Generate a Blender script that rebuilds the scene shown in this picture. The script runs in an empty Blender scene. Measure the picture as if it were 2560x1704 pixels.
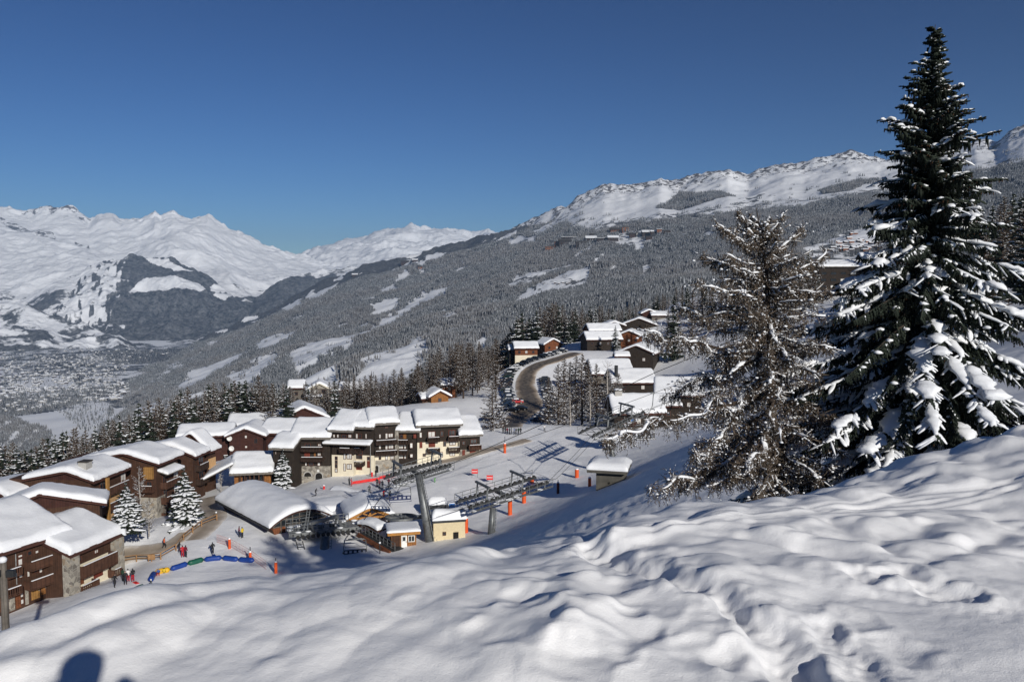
import bpy, math, random
import numpy as np
from mathutils import Vector, Matrix

SC = bpy.context.scene
COL = SC.collection
R = math.radians
rng = np.random.default_rng(7)
random.seed(7)

# ------------------------------------------------------------------ camera, sky, sun, exposure
FPX, CX, CY, PITCH = 1991.0, 1280.0, 852.0, R(3.8)      # photo is 2560 x 1704, 28 mm lens
SUN_EL, SUN_AZ = R(22.3), R(152.2)                      # azimuth clockwise from +Y
cam = bpy.data.cameras.new('camera')
cam.lens, cam.sensor_width, cam.clip_start, cam.clip_end = 28.0, 36.0, 0.05, 90000.0
cam_o = bpy.data.objects.new('camera', cam)
cam_o.rotation_euler = (math.pi / 2 - PITCH, 0, 0)
COL.objects.link(cam_o)
SC.camera = cam_o

world = bpy.data.worlds.new('World'); SC.world = world; world.use_nodes = True
wn = world.node_tree
sky = wn.nodes.new('ShaderNodeTexSky'); sky.sky_type = 'NISHITA'; sky.sun_disc = False
sky.sun_elevation, sky.sun_rotation = SUN_EL, SUN_AZ
sky.altitude, sky.air_density, sky.dust_density, sky.ozone_density = 1700.0, 1.0, 0.0, 4.0
hs = wn.nodes.new('ShaderNodeHueSaturation'); hs.inputs['Saturation'].default_value = 1.10; hs.inputs['Value'].default_value = 0.57
gm = wn.nodes.new('ShaderNodeGamma'); gm.inputs['Gamma'].default_value = 1.5
wn.links.new(sky.outputs[0], hs.inputs['Color'])
wn.links.new(hs.outputs[0], gm.inputs[0]); wn.links.new(gm.outputs[0], wn.nodes['Background'].inputs[0])
wn.nodes['Background'].inputs[1].default_value = 0.05

sun = bpy.data.lights.new('sun', 'SUN'); sun.energy = 4.3; sun.angle = R(0.53); sun.color = (1.0, 0.95, 0.86)
sun_o = bpy.data.objects.new('sun', sun); COL.objects.link(sun_o)
SUND = Vector((math.sin(SUN_AZ) * math.cos(SUN_EL), math.cos(SUN_AZ) * math.cos(SUN_EL), math.sin(SUN_EL)))
sun_o.rotation_euler = SUND.to_track_quat('Z', 'Y').to_euler()
sun_o.location = SUND * 200
SC.view_settings.view_transform = 'Standard'; SC.view_settings.look = 'None'
SC.view_settings.exposure = -0.02; SC.view_settings.gamma = 1.0; SC.view_settings.use_curve_mapping = False
SC.cycles.max_bounces = 6; SC.cycles.diffuse_bounces = 3; SC.cycles.glossy_bounces = 2
SC.cycles.transparent_max_bounces = 8; SC.cycles.volume_bounces = 0
SC.cycles.use_denoising = True

# ------------------------------------------------------------------ helpers
def at(px, py, Y):
    """photo pixel + distance along the ground axis -> point in the place"""
    u, v = (px - CX) / FPX, (CY - py) / FPX
    t = Y / (math.cos(PITCH) + v * math.sin(PITCH))
    return Vector((u * t, Y, (-math.sin(PITCH) + v * math.cos(PITCH)) * t))
def at_np(px, py, Y):
    u, v = (px - CX) / FPX, (CY - py) / FPX
    t = Y / (math.cos(PITCH) + v * math.sin(PITCH))
    return np.stack([u * t, Y + 0 * t, (-math.sin(PITCH) + v * math.cos(PITCH)) * t], -1)
def pix(x, y, z):
    f = y * math.cos(PITCH) - z * math.sin(PITCH); up = y * math.sin(PITCH) + z * math.cos(PITCH)
    return CX + FPX * x / f, CY - FPX * up / f

def _hash(ix, iy, seed):
    h = (ix.astype(np.int64) * 374761393 + iy.astype(np.int64) * 668265263 + seed * 1442695041) & 0xffffffff
    h = ((h ^ (h >> 13)) * 1274126177) & 0xffffffff
    h = ((h ^ (h >> 16)) * 2246822519) & 0xffffffff
    return (h ^ (h >> 15)) & 0xffffffff
def noise2(x, y, seed=0):
    x = np.asarray(x, float); y = np.asarray(y, float)
    ix, iy = np.floor(x), np.floor(y); fx, fy = x - ix, y - iy
    def g(dx, dy):
        a = _hash(ix + dx, iy + dy, seed) / 4294967296.0 * 2 * np.pi
        return np.cos(a) * (fx - dx) + np.sin(a) * (fy - dy)
    u = fx * fx * fx * (fx * (fx * 6 - 15) + 10); v = fy * fy * fy * (fy * (fy * 6 - 15) + 10)
    return ((g(0, 0) * (1 - u) + g(1, 0) * u) * (1 - v) + (g(0, 1) * (1 - u) + g(1, 1) * u) * v) * 1.5
def fbm(x, y, octaves=5, seed=0, gain=0.5):
    s, a = 0, 1.0
    for k in range(octaves):
        s = s + a * noise2(x, y, seed + k); x = x * 2.03 + 7.1; y = y * 2.03 - 3.7; a *= gain
    return s
def ridged(x, y, octaves=5, seed=0, gain=0.5):
    s, a = 0, 1.0
    for k in range(octaves):
        s = s + a * (0.45 - np.abs(noise2(x, y, seed + k))); x = x * 2.07 + 3.3; y = y * 2.07 + 9.2; a *= gain
    return s
def sstep(a, b, x):
    t = np.clip((x - a) / (b - a), 0, 1); return t * t * (3 - 2 * t)
def in_poly(px, py, poly):
    inside = np.zeros(np.shape(px), bool); n = len(poly)
    for i in range(n):
        x1, y1 = poly[i]; x2, y2 = poly[(i + 1) % n]
        c = ((y1 > py) != (y2 > py)) & (px < (x2 - x1) * (py - y1) / ((y2 - y1) or 1e-9) + x1)
        inside ^= c
    return inside

def tag(o, label=None, cat=None, group=None, kind=None):
    for k, v in (('label', label), ('category', cat), ('group', group), ('kind', kind)):
        if v: o[k] = v
    return o
def link(name, data, parent=None):
    o = bpy.data.objects.new(name, data); COL.objects.link(o)
    if parent is not None: o.parent = parent
    return o
def empty(name, loc=(0, 0, 0), rz=0.0, label=None, cat=None, group=None):
    o = link(name, None); o.location = loc; o.rotation_euler = (0, 0, rz); o.empty_display_size = 0.3
    return tag(o, label, cat, group)
def np_mesh(name, co, faces, mats=(), smooth=False, attrs=None, mi=None):
    """co (n,3); faces (m,k) all of one size, or a list of lists"""
    me = bpy.data.meshes.new(name); co = np.asarray(co, np.float32)
    if isinstance(faces, np.ndarray):
        m, k = faces.shape
        me.vertices.add(len(co)); me.vertices.foreach_set('co', co.ravel())
        me.loops.add(m * k); me.loops.foreach_set('vertex_index', faces.astype(np.int32).ravel())
        me.polygons.add(m); me.polygons.foreach_set('loop_start', np.arange(0, m * k, k, dtype=np.int32))
        me.polygons.foreach_set('loop_total', np.full(m, k, np.int32))
        if mi is not None: me.polygons.foreach_set('material_index', np.asarray(mi, np.int32))
        me.update(calc_edges=True)
    else:
        me.from_pydata([tuple(map(float, c)) for c in co], [], faces)
        if mi is not None: me.polygons.foreach_set('material_index', np.asarray(mi, np.int32))
    if smooth: me.polygons.foreach_set('use_smooth', np.ones(len(me.polygons), bool))
    for a, v in (attrs or {}).items():
        at_ = me.attributes.new(a, 'FLOAT', 'POINT'); at_.data.foreach_set('value', np.asarray(v, np.float32).ravel())
    for m_ in mats: me.materials.append(m_)
    me.update(); return me
def grid_faces(nu, nv):
    i = np.arange((nu - 1) * (nv - 1)); a = (i // (nv - 1)) * nv + i % (nv - 1)
    return np.stack([a, a + nv, a + nv + 1, a + 1], -1)

class MB:
    """collects boxes, prisms, tubes; build() links them as ONE mesh object"""
    def __init__(s): s.v, s.f, s.mi = [], [], []
    def add(s, vs, fs, m=0):
        b = len(s.v); s.v += [tuple(v) for v in vs]
        for f in fs: s.f.append([b + i for i in f]); s.mi.append(m)
        return s
    def box(s, x0, x1, y0, y1, z0, z1, m=0):
        return s.add([(x0,y0,z0),(x1,y0,z0),(x1,y1,z0),(x0,y1,z0),(x0,y0,z1),(x1,y0,z1),(x1,y1,z1),(x0,y1,z1)],
                     [(3,2,1,0),(4,5,6,7),(0,1,5,4),(1,2,6,5),(2,3,7,6),(3,0,4,7)], m)
    def prism(s, poly, axis, a, b, m=0):
        """poly: 2-D outline; axis 'x': (y,z) extruded x a..b; 'y': (x,z); 'z': (x,y)"""
        n = len(poly)
        def mk(p, t): return (t, p[0], p[1]) if axis == 'x' else ((p[0], t, p[1]) if axis == 'y' else (p[0], p[1], t))
        vs = [mk(p, a) for p in poly] + [mk(p, b) for p in poly]
        fs = [tuple(range(n)), tuple(range(2 * n - 1, n - 1, -1))] + [(i, n + i, n + (i + 1) % n, (i + 1) % n) for i in range(n)]
        return s.add(vs, fs, m)
    def bar(s, p, q, w, h=None, m=0):
        """square bar from p to q"""
        p, q = Vector(p), Vector(q); h = h or w; d = (q - p)
        if d.length < 1e-6: return s
        d.normalize(); up = Vector((0, 0, 1)) if abs(d.z) < 0.95 else Vector((1, 0, 0))
        a = d.cross(up).normalized() * (w / 2); b = a.cross(d).normalized() * (h / 2)
        vs = [p - a - b, p + a - b, p + a + b, p - a + b, q - a - b, q + a - b, q + a + b, q - a + b]
        return s.add(vs, [(0,1,2,3),(7,6,5,4),(0,4,5,1),(1,5,6,2),(2,6,7,3),(3,7,4,0)], m)
    def tube(s, pts, rad, n=6, m=0, cap=True):
        pts = [Vector(p) for p in pts]; k = len(pts)
        rad = list(rad) if hasattr(rad, '__len__') else [rad] * k
        b = len(s.v); ref = None
        for i, p in enumerate(pts):
            d = (pts[min(i + 1, k - 1)] - pts[max(i - 1, 0)]).normalized()
            if ref is None: ref = Vector((0, 0, 1)) if abs(d.z) < 0.9 else Vector((1, 0, 0))
            a = d.cross(ref)
            a = a.normalized() if a.length > 1e-4 else d.orthogonal().normalized()
            c = a.cross(d)
            for j in range(n):
                t = 2 * math.pi * j / n
                s.v.append(tuple(p + (a * math.cos(t) + c * math.sin(t)) * rad[i]))
        for i in range(k - 1):
            for j in range(n):
                s.f.append([b + i*n + j, b + i*n + (j+1) % n, b + (i+1)*n + (j+1) % n, b + (i+1)*n + j]); s.mi.append(m)
        if cap:
            s.f.append([b + j for j in range(n)][::-1]); s.mi.append(m)
            s.f.append([b + (k-1)*n + j for j in range(n)]); s.mi.append(m)
        return s
    def lathe(s, prof, n=12, c=(0, 0), m=0):
        b = len(s.v); k = len(prof)
        for r, z in prof:
            for j in range(n):
                t = 2 * math.pi * j / n; s.v.append((c[0] + r * math.cos(t), c[1] + r * math.sin(t), z))
        for i in range(k - 1):
            for j in range(n):
                s.f.append([b + i*n + j, b + i*n + (j+1) % n, b + (i+1)*n + (j+1) % n, b + (i+1)*n + j]); s.mi.append(m)
        s.f.append([b + j for j in range(n)][::-1]); s.mi.append(m)
        s.f.append([b + (k-1)*n + j for j in range(n)]); s.mi.append(m)
        return s
    def blob(s, c, r, n=6, k=4, m=0, jit=0.0):
        """lumpy ellipsoid, r = (rx,ry,rz)"""
        b = len(s.v); c = Vector(c)
        s.v.append((c.x, c.y, c.z - r[2]))
        for i in range(1, k):
            ph = math.pi * i / k - math.pi / 2
            for j in range(n):
                t = 2 * math.pi * (j + 0.5 * (i % 2)) / n; q = 1 + random.uniform(-jit, jit)
                s.v.append((c.x + r[0] * q * math.cos(ph) * math.cos(t), c.y + r[1] * q * math.cos(ph) * math.sin(t), c.z + r[2] * q * math.sin(ph)))
        s.v.append((c.x, c.y, c.z + r[2])); top = len(s.v) - 1
        for j in range(n):
            s.f.append([b, b + 1 + (j + 1) % n, b + 1 + j]); s.mi.append(m)
            s.f.append([top, top - n + j, top - n + (j + 1) % n]); s.mi.append(m)
        for i in range(k - 2):
            for j in range(n):
                p = b + 1 + i * n
                s.f.append([p + j, p + (j + 1) % n, p + n + (j + 1) % n, p + n + j]); s.mi.append(m)
        return s
    def mesh(s, name, mats, smooth=False):
        mats = mats if isinstance(mats, (list, tuple)) else [mats]
        return np_mesh(name, np.array(s.v), s.f, mats, smooth, mi=s.mi)
    def build(s, name, mats, parent=None, smooth=False):
        return link(name, s.mesh(name, mats, smooth), parent)

def copy_tree(o, parent=None):
    kids = list(o.children)
    c = o.copy(); COL.objects.link(c); c.parent = parent
    for ch in kids: copy_tree(ch, c)
    return c

# ------------------------------------------------------------------ materials
class NT:
    def __init__(s, name):
        s.m = bpy.data.materials.new(name); s.m.use_nodes = True; s.t = s.m.node_tree
        s.b = s.t.nodes['Principled BSDF']; s.b.inputs['Roughness'].default_value = 0.75
        s.b.inputs['Specular IOR Level'].default_value = 0.3
    def n(s, typ, **kw):
        nd = s.t.nodes.new(typ)
        for k, v in kw.items():
            if k.startswith('i_'):
                key = k[2:]; nd.inputs[int(key) if key.isdigit() else key.replace('_', ' ')].default_value = v
            else: setattr(nd, k, v)
        return nd
    def l(s, a, b): s.t.links.new(a, b)
    def coord(s, kind='Object', scale=(1, 1, 1)):
        c = s.n('ShaderNodeTexCoord'); mp = s.n('ShaderNodeMapping'); mp.inputs['Scale'].default_value = scale
        s.l(c.outputs[kind], mp.inputs[0]); return mp.outputs[0]
    def pos(s): return s.n('ShaderNodeNewGeometry').outputs['Position']
    def noise(s, vec, scale, detail=4, rough=0.55):
        nd = s.n('ShaderNodeTexNoise'); nd.inputs['Scale'].default_value = scale
        nd.inputs['Detail'].default_value = detail; nd.inputs['Roughness'].default_value = rough
        if vec is not None: s.l(vec, nd.inputs['Vector'])
        return nd.outputs['Fac']
    def ramp(s, fac, stops):
        r = s.n('ShaderNodeValToRGB'); e = r.color_ramp.elements
        while len(e) < len(stops): e.new(0.5)
        for el, (p, c) in zip(e, stops): el.position = p; el.color = (*c, 1) if len(c) == 3 else c
        s.l(fac, r.inputs[0]); return r.outputs[0]
    def mix(s, fac, a, b):
        m = s.n('ShaderNodeMix', data_type='RGBA')
        for i, v in ((0, fac), (6, a), (7, b)):
            if isinstance(v, (int, float)): m.inputs[i].default_value = v
            elif isinstance(v, tuple): m.inputs[i].default_value = (*v, 1)
            else: s.l(v, m.inputs[i])
        return m.outputs[2]
    def math(s, op, a, b=None):
        m = s.n('ShaderNodeMath', operation=op)
        for i, v in ((0, a), (1, b)):
            if v is None: continue
            if isinstance(v, (int, float)): m.inputs[i].default_value = v
            else: s.l(v, m.inputs[i])
        return m.outputs[0]
    def maprange(s, v, a, b, c=0.0, d=1.0):
        m = s.n('ShaderNodeMapRange'); s.l(v, m.inputs[0])
        for i, x in enumerate((a, b, c, d)): m.inputs[i + 1].default_value = x
        return m.outputs[0]
    def attr(s, name): return s.n('ShaderNodeAttribute', attribute_name=name).outputs['Fac']
    def nz(s):
        sp = s.n('ShaderNodeSeparateXYZ'); s.l(s.n('ShaderNodeNewGeometry').outputs['Normal'], sp.inputs[0]); return sp.outputs[2]
    def col(s, c):
        if isinstance(c, tuple): s.b.inputs['Base Color'].default_value = (*c, 1)
        else: s.l(c, s.b.inputs['Base Color'])
        return s
    def bump(s, h, strength=0.3, dist=0.05):
        b = s.n('ShaderNodeBump'); b.inputs['Strength'].default_value = strength; b.inputs['Distance'].default_value = dist
        s.l(h, b.inputs['Height']); s.l(b.outputs[0], s.b.inputs['Normal']); return s
    def rough(s, v): s.b.inputs['Roughness'].default_value = v; return s
    def metal(s, v): s.b.inputs['Metallic'].default_value = v; return s

SNOW = (0.80, 0.82, 0.86)
M = {}
def plain(name, c, rough=0.75, metal=0.0, var=0.25, scale=3.0):
    t = NT(name); f = t.noise(t.coord('Object'), scale, 5)
    t.col(t.mix(t.maprange(f, 0.3, 0.7), tuple(x * (1 - var) for x in c), tuple(min(1, x * (1 + var)) for x in c)))
    t.rough(rough).metal(metal); M[name] = t.m; return t.m
def snow_mat(name, scale=1.0, bstr=0.35, bdist=0.05, c=SNOW):
    t = NT(name); v = t.pos()
    a = t.noise(v, 2.2 * scale, 6, 0.6); b = t.noise(v, 38 * scale, 3, 0.6)
    h = t.math('ADD', t.math('MULTIPLY', a, 1.0), t.math('MULTIPLY', b, 0.22))
    t.col(t.mix(t.maprange(a, 0.35, 0.65), tuple(x * 0.965 for x in c), c)); t.rough(0.55).bump(h, bstr, bdist)
    M[name] = t.m; return t.m
# ------------------------------------------------------------------ far terrain
snow_mat('roof_snow', 1.0, 0.5, 0.10)
snow_mat('ground_snow', 0.6, 0.6, 0.16, (0.78, 0.79, 0.82))
snow_mat('tree_snow', 2.0, 0.4, 0.06, (0.82, 0.84, 0.88))

def mountain_mat(name, tree_scale, rock=(0.10, 0.095, 0.10), tree_dark=(0.020, 0.026, 0.032), frost=(0.17, 0.175, 0.19), relief=None):
    """snow, with bare rock where the mesh attribute 'rock' is high and far woods where 'forest' is high"""
    t = NT(name); v = t.pos()
    n1 = t.noise(v, tree_scale, 5, 0.65); n2 = t.noise(v, tree_scale * 4.0, 5, 0.72); n3 = t.noise(v, tree_scale * 0.23, 4, 0.6)
    n4 = t.noise(v, tree_scale * 11.0, 3, 0.7); tex = t.mix(t.maprange(t.math('ADD', t.math('MULTIPLY', n2, .6), t.math('MULTIPLY', n4, .4)), 0.42, 0.62), tree_dark, frost)
    fm = t.math('ADD', t.attr('forest'), t.math('ADD', t.math('MULTIPLY', t.math('SUBTRACT', n1, 0.5), 1.3), t.math('MULTIPLY', t.math('SUBTRACT', n3, 0.5), 0.9)))
    fm = t.maprange(fm, 0.47, 0.55)
    rn = t.noise(v, tree_scale * 1.4, 6, 0.7)
    rm = t.maprange(t.math('ADD', t.attr('rock'), t.math('MULTIPLY', t.math('SUBTRACT', rn, 0.5), 2.2)), 0.50, 0.62)
    c = t.mix(rm, SNOW, rock); c = t.mix(fm, c, tex); t.col(c).rough(0.85)
    if relief: t.bump(t.noise(v, relief[0], 6, 0.62), relief[1], relief[2])
    M[name] = t.m; return t.m
mountain_mat('far_mountain', 0.0045, relief=(0.0016, 0.8, 110.0))
mountain_mat('valley_ground', 0.011)
mountain_mat('flank', 0.018, relief=(0.004, 0.55, 18.0))

def interp_rows(rows, nu, nv, px0, px1, ease=None):
    """rows (back to front) of control points (px, py, Y) -> px, py, Y grids of nu x nv; Y runs geometrically"""
    px = np.linspace(px0, px1, nu)
    P, Q = [], []
    for r in rows:
        a = np.array(r, float)
        P.append(np.interp(px, a[:, 0], a[:, 1])); Q.append(np.log(np.interp(px, a[:, 0], a[:, 2])))
    P, Q = np.array(P), np.array(Q); k = len(rows)
    t = np.linspace(0, k - 1, nv) if ease is None else ease(np.linspace(0, 1, nv)) * (k - 1)
    i = np.clip(t.astype(int), 0, k - 2); f = t - i
    py = P[i] * (1 - f)[:, None] + P[i + 1] * f[:, None]
    Y = np.exp(Q[i] * (1 - f)[:, None] + Q[i + 1] * f[:, None])
    return np.repeat(px[:, None], nv, 1), py.T, Y.T, np.repeat(t[None, :] / (k - 1), nu, 0)

def terrain(name, rows, nu, nv, px0, px1, amp, wl, mat, forest=None, rock=None, crest_amp=0.0, crest_wl=400, seed=1, back=0.0):
    px, py, Y, t = interp_rows(rows, nu, nv, px0, px1)
    co = at_np(px, py, Y)
    # real relief: gullies and spurs, growing away from the valley, none right at the foot
    x, y = co[..., 0], co[..., 1]
    w = np.sin(np.pi * np.clip(t * 0.93 + 0.07, 0, 1)) ** 0.7
    co[..., 2] += amp * w * (ridged(x / wl, y / wl, 6, seed) - 0.1)
    co[..., 2] += crest_amp * np.exp(-(t / 0.07) ** 2) * fbm(x / crest_wl, y / crest_wl, 5, seed + 9, 0.6)
    F = forest(px, py, co) if forest else np.zeros_like(px)
    K = rock(px, py, co, t) if rock else np.zeros_like(px)
    if back > 0:      # the far side of the crest falls away out of view
        b = co[:, :1].copy(); b[..., 1] += back * 1.2; b[..., 0] *= 1 + back * 1.2 / co[:, :1, 1]; b[..., 2] -= back * 0.5
        co = np.concatenate([b, co], 1); F = np.concatenate([F[:, :1], F], 1); K = np.concatenate([K[:, :1], K], 1)
        nv += 1
    me = np_mesh(name, co.reshape(-1, 3), grid_faces(nu, nv)[:, ::-1], [M[mat]], True, {'forest': F, 'rock': K})
    o = link(name, me); o['kind'] = 'structure'
    return o, (px, py, Y, co)

# valley floor
VZ = -525.0
def valley():
    nu, nv = 220, 160
    py = np.linspace(846, 1240, nv); px = np.linspace(-500, 900, nu)
    PX, PY = np.meshgrid(px, py, indexing='ij')
    Y = VZ * -1 * FPX / (PY - 720.0)
    co = at_np(PX, PY, Y); co[..., 2] = VZ + 14 * fbm(co[..., 0] / 700, co[..., 1] / 700, 4, 5)
    F = 0.50 + 0.20 * noise2(PX / 40, PY / 9, 44)
    for poly, v in ((([-500, 930], [330, 868], [480, 880], [330, 960], [120, 965], [-500, 1000]), 0.52),
                    (([230, 880], [470, 868], [420, 905], [300, 915]), 0.72),
                    (([-500, 1010], [0, 1008], [150, 985], [260, 962], [330, 962], [250, 1000], [60, 1038], [-500, 1060]), 0.60),
                    (([40, 1045], [260, 1010], [320, 1040], [250, 1085], [100, 1110]), 0.05),
                    (([20, 960], [170, 940], [210, 985], [60, 1000]), 0.10),
                    (([-500, 1045], [0, 1030], [60, 1055], [110, 1085], [90, 1110], [0, 1100], [-500, 1130]), 0.85)):
        F = np.where(in_poly(PX, PY, poly), v, F)
    me = np_mesh('valley_floor', co.reshape(-1, 3), grid_faces(nu, nv), [M['valley_ground']], True, {'forest': F, 'rock': 0 * F})
    o = link('valley_floor', me); o['kind'] = 'structure'
valley()

A_CREST = [(-500,560,15500),(-200,500,15200),(-60,510,15000),(0,517,15000),(40,523,15000),(80,529,15000),(110,524,15000),(150,523,15000),(185,533,15000),
           (222,553,15000),(245,540,15000),(280,539,15000),(300,552,15000),(322,549,15000),(352,552,15000),(382,538,15000),(388,533,15000),(402,544,15000),
           (415,537,15000),(432,530,15000),(470,541,15000),(510,540,15000),(520,538,15000),(545,556,15000),(600,583,15000),(660,612,15000),(720,632,15000),(765,640,15000),(830,660,15000),(900,700,15000)]
A_MID = [(-500,660,12500),(0,640,12500),(150,660,12500),(300,640,12500),(430,600,13200),(520,630,13000),(640,690,12600),(740,700,12800),(900,740,12800)]
A_LOW = [(-500,760,9800),(0,735,9800),(140,720,9800),(300,740,10000),(500,760,10000),(640,790,9600),(720,780,9600),(900,790,10000)]
A_FOOT = [(-500,880,8300),(0,875,8200),(500,880,8300),(900,880,8500)]
def a_forest(px, py, co):
    F = np.zeros_like(px)
    F = np.maximum(F, 0.50 * sstep(690, 760, py + 0.1 * (150 - px)) * (px < 200))
    F = np.maximum(F, 0.62 * sstep(705, 790, py) * (px > 560))
    return F
def a_rock(px, py, co, t):
    k = 0.40 * np.exp(-(t / 0.05) ** 2) * (0.55 + 0.6 * noise2(px / 24, py / 60, 3)) + 0.14 * np.exp(-(t / 0.2) ** 2)
    k = k + 0.45 * in_poly(px, py, [(0, 545), (60, 575), (130, 590), (150, 620), (60, 600), (0, 570)])
    k = k + 0.5 * in_poly(px, py, [(185, 615), (225, 618), (228, 632), (190, 630)])
    k = k + 0.10 * in_poly(px, py, [(90, 520), (190, 530), (235, 560), (200, 570), (110, 550)])
    return k * np.where(px < 560, 1, .6)
terrain('snow_mountain', [A_CREST, A_MID, A_LOW, A_FOOT], 520, 260, -500, 900, 330, 2600, 'far_mountain', a_forest, a_rock, 60, 420, 11, 2500)

B_CREST = [(560,720,20500),(640,668,20500),(730,640,20000),(770,632,20000),(800,622,20000),(840,612,20000),(870,604,20000),(900,602,20000),(940,588,19500),(965,580,19500),(1000,576,19500),
           (1028,568,19500),(1050,575,19500),(1075,568,19500),(1110,568,19500),(1150,577,19500),(1180,588,19500),(1205,584,19500),(1222,580,19500),(1240,588,19500),(1320,610,20000),(1500,640,20000)]
B_MID = [(560,760,15500),(800,665,15500),(1000,640,15500),(1250,640,15500),(1500,680,15500)]
B_FOOT = [(560,830,12000),(800,760,12000),(1000,740,12000),(1500,760,12000)]
terrain('distant_snow_mountain', [B_CREST, B_MID, B_FOOT], 360, 150, 560, 1500, 420, 2300, 'far_mountain',
        lambda px, py, co: 0.4 * sstep(655, 700, py), lambda px, py, co, t: 0.30 * np.exp(-(t / 0.06) ** 2), 90, 600, 23, 3000)

B2_CREST = [(520,850,9000),(590,800,9300),(620,765,9500),(645,742,9600),(700,702,9900),(750,684,10200),(800,676,10500),(860,668,10800),(950,662,11000),(1050,670,11000)]
B2_FOOT = [(520,900,7700),(700,860,8000),(1050,800,8500)]
terrain('wooded_spur', [B2_CREST, B2_FOOT], 180, 90, 520, 1050, 160, 900, 'far_mountain',
        lambda px, py, co: 0.80 - 0.42 * sstep(708, 680, py + 12 * noise2(px / 30, py / 20, 4)), None, 40, 300, 31, 1500)

C_CREST = [(30,800,9400),(90,772,9600),(120,745,9800),(150,718,10000),(190,690,10200),(230,668,10300),(270,656,10400),(330,646,10500),(400,648,10500),(440,656,10400),
           (480,672,10300),(520,694,10200),(560,722,10000),(600,752,9800),(640,778,9500),(690,800,9200),(760,830,9000)]
C_MID = [(30,850,8700),(150,800,8700),(300,760,8900),(450,770,8900),(600,820,8600),(760,860,8400)]
C_FOOT = [(30,900,7500),(250,905,7400),(400,905,7400),(600,900,7500),(760,900,7700)]
def c_forest(px, py, co):
    n = noise2(px / 26, py / 22, 8) + 0.6 * noise2(px / 11, py / 12, 18)
    F = 0.84 + 0 * px
    cl = in_poly(px, py, [(320, 728), (360, 708), (430, 706), (500, 716), (515, 738), (450, 742), (370, 744), (325, 736)])
    F = np.where(cl, 0.20 + 0.25 * n, F)
    cl = in_poly(px, py, [(525, 722), (575, 716), (590, 745), (560, 758), (530, 745)]); F = np.where(cl, 0.25 + 0.25 * n, F)
    cl = in_poly(px, py, [(360, 655), (400, 652), (495, 690), (480, 694), (440, 680)]); F = np.where(cl, 0.33 + 0.25 * n, F)
    cl = in_poly(px, py, [(285, 815), (310, 808), (325, 822), (310, 838), (290, 832)]); F = np.where(cl, 0.15, F)
    g = 0.42 * sstep(330, 250, px + 0.25 * (py - 760))
    st = noise2((px + .45 * py) / 8, py / 42, 28) + .6 * noise2((px - .3 * py) / 13, py / 60, 29)
    return np.clip(F - g * (1 + 0.7 * n) - (.10 + .22 * sstep(360, 250, px)) * np.maximum(st, -.3), 0, 1)
terrain('wooded_dome_hill', [C_CREST, C_MID, C_FOOT], 300, 170, 30, 760, 210, 1000, 'far_mountain', c_forest,
        lambda px, py, co, t: 0.30 * sstep(330, 240, px), 60, 350, 41, 1500)

H_CREST = [(-500,700,8200),(-60,740,8000),(0,748,7900),(60,757,7800),(110,780,7700),(160,800,7600),(220,812,7500),(290,842,7400),(340,866,7300),(400,890,7200)]
H_FOOT = [(-500,960,6000),(0,930,6200),(200,915,6500),(400,905,6900)]
terrain('patchy_wooded_hill', [H_CREST, H_FOOT], 200, 90, -500, 400, 130, 700, 'far_mountain',
        lambda px, py, co: 0.50 + 0.12 * noise2(px / 60, py / 16, 2), None, 30, 300, 51, 800)

# the long flank that our village stands on: woods below, open snow above
D_PX = [-400,0,60,110,150,225,262,330,430,500,640,800,900,1000,1100,1220,1300,1350,1390,1420,1450,1480,1510,1560,1600,1625,1650,1680,1700,1740,1780,1820,1845,1870,1900,1960,2010,2050,2090,2120,2160,2200,2270,2380,2440,2490,2520,2560,2800]
D_PY = [1030,1036,1048,1085,1135,1120,1060,952,898,852,790,706,668,648,622,591,567,546,527,512,492,482,470,470,463,453,447,455,460,444,432,424,432,440,428,417,412,402,393,389,392,397,391,370,346,352,333,320,290]
D_Y = [3100,3100,3000,2700,2400,2500,3000,4700,5700,6300,6800,6900,6900,6900,6800,6600,6450,6400,6350,6300,6250,6200,6150,6100,6050,6050,6000,6000,5950,5900,5900,5850,5850,5800,5800,5700,5650,5600,5550,5500,5450,5400,5300,5100,4900,4700,4600,4500,4200]
D_CREST = list(zip(D_PX, D_PY, D_Y))
D_MID = [(-400,1100,2500),(0,1105,2450),(110,1150,2200),(200,1170,2150),(330,1040,2900),(500,960,3600),(640,900,3800),(800,842,3700),(1000,790,3500),(1220,740,3400),(1400,690,3350),(1600,655,3300),(1900,610,3000),(2200,580,2700),(2560,520,2200),(2800,500,2100)]
D_LOW = [(-400,1230,1850),(0,1230,1800),(200,1260,1700),(330,1130,1850),(500,1050,1900),(640,1000,1850),(800,960,1750),(1000,930,1600),(1220,880,1600),(1400,830,1600),(1600,775,1650),(1900,735,1550),(2200,690,1300),(2560,620,1000),(2800,600,950)]
D_FOOT = [(-400,1420,1150),(0,1400,1150),(200,1370,1150),(330,1290,1150),(500,1200,1100),(640,1140,1000),(800,1080,900),(1000,1040,820),(1220,970,800),(1400,900,800),(1600,830,800),(1900,780,760),(2200,740,660),(2560,670,560),(2800,650,520)]
TREELINE = [(100,900),(900,640),(1150,590),(1250,575),(1330,560),(1400,560),(1480,575),(1560,566),(1700,560),(1800,540),(1900,528),(2000,520),(2100,510),(2200,490),(2300,470),(2560,420),(2800,400)]
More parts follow.
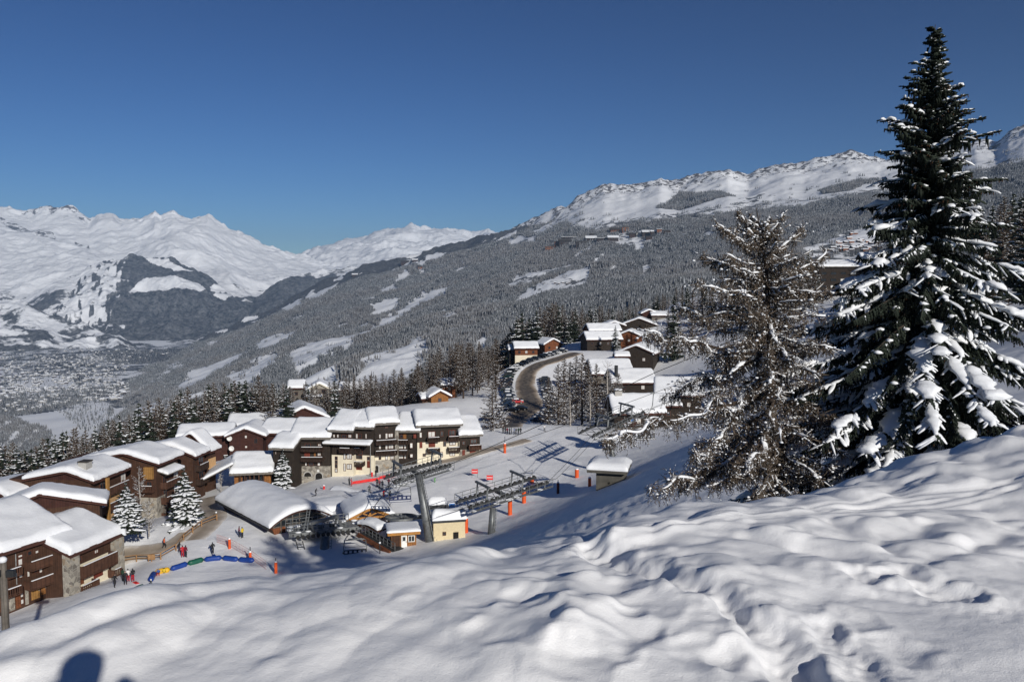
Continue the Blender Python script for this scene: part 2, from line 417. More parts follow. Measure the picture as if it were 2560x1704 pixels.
CLEAR = [[(1258,738),(1290,712),(1345,690),(1415,667),(1410,678),(1350,705),(1290,725)],
         [(1280,770),(1300,748),(1370,722),(1425,700),(1480,695),(1450,728),(1400,748),(1340,766),(1285,788)],
         [(925,782),(960,762),(1010,752),(985,768),(940,785)], [(840,870),(930,820),(1000,770),(1060,740),(1130,722),(1120,735),(1040,765),(980,800),(920,845),(860,885)],
         [(720,905),(780,870),(850,850),(905,830),(880,870),(800,900),(735,930)], [(1095,860),(1110,840),(1180,832),(1165,850),(1110,870)],
         [(1255,612),(1300,600),(1345,602),(1330,614),(1275,616)], [(1320,590),(1380,565),(1420,545),(1415,552),(1350,590)],
         [(985,695),(1010,682),(1030,684),(1000,698)], [(1055,650),(1090,635),(1115,630),(1095,648)], [(1030,662),(1070,655),(1060,672)],
         [(1135,680),(1160,668),(1170,672),(1150,686)], [(940,725),(985,708),(1000,712),(960,730)], [(1603,678),(1612,666),(1632,668),(1624,692),(1610,690)],
         [(1640,655),(1680,632),(1730,622),(1700,640),(1650,662)], [(1475,660),(1500,640),(1510,630),(1500,655)], [(640,870),(700,850),(760,830),(700,870),(640,890)],
         [(560,960),(640,930),(700,905),(660,945),(590,985)], [(2080,600),(2150,575),(2250,560),(2260,640),(2150,680),(2040,690),(2000,660)],
         [(980,890),(1060,850),(1080,900),(1020,960),(930,990),(880,1000),(900,950)], [(1180,890),(1210,870),(1225,880),(1200,910)],
         [(700,1010),(800,960),(870,940),(840,980),(760,1030)], [(760,740),(820,715),(850,712),(800,745)], [(700,770),(740,750),(760,752),(720,785)],
         [(1310,720),(1320,705),(1345,700),(1330,722)], [(1530,600),(1600,590),(1640,600),(1600,615),(1540,612)], [(1100,820),(1130,800),(1150,802),(1120,824)],
         [(430,985),(480,945),(560,905),(640,885),(600,915),(500,965)], [(330,1060),(390,1020),(450,1000),(430,1030),(350,1080)]]
def treeline(px): a = np.array(TREELINE); return np.interp(px, a[:, 0], a[:, 1])
def flank_open(px, py):
    """0..1 how open (treeless) the flank is at a place given by its direction from the village slope"""
    o = np.zeros(np.shape(px))
    jx = px + 9 * noise2(px / 14, py / 9, 61); jy = py + 6 * noise2(px / 14, py / 9, 62)
    for c in CLEAR: o = np.maximum(o, (in_poly(jx, jy, c) | in_poly(jx, jy - 7, c)) * 1.0)
    up = sstep(14, -10, jy - treeline(px)) * (px > 1190)
    o = np.maximum(o, up)
    low = sstep(0.28, 0.50, noise2((px + 1.6 * py) / 70, (py + 0.42 * px) / 14, 63) + 0.35 * noise2(px / 22, py / 9, 64)) * sstep(820, 500, px) * 0.95
    o = np.maximum(o, low)
    sp = sstep(0.46, 0.56, noise2((px + py) / 46, (py + 0.35 * px) / 9, 65)) * 0.85
    return np.maximum(o, sp)
def d_forest(px, py, co):
    o = flank_open(px, py)
    patch = in_poly(px, py, [(1640, 520), (1700, 490), (1800, 480), (1840, 495), (1780, 510), (1700, 530)]) | in_poly(px, py, [(2050, 480), (2150, 460), (2200, 462), (2130, 485), (2060, 492)])
    sc = 0.42 * sstep(-62, -8, py - treeline(px)) * (px > 1230)
    return np.where(patch, 0.75, np.maximum(0.78 * (1 - o), sc * (o > 0.5)))
flank_o, FLANK = terrain('wooded_flank', [D_CREST, D_MID, D_LOW, D_FOOT], 640, 320, -400, 2800, 75, 1100, 'flank', d_forest,
        lambda px, py, co, t: (0.42 * np.exp(-(t / 0.05) ** 2) + 0.16 * np.exp(-(t / 0.14) ** 2)) * (px > 1380), 34, 300, 71, 900)

# haze: one even box of air round everything
def haze():
    b = MB().box(-16000, 16000, -300, 27000, -1400, 1750)
    t = NT('haze'); t.t.nodes.remove(t.b)
    v = t.n('ShaderNodeVolumePrincipled'); v.inputs['Color'].default_value = (0.45, 0.66, 1.0, 1); v.inputs['Density'].default_value = 3.4e-5
    v.inputs['Anisotropy'].default_value = 0.0
    t.l(v.outputs[0], t.t.nodes['Material Output'].inputs['Volume'])
    o = b.build('haze', t.m); o['kind'] = 'stuff'; o['label'] = 'thin blue winter haze filling the valley'; o['category'] = 'haze'
haze()
# ------------------------------------------------------------------ the snow ground: slope we stand on, village bowl
class TPS:
    def __init__(s, pts, lam=0.0):
        p = np.array(pts, float); s.xy = p[:, :2]; s.sc = np.ptp(s.xy, 0).max(); q = s.xy / s.sc; n = len(p)
        K = s.k(np.linalg.norm(q[:, None] - q[None], axis=-1)) + lam * np.eye(n)
        P = np.c_[np.ones(n), q]; A = np.zeros((n + 3, n + 3)); A[:n, :n] = K; A[:n, n:] = P; A[n:, :n] = P.T
        s.w = np.linalg.solve(A, np.r_[p[:, 2], 0, 0, 0])
    @staticmethod
    def k(r): return np.where(r > 1e-9, r * r * np.log(np.maximum(r, 1e-9)), 0)
    def __call__(s, x, y):
        x = np.asarray(x, float); y = np.asarray(y, float); out = s.w[-3] + s.w[-2] * x / s.sc + s.w[-1] * y / s.sc
        for (cx, cy), w in zip(s.xy / s.sc, s.w):
            d = np.hypot(x / s.sc - cx, y / s.sc - cy); out = out + w * s.k(d)
        return out
def pts3(l): return [tuple(at(*p)) for p in l]
def tan_of(px, py): return -at(px, py, 1.0).z
CR = [(-500,1850),(-200,1690),(60,1594),(300,1516),(650,1436),(850,1414),(1100,1390),(1400,1332),(1640,1268),(1960,1228),(2300,1136),(2560,1080),(2900,1000)]   # where the slope's edge shows
def near_Y(px, py): u = (px - CX) / FPX; return min(14.0, 1.6 / (tan_of(px, py) + .05 * u - .04))
NEAR = [tuple(at(px, py, near_Y(px, py))) for px, py in CR[1:]] + [(0,0,-1.6),(-3,-2,-1.68),(3,-2,-1.4),(0,-6,-1.4),(2,2,-1.58),(-2,2,-1.78),(0,3,-1.72),(-2.2,3.4,-1.85),(2.2,3.6,-1.63),(4,6,-1.66),(3.5,4,-1.60)]
# beyond the edge the ground falls away, out of sight
VILL = []
for px, py in CR[1:]:
    p = at(px, py, near_Y(px, py)); Y = p.y; k = tan_of(px, py); g = .85 if px < 1300 else .62
    NEAR.append(tuple((px - CX) / FPX * Y * 1.7 if i == 0 else v for i, v in enumerate((0, Y * 1.7, p.z - g * Y * .7))))
    for Y2, dz in ((18, 2.6 if px < 1300 else 1.0), (32, 4.5 if px < 1300 else 1.3), (45, 6.0 if px < 1300 else 2.2)): VILL.append(((px - CX) / FPX * Y2, Y2, -k * Y2 - dz))
def floor_Y(px, py): return 37.8 / (tan_of(px, py) + .03 * (px - CX) / FPX + .03)
VILL += [tuple(at(px, py, floor_Y(px, py))) for px, py in ((290,1465),(310,1510),(100,1565),(460,1420),(530,1382),(430,1380),(400,1330),(640,1405),(330,1330),(770,1400),(700,1390),(880,1400),(940,1392),(1000,1375),
 (1080,1352),(1165,1335),(1230,1305),(1275,1282),(1310,1258),(1380,1235),(960,1240),(1060,1230),(1120,1190),(820,1250),(1262,1132),(1200,1200),(1300,1170),(1385,1150),(1450,1105),(1340,1090),(1500,1135),(1280,1085),(1330,1065),(1600,1080),(1500,1075))]
VILL += pts3([(0,1552,91),(160,1494,97),(175,1486,96),(300,1432,106),(240,1330,120),(330,1310,125),(400,1292,131),(470,1262,140),(500,1245,145),(574,1230,147),(680,1226,146),(690,1219,147.8),(735,1217,150.5),(826,1192,151.3),(870,1190,152.2),(930,1187,152.2),(990,1172,154),(1040,1162,154),(1100,1152,155),(1150,1146,155.8),(1205,1126,157.5),(1250,1045,228),(1300,1010,250),(1270,960,285),
 (1250,930,302),(1300,905,325),(1345,893,345),(1400,885,365),(1480,880,360),(1400,866,380),(1560,862,370),(1650,800,400),(1700,1050,205),
 (1650,965,260),(1560,935,290),(1800,1090,130),(1700,1140,112),(1620,1190,100),(1560,1240,84),(1450,1292,72),(1470,1228,118),(1350,1345,66),(1250,1375,70),(1950,900,220),(1900,800,320),
 (2080,745,380),(2200,720,400),(2560,650,430),(2200,950,110),(2400,900,110),(2560,950,80),(2100,1050,80),(0,1330,140),(150,1300,150),(300,1235,168),(450,1180,175),
 (600,1120,195),(700,1080,215),(850,1035,232),(1000,1020,235),(1100,1012,240),(1180,1000,250),(900,1490,66),(640,1510,66),(300,1610,60),(0,1720,60),(1080,1440,64)])
for px, Y, z in ((0,300,-110),(250,300,-105),(500,310,-100),(750,330,-90),(1000,340,-75),(0,430,-190),(400,430,-180),(800,430,-140),(1150,330,-52),(1200,400,-70),(1100,470,-110),(1300,470,-60),(1450,470,-38),(1700,470,-8),(2000,470,4),(2500,470,18),(-300,200,-70),(-300,90,-38),(-300,400,-170)):
    VILL.append(((px - CX) / FPX * Y, Y, z))
near_f, vill_f = TPS(NEAR, 1e-6), TPS(VILL, 2e-5)
CREST = np.array([(px, near_Y(px, py)) for px, py in CR], float)
def base_z(x, y):
    x = np.asarray(x, float); y = np.asarray(y, float)
    px = CX + FPX * x / np.maximum(y, 0.5)
    q = y / np.interp(px, CREST[:, 0], CREST[:, 1]); w = sstep(1.15, 2.3, q)
    shp = np.shape(q); xf, yf, wf = np.ravel(x + 0 * q), np.ravel(y + 0 * q), np.ravel(w); z = np.zeros(xf.size)
    a = wf < 1; z[a] += near_f(xf[a], np.minimum(yf[a], 24)) * (1 - wf[a])
    a = wf > 0; z[a] += vill_f(xf[a], np.maximum(yf[a], 8)) * wf[a]
    return z.reshape(shp)
def seg_dist(x, y, pl):
    d = np.full(np.shape(x), 1e9); s = np.zeros(np.shape(x)); acc = 0.0
    for (x1, y1), (x2, y2) in zip(pl[:-1], pl[1:]):
        L2 = (x2 - x1) ** 2 + (y2 - y1) ** 2; L = math.sqrt(L2)
        t = np.clip(((x - x1) * (x2 - x1) + (y - y1) * (y2 - y1)) / L2, 0, 1)
        e = np.hypot(x - x1 - t * (x2 - x1), y - y1 - t * (y2 - y1))
        s = np.where(e < d, acc + t * L, s); d = np.minimum(d, e); acc += L
    return d, s
def on_near(px, py):
    """where the ray of a photo pixel meets the near slope"""
    lo, hi = 1.5, 16.0
    Y = np.linspace(lo, hi, 1200); p = at_np(np.full(1200, float(px)), np.full(1200, float(py)), Y)
    b = p[:, 2] < base_z(p[:, 0], p[:, 1]); i = int(np.argmax(b)) if b.any() else 1199
    return p[i, 0], p[i, 1]
TRENCH = [[on_near(*p) for p in l] for l in (
    [(1475,1345),(1545,1385),(1640,1418),(1720,1462),(1800,1500),(1850,1545),(1905,1575),(1965,1630),(2010,1704)],
    [(2060,1560),(2095,1610),(2130,1650),(2190,1704)], [(2160,1430),(2250,1420),(2330,1460),(2420,1480)])]
TRACK = [[on_near(*p) for p in l] for l in ([(1480,1345),(1640,1315),(1800,1285),(2000,1262),(2300,1225),(2560,1195)], [(1540,1330),(1800,1290),(2050,1262),(2560,1185)])]
OLDY = lambda py: float(np.interp(py, [1074,1130,1262,1330,1386,1455,1560,1704], [36,34,27,22,20,10,6.3,4]))
PITS = [(on_near(px, py), r * near_Y(px, py) / OLDY(py), d * .8 * near_Y(px, py) / OLDY(py)) for px, py, r, d in ((1330,1510,.30,.30),(1545,1590,.28,.32),(1610,1530,.26,.24),(1300,1580,.32,.28),(2140,1540,.22,.20),(1640,1395,.35,.25),(1700,1370,.4,.22),
        (2350,1470,.25,.2),(1760,1640,.22,.2),(1890,1660,.25,.25),(2240,1610,.22,.18),(1020,1510,.16,.10),(1460,1660,.26,.25))]
MOUNDS = [(on_near(px, py), r * near_Y(px, py) / OLDY(py) * 1.1, h * near_Y(px, py) / OLDY(py)) for px, py, r, h in ((310,1500,.75,.35),(150,1560,.9,.3),(440,1470,.9,.28),(480,1380,1,.3),(420,1490,.6,.25),(230,1600,.55,.22),(975,1400,.5,.42),(1120,1395,.8,.30),(1010,1420,.9,.25),(1045,1440,.35,.22),
        (1700,1380,.8,.30),(1840,1400,1.1,.32),(2020,1420,.7,.22),(1650,1470,.5,.2),(1480,1520,.5,.25),(1320,1640,.45,.22),(1750,1600,.5,.2),(1380,1590,.5,.24),(2440,1440,.6,.22),(1530,1300,.8,.3),(1480,1330,.6,.25),(1640,1300,.8,.3),
        (2440,1270,.45,.3),(2000,1310,.4,.25),(1950,1240,.6,.3),(2260,1140,.7,.35),(2330,1165,.5,.3),(2100,1190,.5,.3),(2210,1175,.5,.28),(1790,1245,.7,.28),(600,1450,.8,.25),(720,1420,.9,.3),(1850,1470,.6,.18),(2200,1400,.9,.2),(1240,1490,.7,.2))]
def _pillows():
    r = random.Random(31); out = []
    for k in range(210):
        px = r.uniform(-100, 2700); f = 1 - .55 * r.random() ** 1.6; c = float(np.interp(px, CREST[:, 0], CREST[:, 1])); y = c * (.50 + .52 * f) if k % 3 else c * r.uniform(.55, 1.0); x = (px - CX) / FPX * y
        sz = r.uniform(.06, .18) * (y / 5.0) ** .6 * (1.3 if px < 1100 else 1.0); out.append((x, y, sz, sz * r.uniform(.14, .30) * (.55 if px < 1100 else 1.0), r.uniform(.55, .95)))
    return out
PILLOWS = _pillows()
def near_relief(x, y):
    nearw = sstep(17, 10, y)
    wx = x + 0.10 * noise2(x * 2.4, y * 2.4, 91); wy = y + 0.10 * noise2(x * 2.4, y * 2.4, 92)
    bl = lambda f, sd: np.sqrt(noise2(wx * f, wy * f * 1.25, sd) ** 2 + .012) - .11
    mod = 0.25 + 0.75 * sstep(-0.30, 0.35, noise2(x * 0.55 + 2, y * 0.7, 95))
    sm = sstep(-0.15, 0.30, noise2(x * 0.7 + 4, y * 0.8, 96))           # smooth, wind-laid patches
    lump = 0.085 * bl(1.5, 93) * mod + 0.034 * bl(3.6, 94) * mod * (1 - 0.75 * sm) + 0.05 * noise2(x * .8, y * .9, 97)
    lump = lump + 0.028 * bl(2.7, 98) * sstep(4.2, 6, y) + 0.05 * bl(1.1, 88) * sstep(5, 8, y)
    z = nearw * (lump - 0.03 - 0.03 * sstep(4, 6, y))
    zp = np.zeros_like(z)
    for mx, my, mr, mh, sq in PILLOWS:
        a = (np.abs(x - mx) < mr * 2.2) & (np.abs(y - my) < mr * 3)
        if a.any(): d = np.hypot(x[a] - mx, (y[a] - my) * sq) / (mr * (1 + 0.22 * noise2(x[a] * 5 + mx, y[a] * 5, 99))); zp[a] = np.maximum(zp[a], mh * np.exp(-np.clip(d, 0, 9) ** 2.6))
    z = z + zp - .02 * sstep(3.5, 5, y)
    for (mx, my), mr, mh in MOUNDS:
        d = np.hypot(x - mx, (y - my) * 0.8) / (mr * (1 + 0.25 * noise2(x * 4 + mx, y * 4, 99)))
        z = z + mh * 0.34 * np.exp(-np.clip(d, 0, 9) ** 2.4)
    for (mx, my), mr, mh in PITS:
        d = np.hypot(x - mx, y - my) / (mr * (1 + 0.3 * noise2(x * 7 + mx, y * 7, 100)))
        z = z - mh * 0.20 * np.exp(-np.clip(d, 0, 9) ** 2.2) + mh * .08 * np.exp(-((np.clip(d, 0, 9) - 1.25) / .3) ** 2)
    for i, pl in enumerate(TRENCH):
        d, s = seg_dist(x + 0.04 * noise2(x * 4.5, y * 4.5, 101), y + 0.04 * noise2(x * 4.5, y * 4.5, 102), pl)
        dep = (0.085 if i == 0 else 0.035) * (0.75 + 0.5 * noise2(s * 3.1, 0 * s + i, 103)); wd = (0.105 if i == 0 else 0.085) * (1 + 0.35 * noise2(s * 2.4, 0 * s + i + 9, 104))
        z = z - dep * np.exp(-(np.clip(d, 0, 9) / wd) ** 4) + 0.022 * np.exp(-((np.clip(d, 0, 9) - wd * 1.7) / 0.07) ** 2) * (0.6 + noise2(s * 5, 0 * s + i, 105))
    # crumbs along the furrows and a faint wind crust
    tr = np.min([seg_dist(x, y, pl)[0] for pl in TRENCH], axis=0); cr = np.exp(-(tr / 0.22) ** 2)
    z = z + nearw * ((0.25 + 1.6 * cr) * (0.0055 * noise2(x * 11, y * 11, 106) + 0.0030 * noise2(x * 23, y * 23, 107)) + 0.012 * cr * np.abs(noise2(x * 8, y * 8, 108)))
    for pl in TRACK:
        d, s = seg_dist(x, y, pl)
        z = z - np.exp(-(np.clip(d, 0, 9) / 0.14) ** 4) * (nearw * (lump - 0.05) * 0.8 + 0.012) - 0.012 * (np.exp(-((d - 0.06) / 0.02) ** 2))
    return z
def ground_z(x, y):
    x = np.asarray(x, float); y = np.asarray(y, float); z = base_z(x, y)
    a = y < 18
    if a.any(): z[a] += near_relief(x[a], y[a])
    a = y > 10
    if a.any():
        xx, yy = x[a], y[a]; far = sstep(10, 22, yy)
        dz = far * (0.12 * noise2(xx * .25, yy * .25, 110) + 0.05 * noise2(xx * .8, yy * .8, 111))
        # churned, tracked snow on the bank below the trees
        ch = np.exp(-((xx - 8 - 0.04 * (yy - 60)) / 9.0) ** 2) * sstep(38, 50, yy) * sstep(98, 84, yy)
        z[a] += dz + ch * (0.16 * ridged(xx * .55, yy * .4, 3, 115) + 0.10 * noise2(xx * 1.6, yy * 1.3, 116) + 0.05 * noise2(xx * 4, yy * 3, 117))
    return z
def gz(x, y): return float(ground_z(np.array([x]), np.array([y]))[0])
def on_ground(px, py, y0=40.0, y1=460.0):
    """point of the village ground seen at a photo pixel"""
    Y = np.geomspace(y0, y1, 900); p = at_np(np.full(900, float(px)), np.full(900, float(py)), Y)
    b = p[:, 2] < base_z(p[:, 0], p[:, 1]); i = int(np.argmax(b)) if b.any() else 899
    return Vector((p[i, 0], p[i, 1], gz(p[i, 0], p[i, 1])))

def fresh_snow():
    t = NT('slope_snow'); v = t.pos()
    fine = t.noise(v, 110.0, 4, 0.7); mid = t.noise(v, 16.0, 5, 0.6); big = t.noise(v, 0.9, 4, 0.5)
    h = t.math('ADD', t.math('MULTIPLY', fine, 0.30), t.math('ADD', t.math('MULTIPLY', mid, 0.45), t.math('MULTIPLY', big, 0.8)))
    c = t.mix(t.maprange(big, 0.3, 0.7), (0.82, 0.83, 0.86), (0.88, 0.885, 0.90))
    vo = t.n('ShaderNodeTexVoronoi'); vo.inputs['Scale'].default_value = 14.0; t.l(v, vo.inputs['Vector'])
    t.col(c); t.rough(0.6).bump(h, 0.65, 0.014)
    mp = t.n('ShaderNodeMapping'); mp.inputs['Scale'].default_value = (0.10, 1.1, 0.1); mp.inputs['Rotation'].default_value = (0, 0, R(-28)); t.l(v, mp.inputs[0])
    far = t.math('MULTIPLY', t.math('ADD', t.noise(v, 0.9, 8, 0.72), t.math('MULTIPLY', t.noise(mp.outputs[0], 1.0, 6, 0.7), 1.1)), t.attr('far')); b2 = t.n('ShaderNodeBump'); b2.inputs['Strength'].default_value = 0.8; b2.inputs['Distance'].default_value = 0.10
    t.l(far, b2.inputs['Height']); b1 = [n for n in t.t.nodes if n.type == 'BUMP' and n != b2][0]; t.l(b2.outputs[0], b1.inputs['Normal'])
    M['slope_snow'] = t.m
fresh_snow()
def ground():
    nu, nv = 560, 720
    px = np.linspace(-420, 2980, nu); Y = np.concatenate([np.geomspace(0.9, 2.3, 24, endpoint=False), np.geomspace(2.3, 13, 400, endpoint=False), np.geomspace(13, 72, 90, endpoint=False), np.geomspace(72, 470, nv - 514)])
    PX, YY = np.meshgrid(px, Y, indexing='ij'); X = (PX - CX) / FPX * YY
    # a little extra width close to the camera so that a step aside stays on snow
    X = X * (1 + 1.2 * np.exp(-YY / 2.0))
    Z = ground_z(X, YY)
    me = np_mesh('snow_ground', np.stack([X, YY, Z], -1).reshape(-1, 3), grid_faces(nu, nv)[:, ::1], [M['slope_snow']], True, {'far': sstep(25, 60, YY)})
    o = link('snow_ground', me); o['kind'] = 'structure'
ground()
# the ground behind the photographer, continuing the slope
def ground_behind():
    n = 70; x = np.linspace(-26, 26, n); y = np.linspace(-22, 1.02, n); X, Y = np.meshgrid(x, y, indexing='ij')
    Z = ground_z(X, Y) - 0.02 * sstep(0.3, 1.0, Y)
    o = link('snow_ground_behind', np_mesh('snow_ground_behind', np.stack([X, Y, Z], -1).reshape(-1, 3), grid_faces(n, n), [M['slope_snow']], True)); o['kind'] = 'structure'
ground_behind()
# ------------------------------------------------------------------ trees
plain('bark', (0.050, 0.036, 0.028), 0.9, var=0.4, scale=6)
plain('birch_bark', (0.34, 0.31, 0.28), 0.8, var=0.5, scale=4)
plain('needles', (0.018, 0.026, 0.017), 0.8, var=0.5, scale=1.5)
plain('needles_near', (0.020, 0.028, 0.020), 0.8, var=0.55, scale=2.5)
plain('larch_twigs', (0.085, 0.060, 0.042), 0.9, var=0.4, scale=2.0)
plain('larch_twigs_near', (0.125, 0.098, 0.076), 0.9, var=0.4, scale=3.0)
plain('cones', (0.13, 0.065, 0.035), 0.8, var=0.35, scale=9)

class TM:
    """fast collector of quads/tris for foliage in numpy lists"""
    def __init__(s): s.v, s.f = [], []
    def tri(s, a, b, c): n = len(s.v); s.v += [a, b, c]; s.f.append((n, n + 1, n + 2))
    def spindle(s, p, q, w):
        """thin three-sided spindle from p to q, fattest near its middle"""
        p, q = np.asarray(p, float), np.asarray(q, float); d = q - p; L = np.linalg.norm(d) + 1e-9; d = d / L
        a = np.cross(d, (0.13, 0.21, 0.97)); a /= (np.linalg.norm(a) + 1e-9); b = np.cross(d, a)
        m = p + d * L * 0.45; n = len(s.v)
        s.v += [p, q, m + a * w, m - a * w * 0.5 + b * w * 0.87, m - a * w * 0.5 - b * w * 0.87]
        s.f += [(n, n+2, n+3), (n, n+3, n+4), (n, n+4, n+2), (n+1, n+3, n+2), (n+1, n+4, n+3), (n+1, n+2, n+4)]
    def lump(s, c, r, rnd):
        """small snow lump, 10 faces"""
        c = np.asarray(c, float); n = len(s.v); rx, ry, rz = r; t0 = rnd.uniform(0, 6.28)
        s.v.append(c + (0, 0, rz)); s.v.append(c - (0, 0, rz * 0.5))
        for j in range(5):
            t = t0 + j * 1.2566; q = rnd.uniform(0.8, 1.2); s.v.append(c + np.array((rx * q * math.cos(t), ry * q * math.sin(t), rz * rnd.uniform(-0.1, 0.25))))
        for j in range(5): s.f += [(n, n+2+j, n+2+(j+1) % 5), (n+1, n+2+(j+1) % 5, n+2+j)]
    def strip(s, pts, wid, thick, rnd, nseg=7):
        """rounded snow roll lying along a branch"""
        k = len(pts); n0 = len(s.v); pts = [np.asarray(p, float) for p in pts]
        for i, p in enumerate(pts):
            d = pts[min(i+1, k-1)] - pts[max(i-1, 0)]; d = d / (np.linalg.norm(d) + 1e-9)
            sd = np.cross(d, (0, 0, 1)); sd = sd / (np.linalg.norm(sd) + 1e-9); up = np.cross(sd, d)
            e = math.sin(math.pi * (i + 0.35) / (k - 0.3)) ** 0.5
            w = wid[i] * e * rnd.uniform(0.75, 1.25); h = thick[i] * e * rnd.uniform(0.75, 1.25)
            for j in range(nseg):
                t = 2 * math.pi * j / nseg; c, sn = math.cos(t), math.sin(t)
                s.v.append(p + sd * w * c * rnd.uniform(.85, 1.15) + up * (h * 0.35 + h * sn * (0.75 if sn > 0 else 0.4)))
        for i in range(k - 1):
            for j in range(nseg):
                a, b = n0 + i*nseg + j, n0 + i*nseg + (j+1) % nseg
                s.f += [(a, b, b + nseg), (a, b + nseg, a + nseg)]
        a = n0; s.f += [(a, a+j+1, a+j) for j in range(1, nseg-1)]; a = n0 + (k-1)*nseg; s.f += [(a, a+j, a+j+1) for j in range(1, nseg-1)]
    def mesh(s, name, mat, smooth=False): return np_mesh(name, np.array(s.v), np.array(s.f), [mat], smooth)

def spruce_parts(H, rad, nwhorl, seed, detail=1.0, snow=1.0, droop=0.35):
    """trunk, needle crown and snow of a mid-distance spruce, metres"""
    rnd = random.Random(seed); T, N, S = MB(), TM(), TM()
    T.tube([(0, 0, -0.8), (0, 0, H * .3), (0.02 * H * rnd.uniform(-1, 1), 0, H * .7), (0, 0, H)], [H * .022, H * .016, H * .009, 0.012], 6)
    for w in range(nwhorl):
        f = (w + 0.5) / nwhorl; z = H * (0.06 + 0.93 * f) + rnd.uniform(-.12, .12); R_ = rad * (1 - f) ** 0.82 * rnd.uniform(0.82, 1.12) + 0.12
        nb = max(4, int((7 if f < .7 else 5) * detail)); t0 = rnd.uniform(0, 6.28)
        for b in range(nb):
            t = t0 + 6.283 * b / nb + rnd.uniform(-.25, .25); L = R_ * rnd.uniform(0.55, 1.25); z += rnd.uniform(-.18, .18); ct, st = math.cos(t), math.sin(t); k = 4
            ax = []
            for i in range(k + 1):
                u = i / k; ax.append(np.array((ct * L * u, st * L * u, z + L * (0.25 * u * (1 - f) * 0 - droop * u + 0.28 * u * u) + 0.10 * L)))
            perp = np.array((-st, ct, 0))
            for i in range(k):
                p, q = ax[i], ax[i + 1]
                N.spindle(p, q + (q - p) * 0.25, 0.08 + 0.06 * L)
                sw = L * 0.36 * (1 - 0.65 * (i + .5) / k) + 0.08
                for sgn in (-1, 1):
                    m = p + (q - p) * rnd.uniform(0.2, 0.9)
                    N.spindle(m, m + perp * sgn * sw + (q - p) * 0.8 + np.array((0, 0, -sw * rnd.uniform(.2, .6))), 0.10 + 0.09 * sw)
                    N.spindle(m, m + perp * sgn * sw * .35 + np.array((0, 0, -sw * rnd.uniform(.6, 1.0))), 0.10 + 0.08 * sw)
            if rnd.random() < 0.62 * snow:
                sl = [p + np.array((0, 0, 0.03)) for p in ax[1:]]
                if L > 0.5: S.strip(sl, [0.10 + 0.13 * L * snow * rnd.uniform(.6, 1.2)] * len(sl), [0.07 + 0.045 * L] * len(sl), rnd, 5)
                for i in range(1, k + 1):
                    if rnd.random() < 0.38 * snow:
                        S.lump(ax[i] + perp * rnd.uniform(-1, 1) * L * .2 + np.array((0, 0, -0.02 * L)), (0.10 + .09 * L, 0.10 + .09 * L, 0.07 + .05 * L), rnd)
    return T, N, S
def larch_parts(H, rad, nbr, seed, snow=1.0, bare=0.18):
    rnd = random.Random(seed); T, N, S = MB(), TM(), TM()
    T.tube([(0, 0, -0.8), (0, 0, H * .35), (0.015 * H * rnd.uniform(-1, 1), 0.01 * H, H * .7), (0, 0, H)], [H * .017, H * .013, H * .008, 0.012], 6)
    for b in range(nbr):
        f = ((b + rnd.random()) / nbr); z = H * (bare + (0.98 - bare) * f); L = rad * (1 - f) ** 0.75 * rnd.uniform(.6, 1.2) + 0.2
        t = b * 2.39996 + rnd.uniform(-.4, .4); ct, st = math.cos(t), math.sin(t); k = 4; perp = np.array((-st, ct, 0)); ax = []
        bend = rnd.uniform(-.25, .25)
        for i in range(k + 1):
            u = i / k; ax.append(np.array((ct * L * u, st * L * u, z + L * (-0.22 * u + 0.34 * u * u))) + perp * bend * L * u * u)
        for i in range(k):
            p, q = ax[i], ax[i + 1]; N.spindle(p, q + (q - p) * .15, 0.030 + 0.014 * L)
            for j in range(8):
                m = p + (q - p) * rnd.random(); sg = rnd.choice((-1, 1)); tl = rnd.uniform(.25, .6) * (0.35 + 0.22 * L)
                N.spindle(m, m + perp * sg * tl * .8 + (q - p) * .5 + np.array((0, 0, rnd.uniform(-.8, .1) * tl)), 0.030 + 0.016 * tl)
                if rnd.random() < .55: N.spindle(m, m + np.array((rnd.uniform(-.1, .1), rnd.uniform(-.1, .1), -tl * rnd.uniform(.6, 1.3))), 0.030)
            if rnd.random() < 0.62 * snow:
                S.spindle(p + np.array((0, 0, .05)), q + np.array((0, 0, .05)), 0.030 + 0.014 * L)
            for _ in range(3):
                if rnd.random() < 0.26 * snow:
                    m = p + (q - p) * rnd.random() + perp * rnd.uniform(-.22, .22) * L; S.lump(m + np.array((0, 0, -.03 * L)), (.07 + .018 * L, .07 + .018 * L, .025 + .008 * L), rnd)
    return T, N, S
PROTO = {}
def tree_proto(key, kind, *a, **k):
    T, N, S = (spruce_parts if kind == 'spruce' else larch_parts)(*a, **k)
    PROTO[key] = (kind, T.mesh('trunk', M['bark']), N.mesh('crown', M['needles' if kind == 'spruce' else 'larch_twigs']), S.mesh('snow_load', M['tree_snow']))
for i in range(4): tree_proto('spruce%d' % i, 'spruce', 14.0, 2.3 + 0.22 * i, 22, 100 + i, 1.0, 1.0 - 0.22 * i, 0.30 + 0.05 * i)
for i in range(4): tree_proto('larch%d' % i, 'larch', 15.0, 2.8 + 0.25 * i, 84, 200 + i, 1.0 - 0.12 * i)
tree_proto('snowy_spruce', 'spruce', 10.0, 2.9, 19, 120, 1.7, 1.25, 0.45)
tree_proto('snowy_larch', 'larch', 15.0, 4.2, 90, 220, 1.7, 0.12)
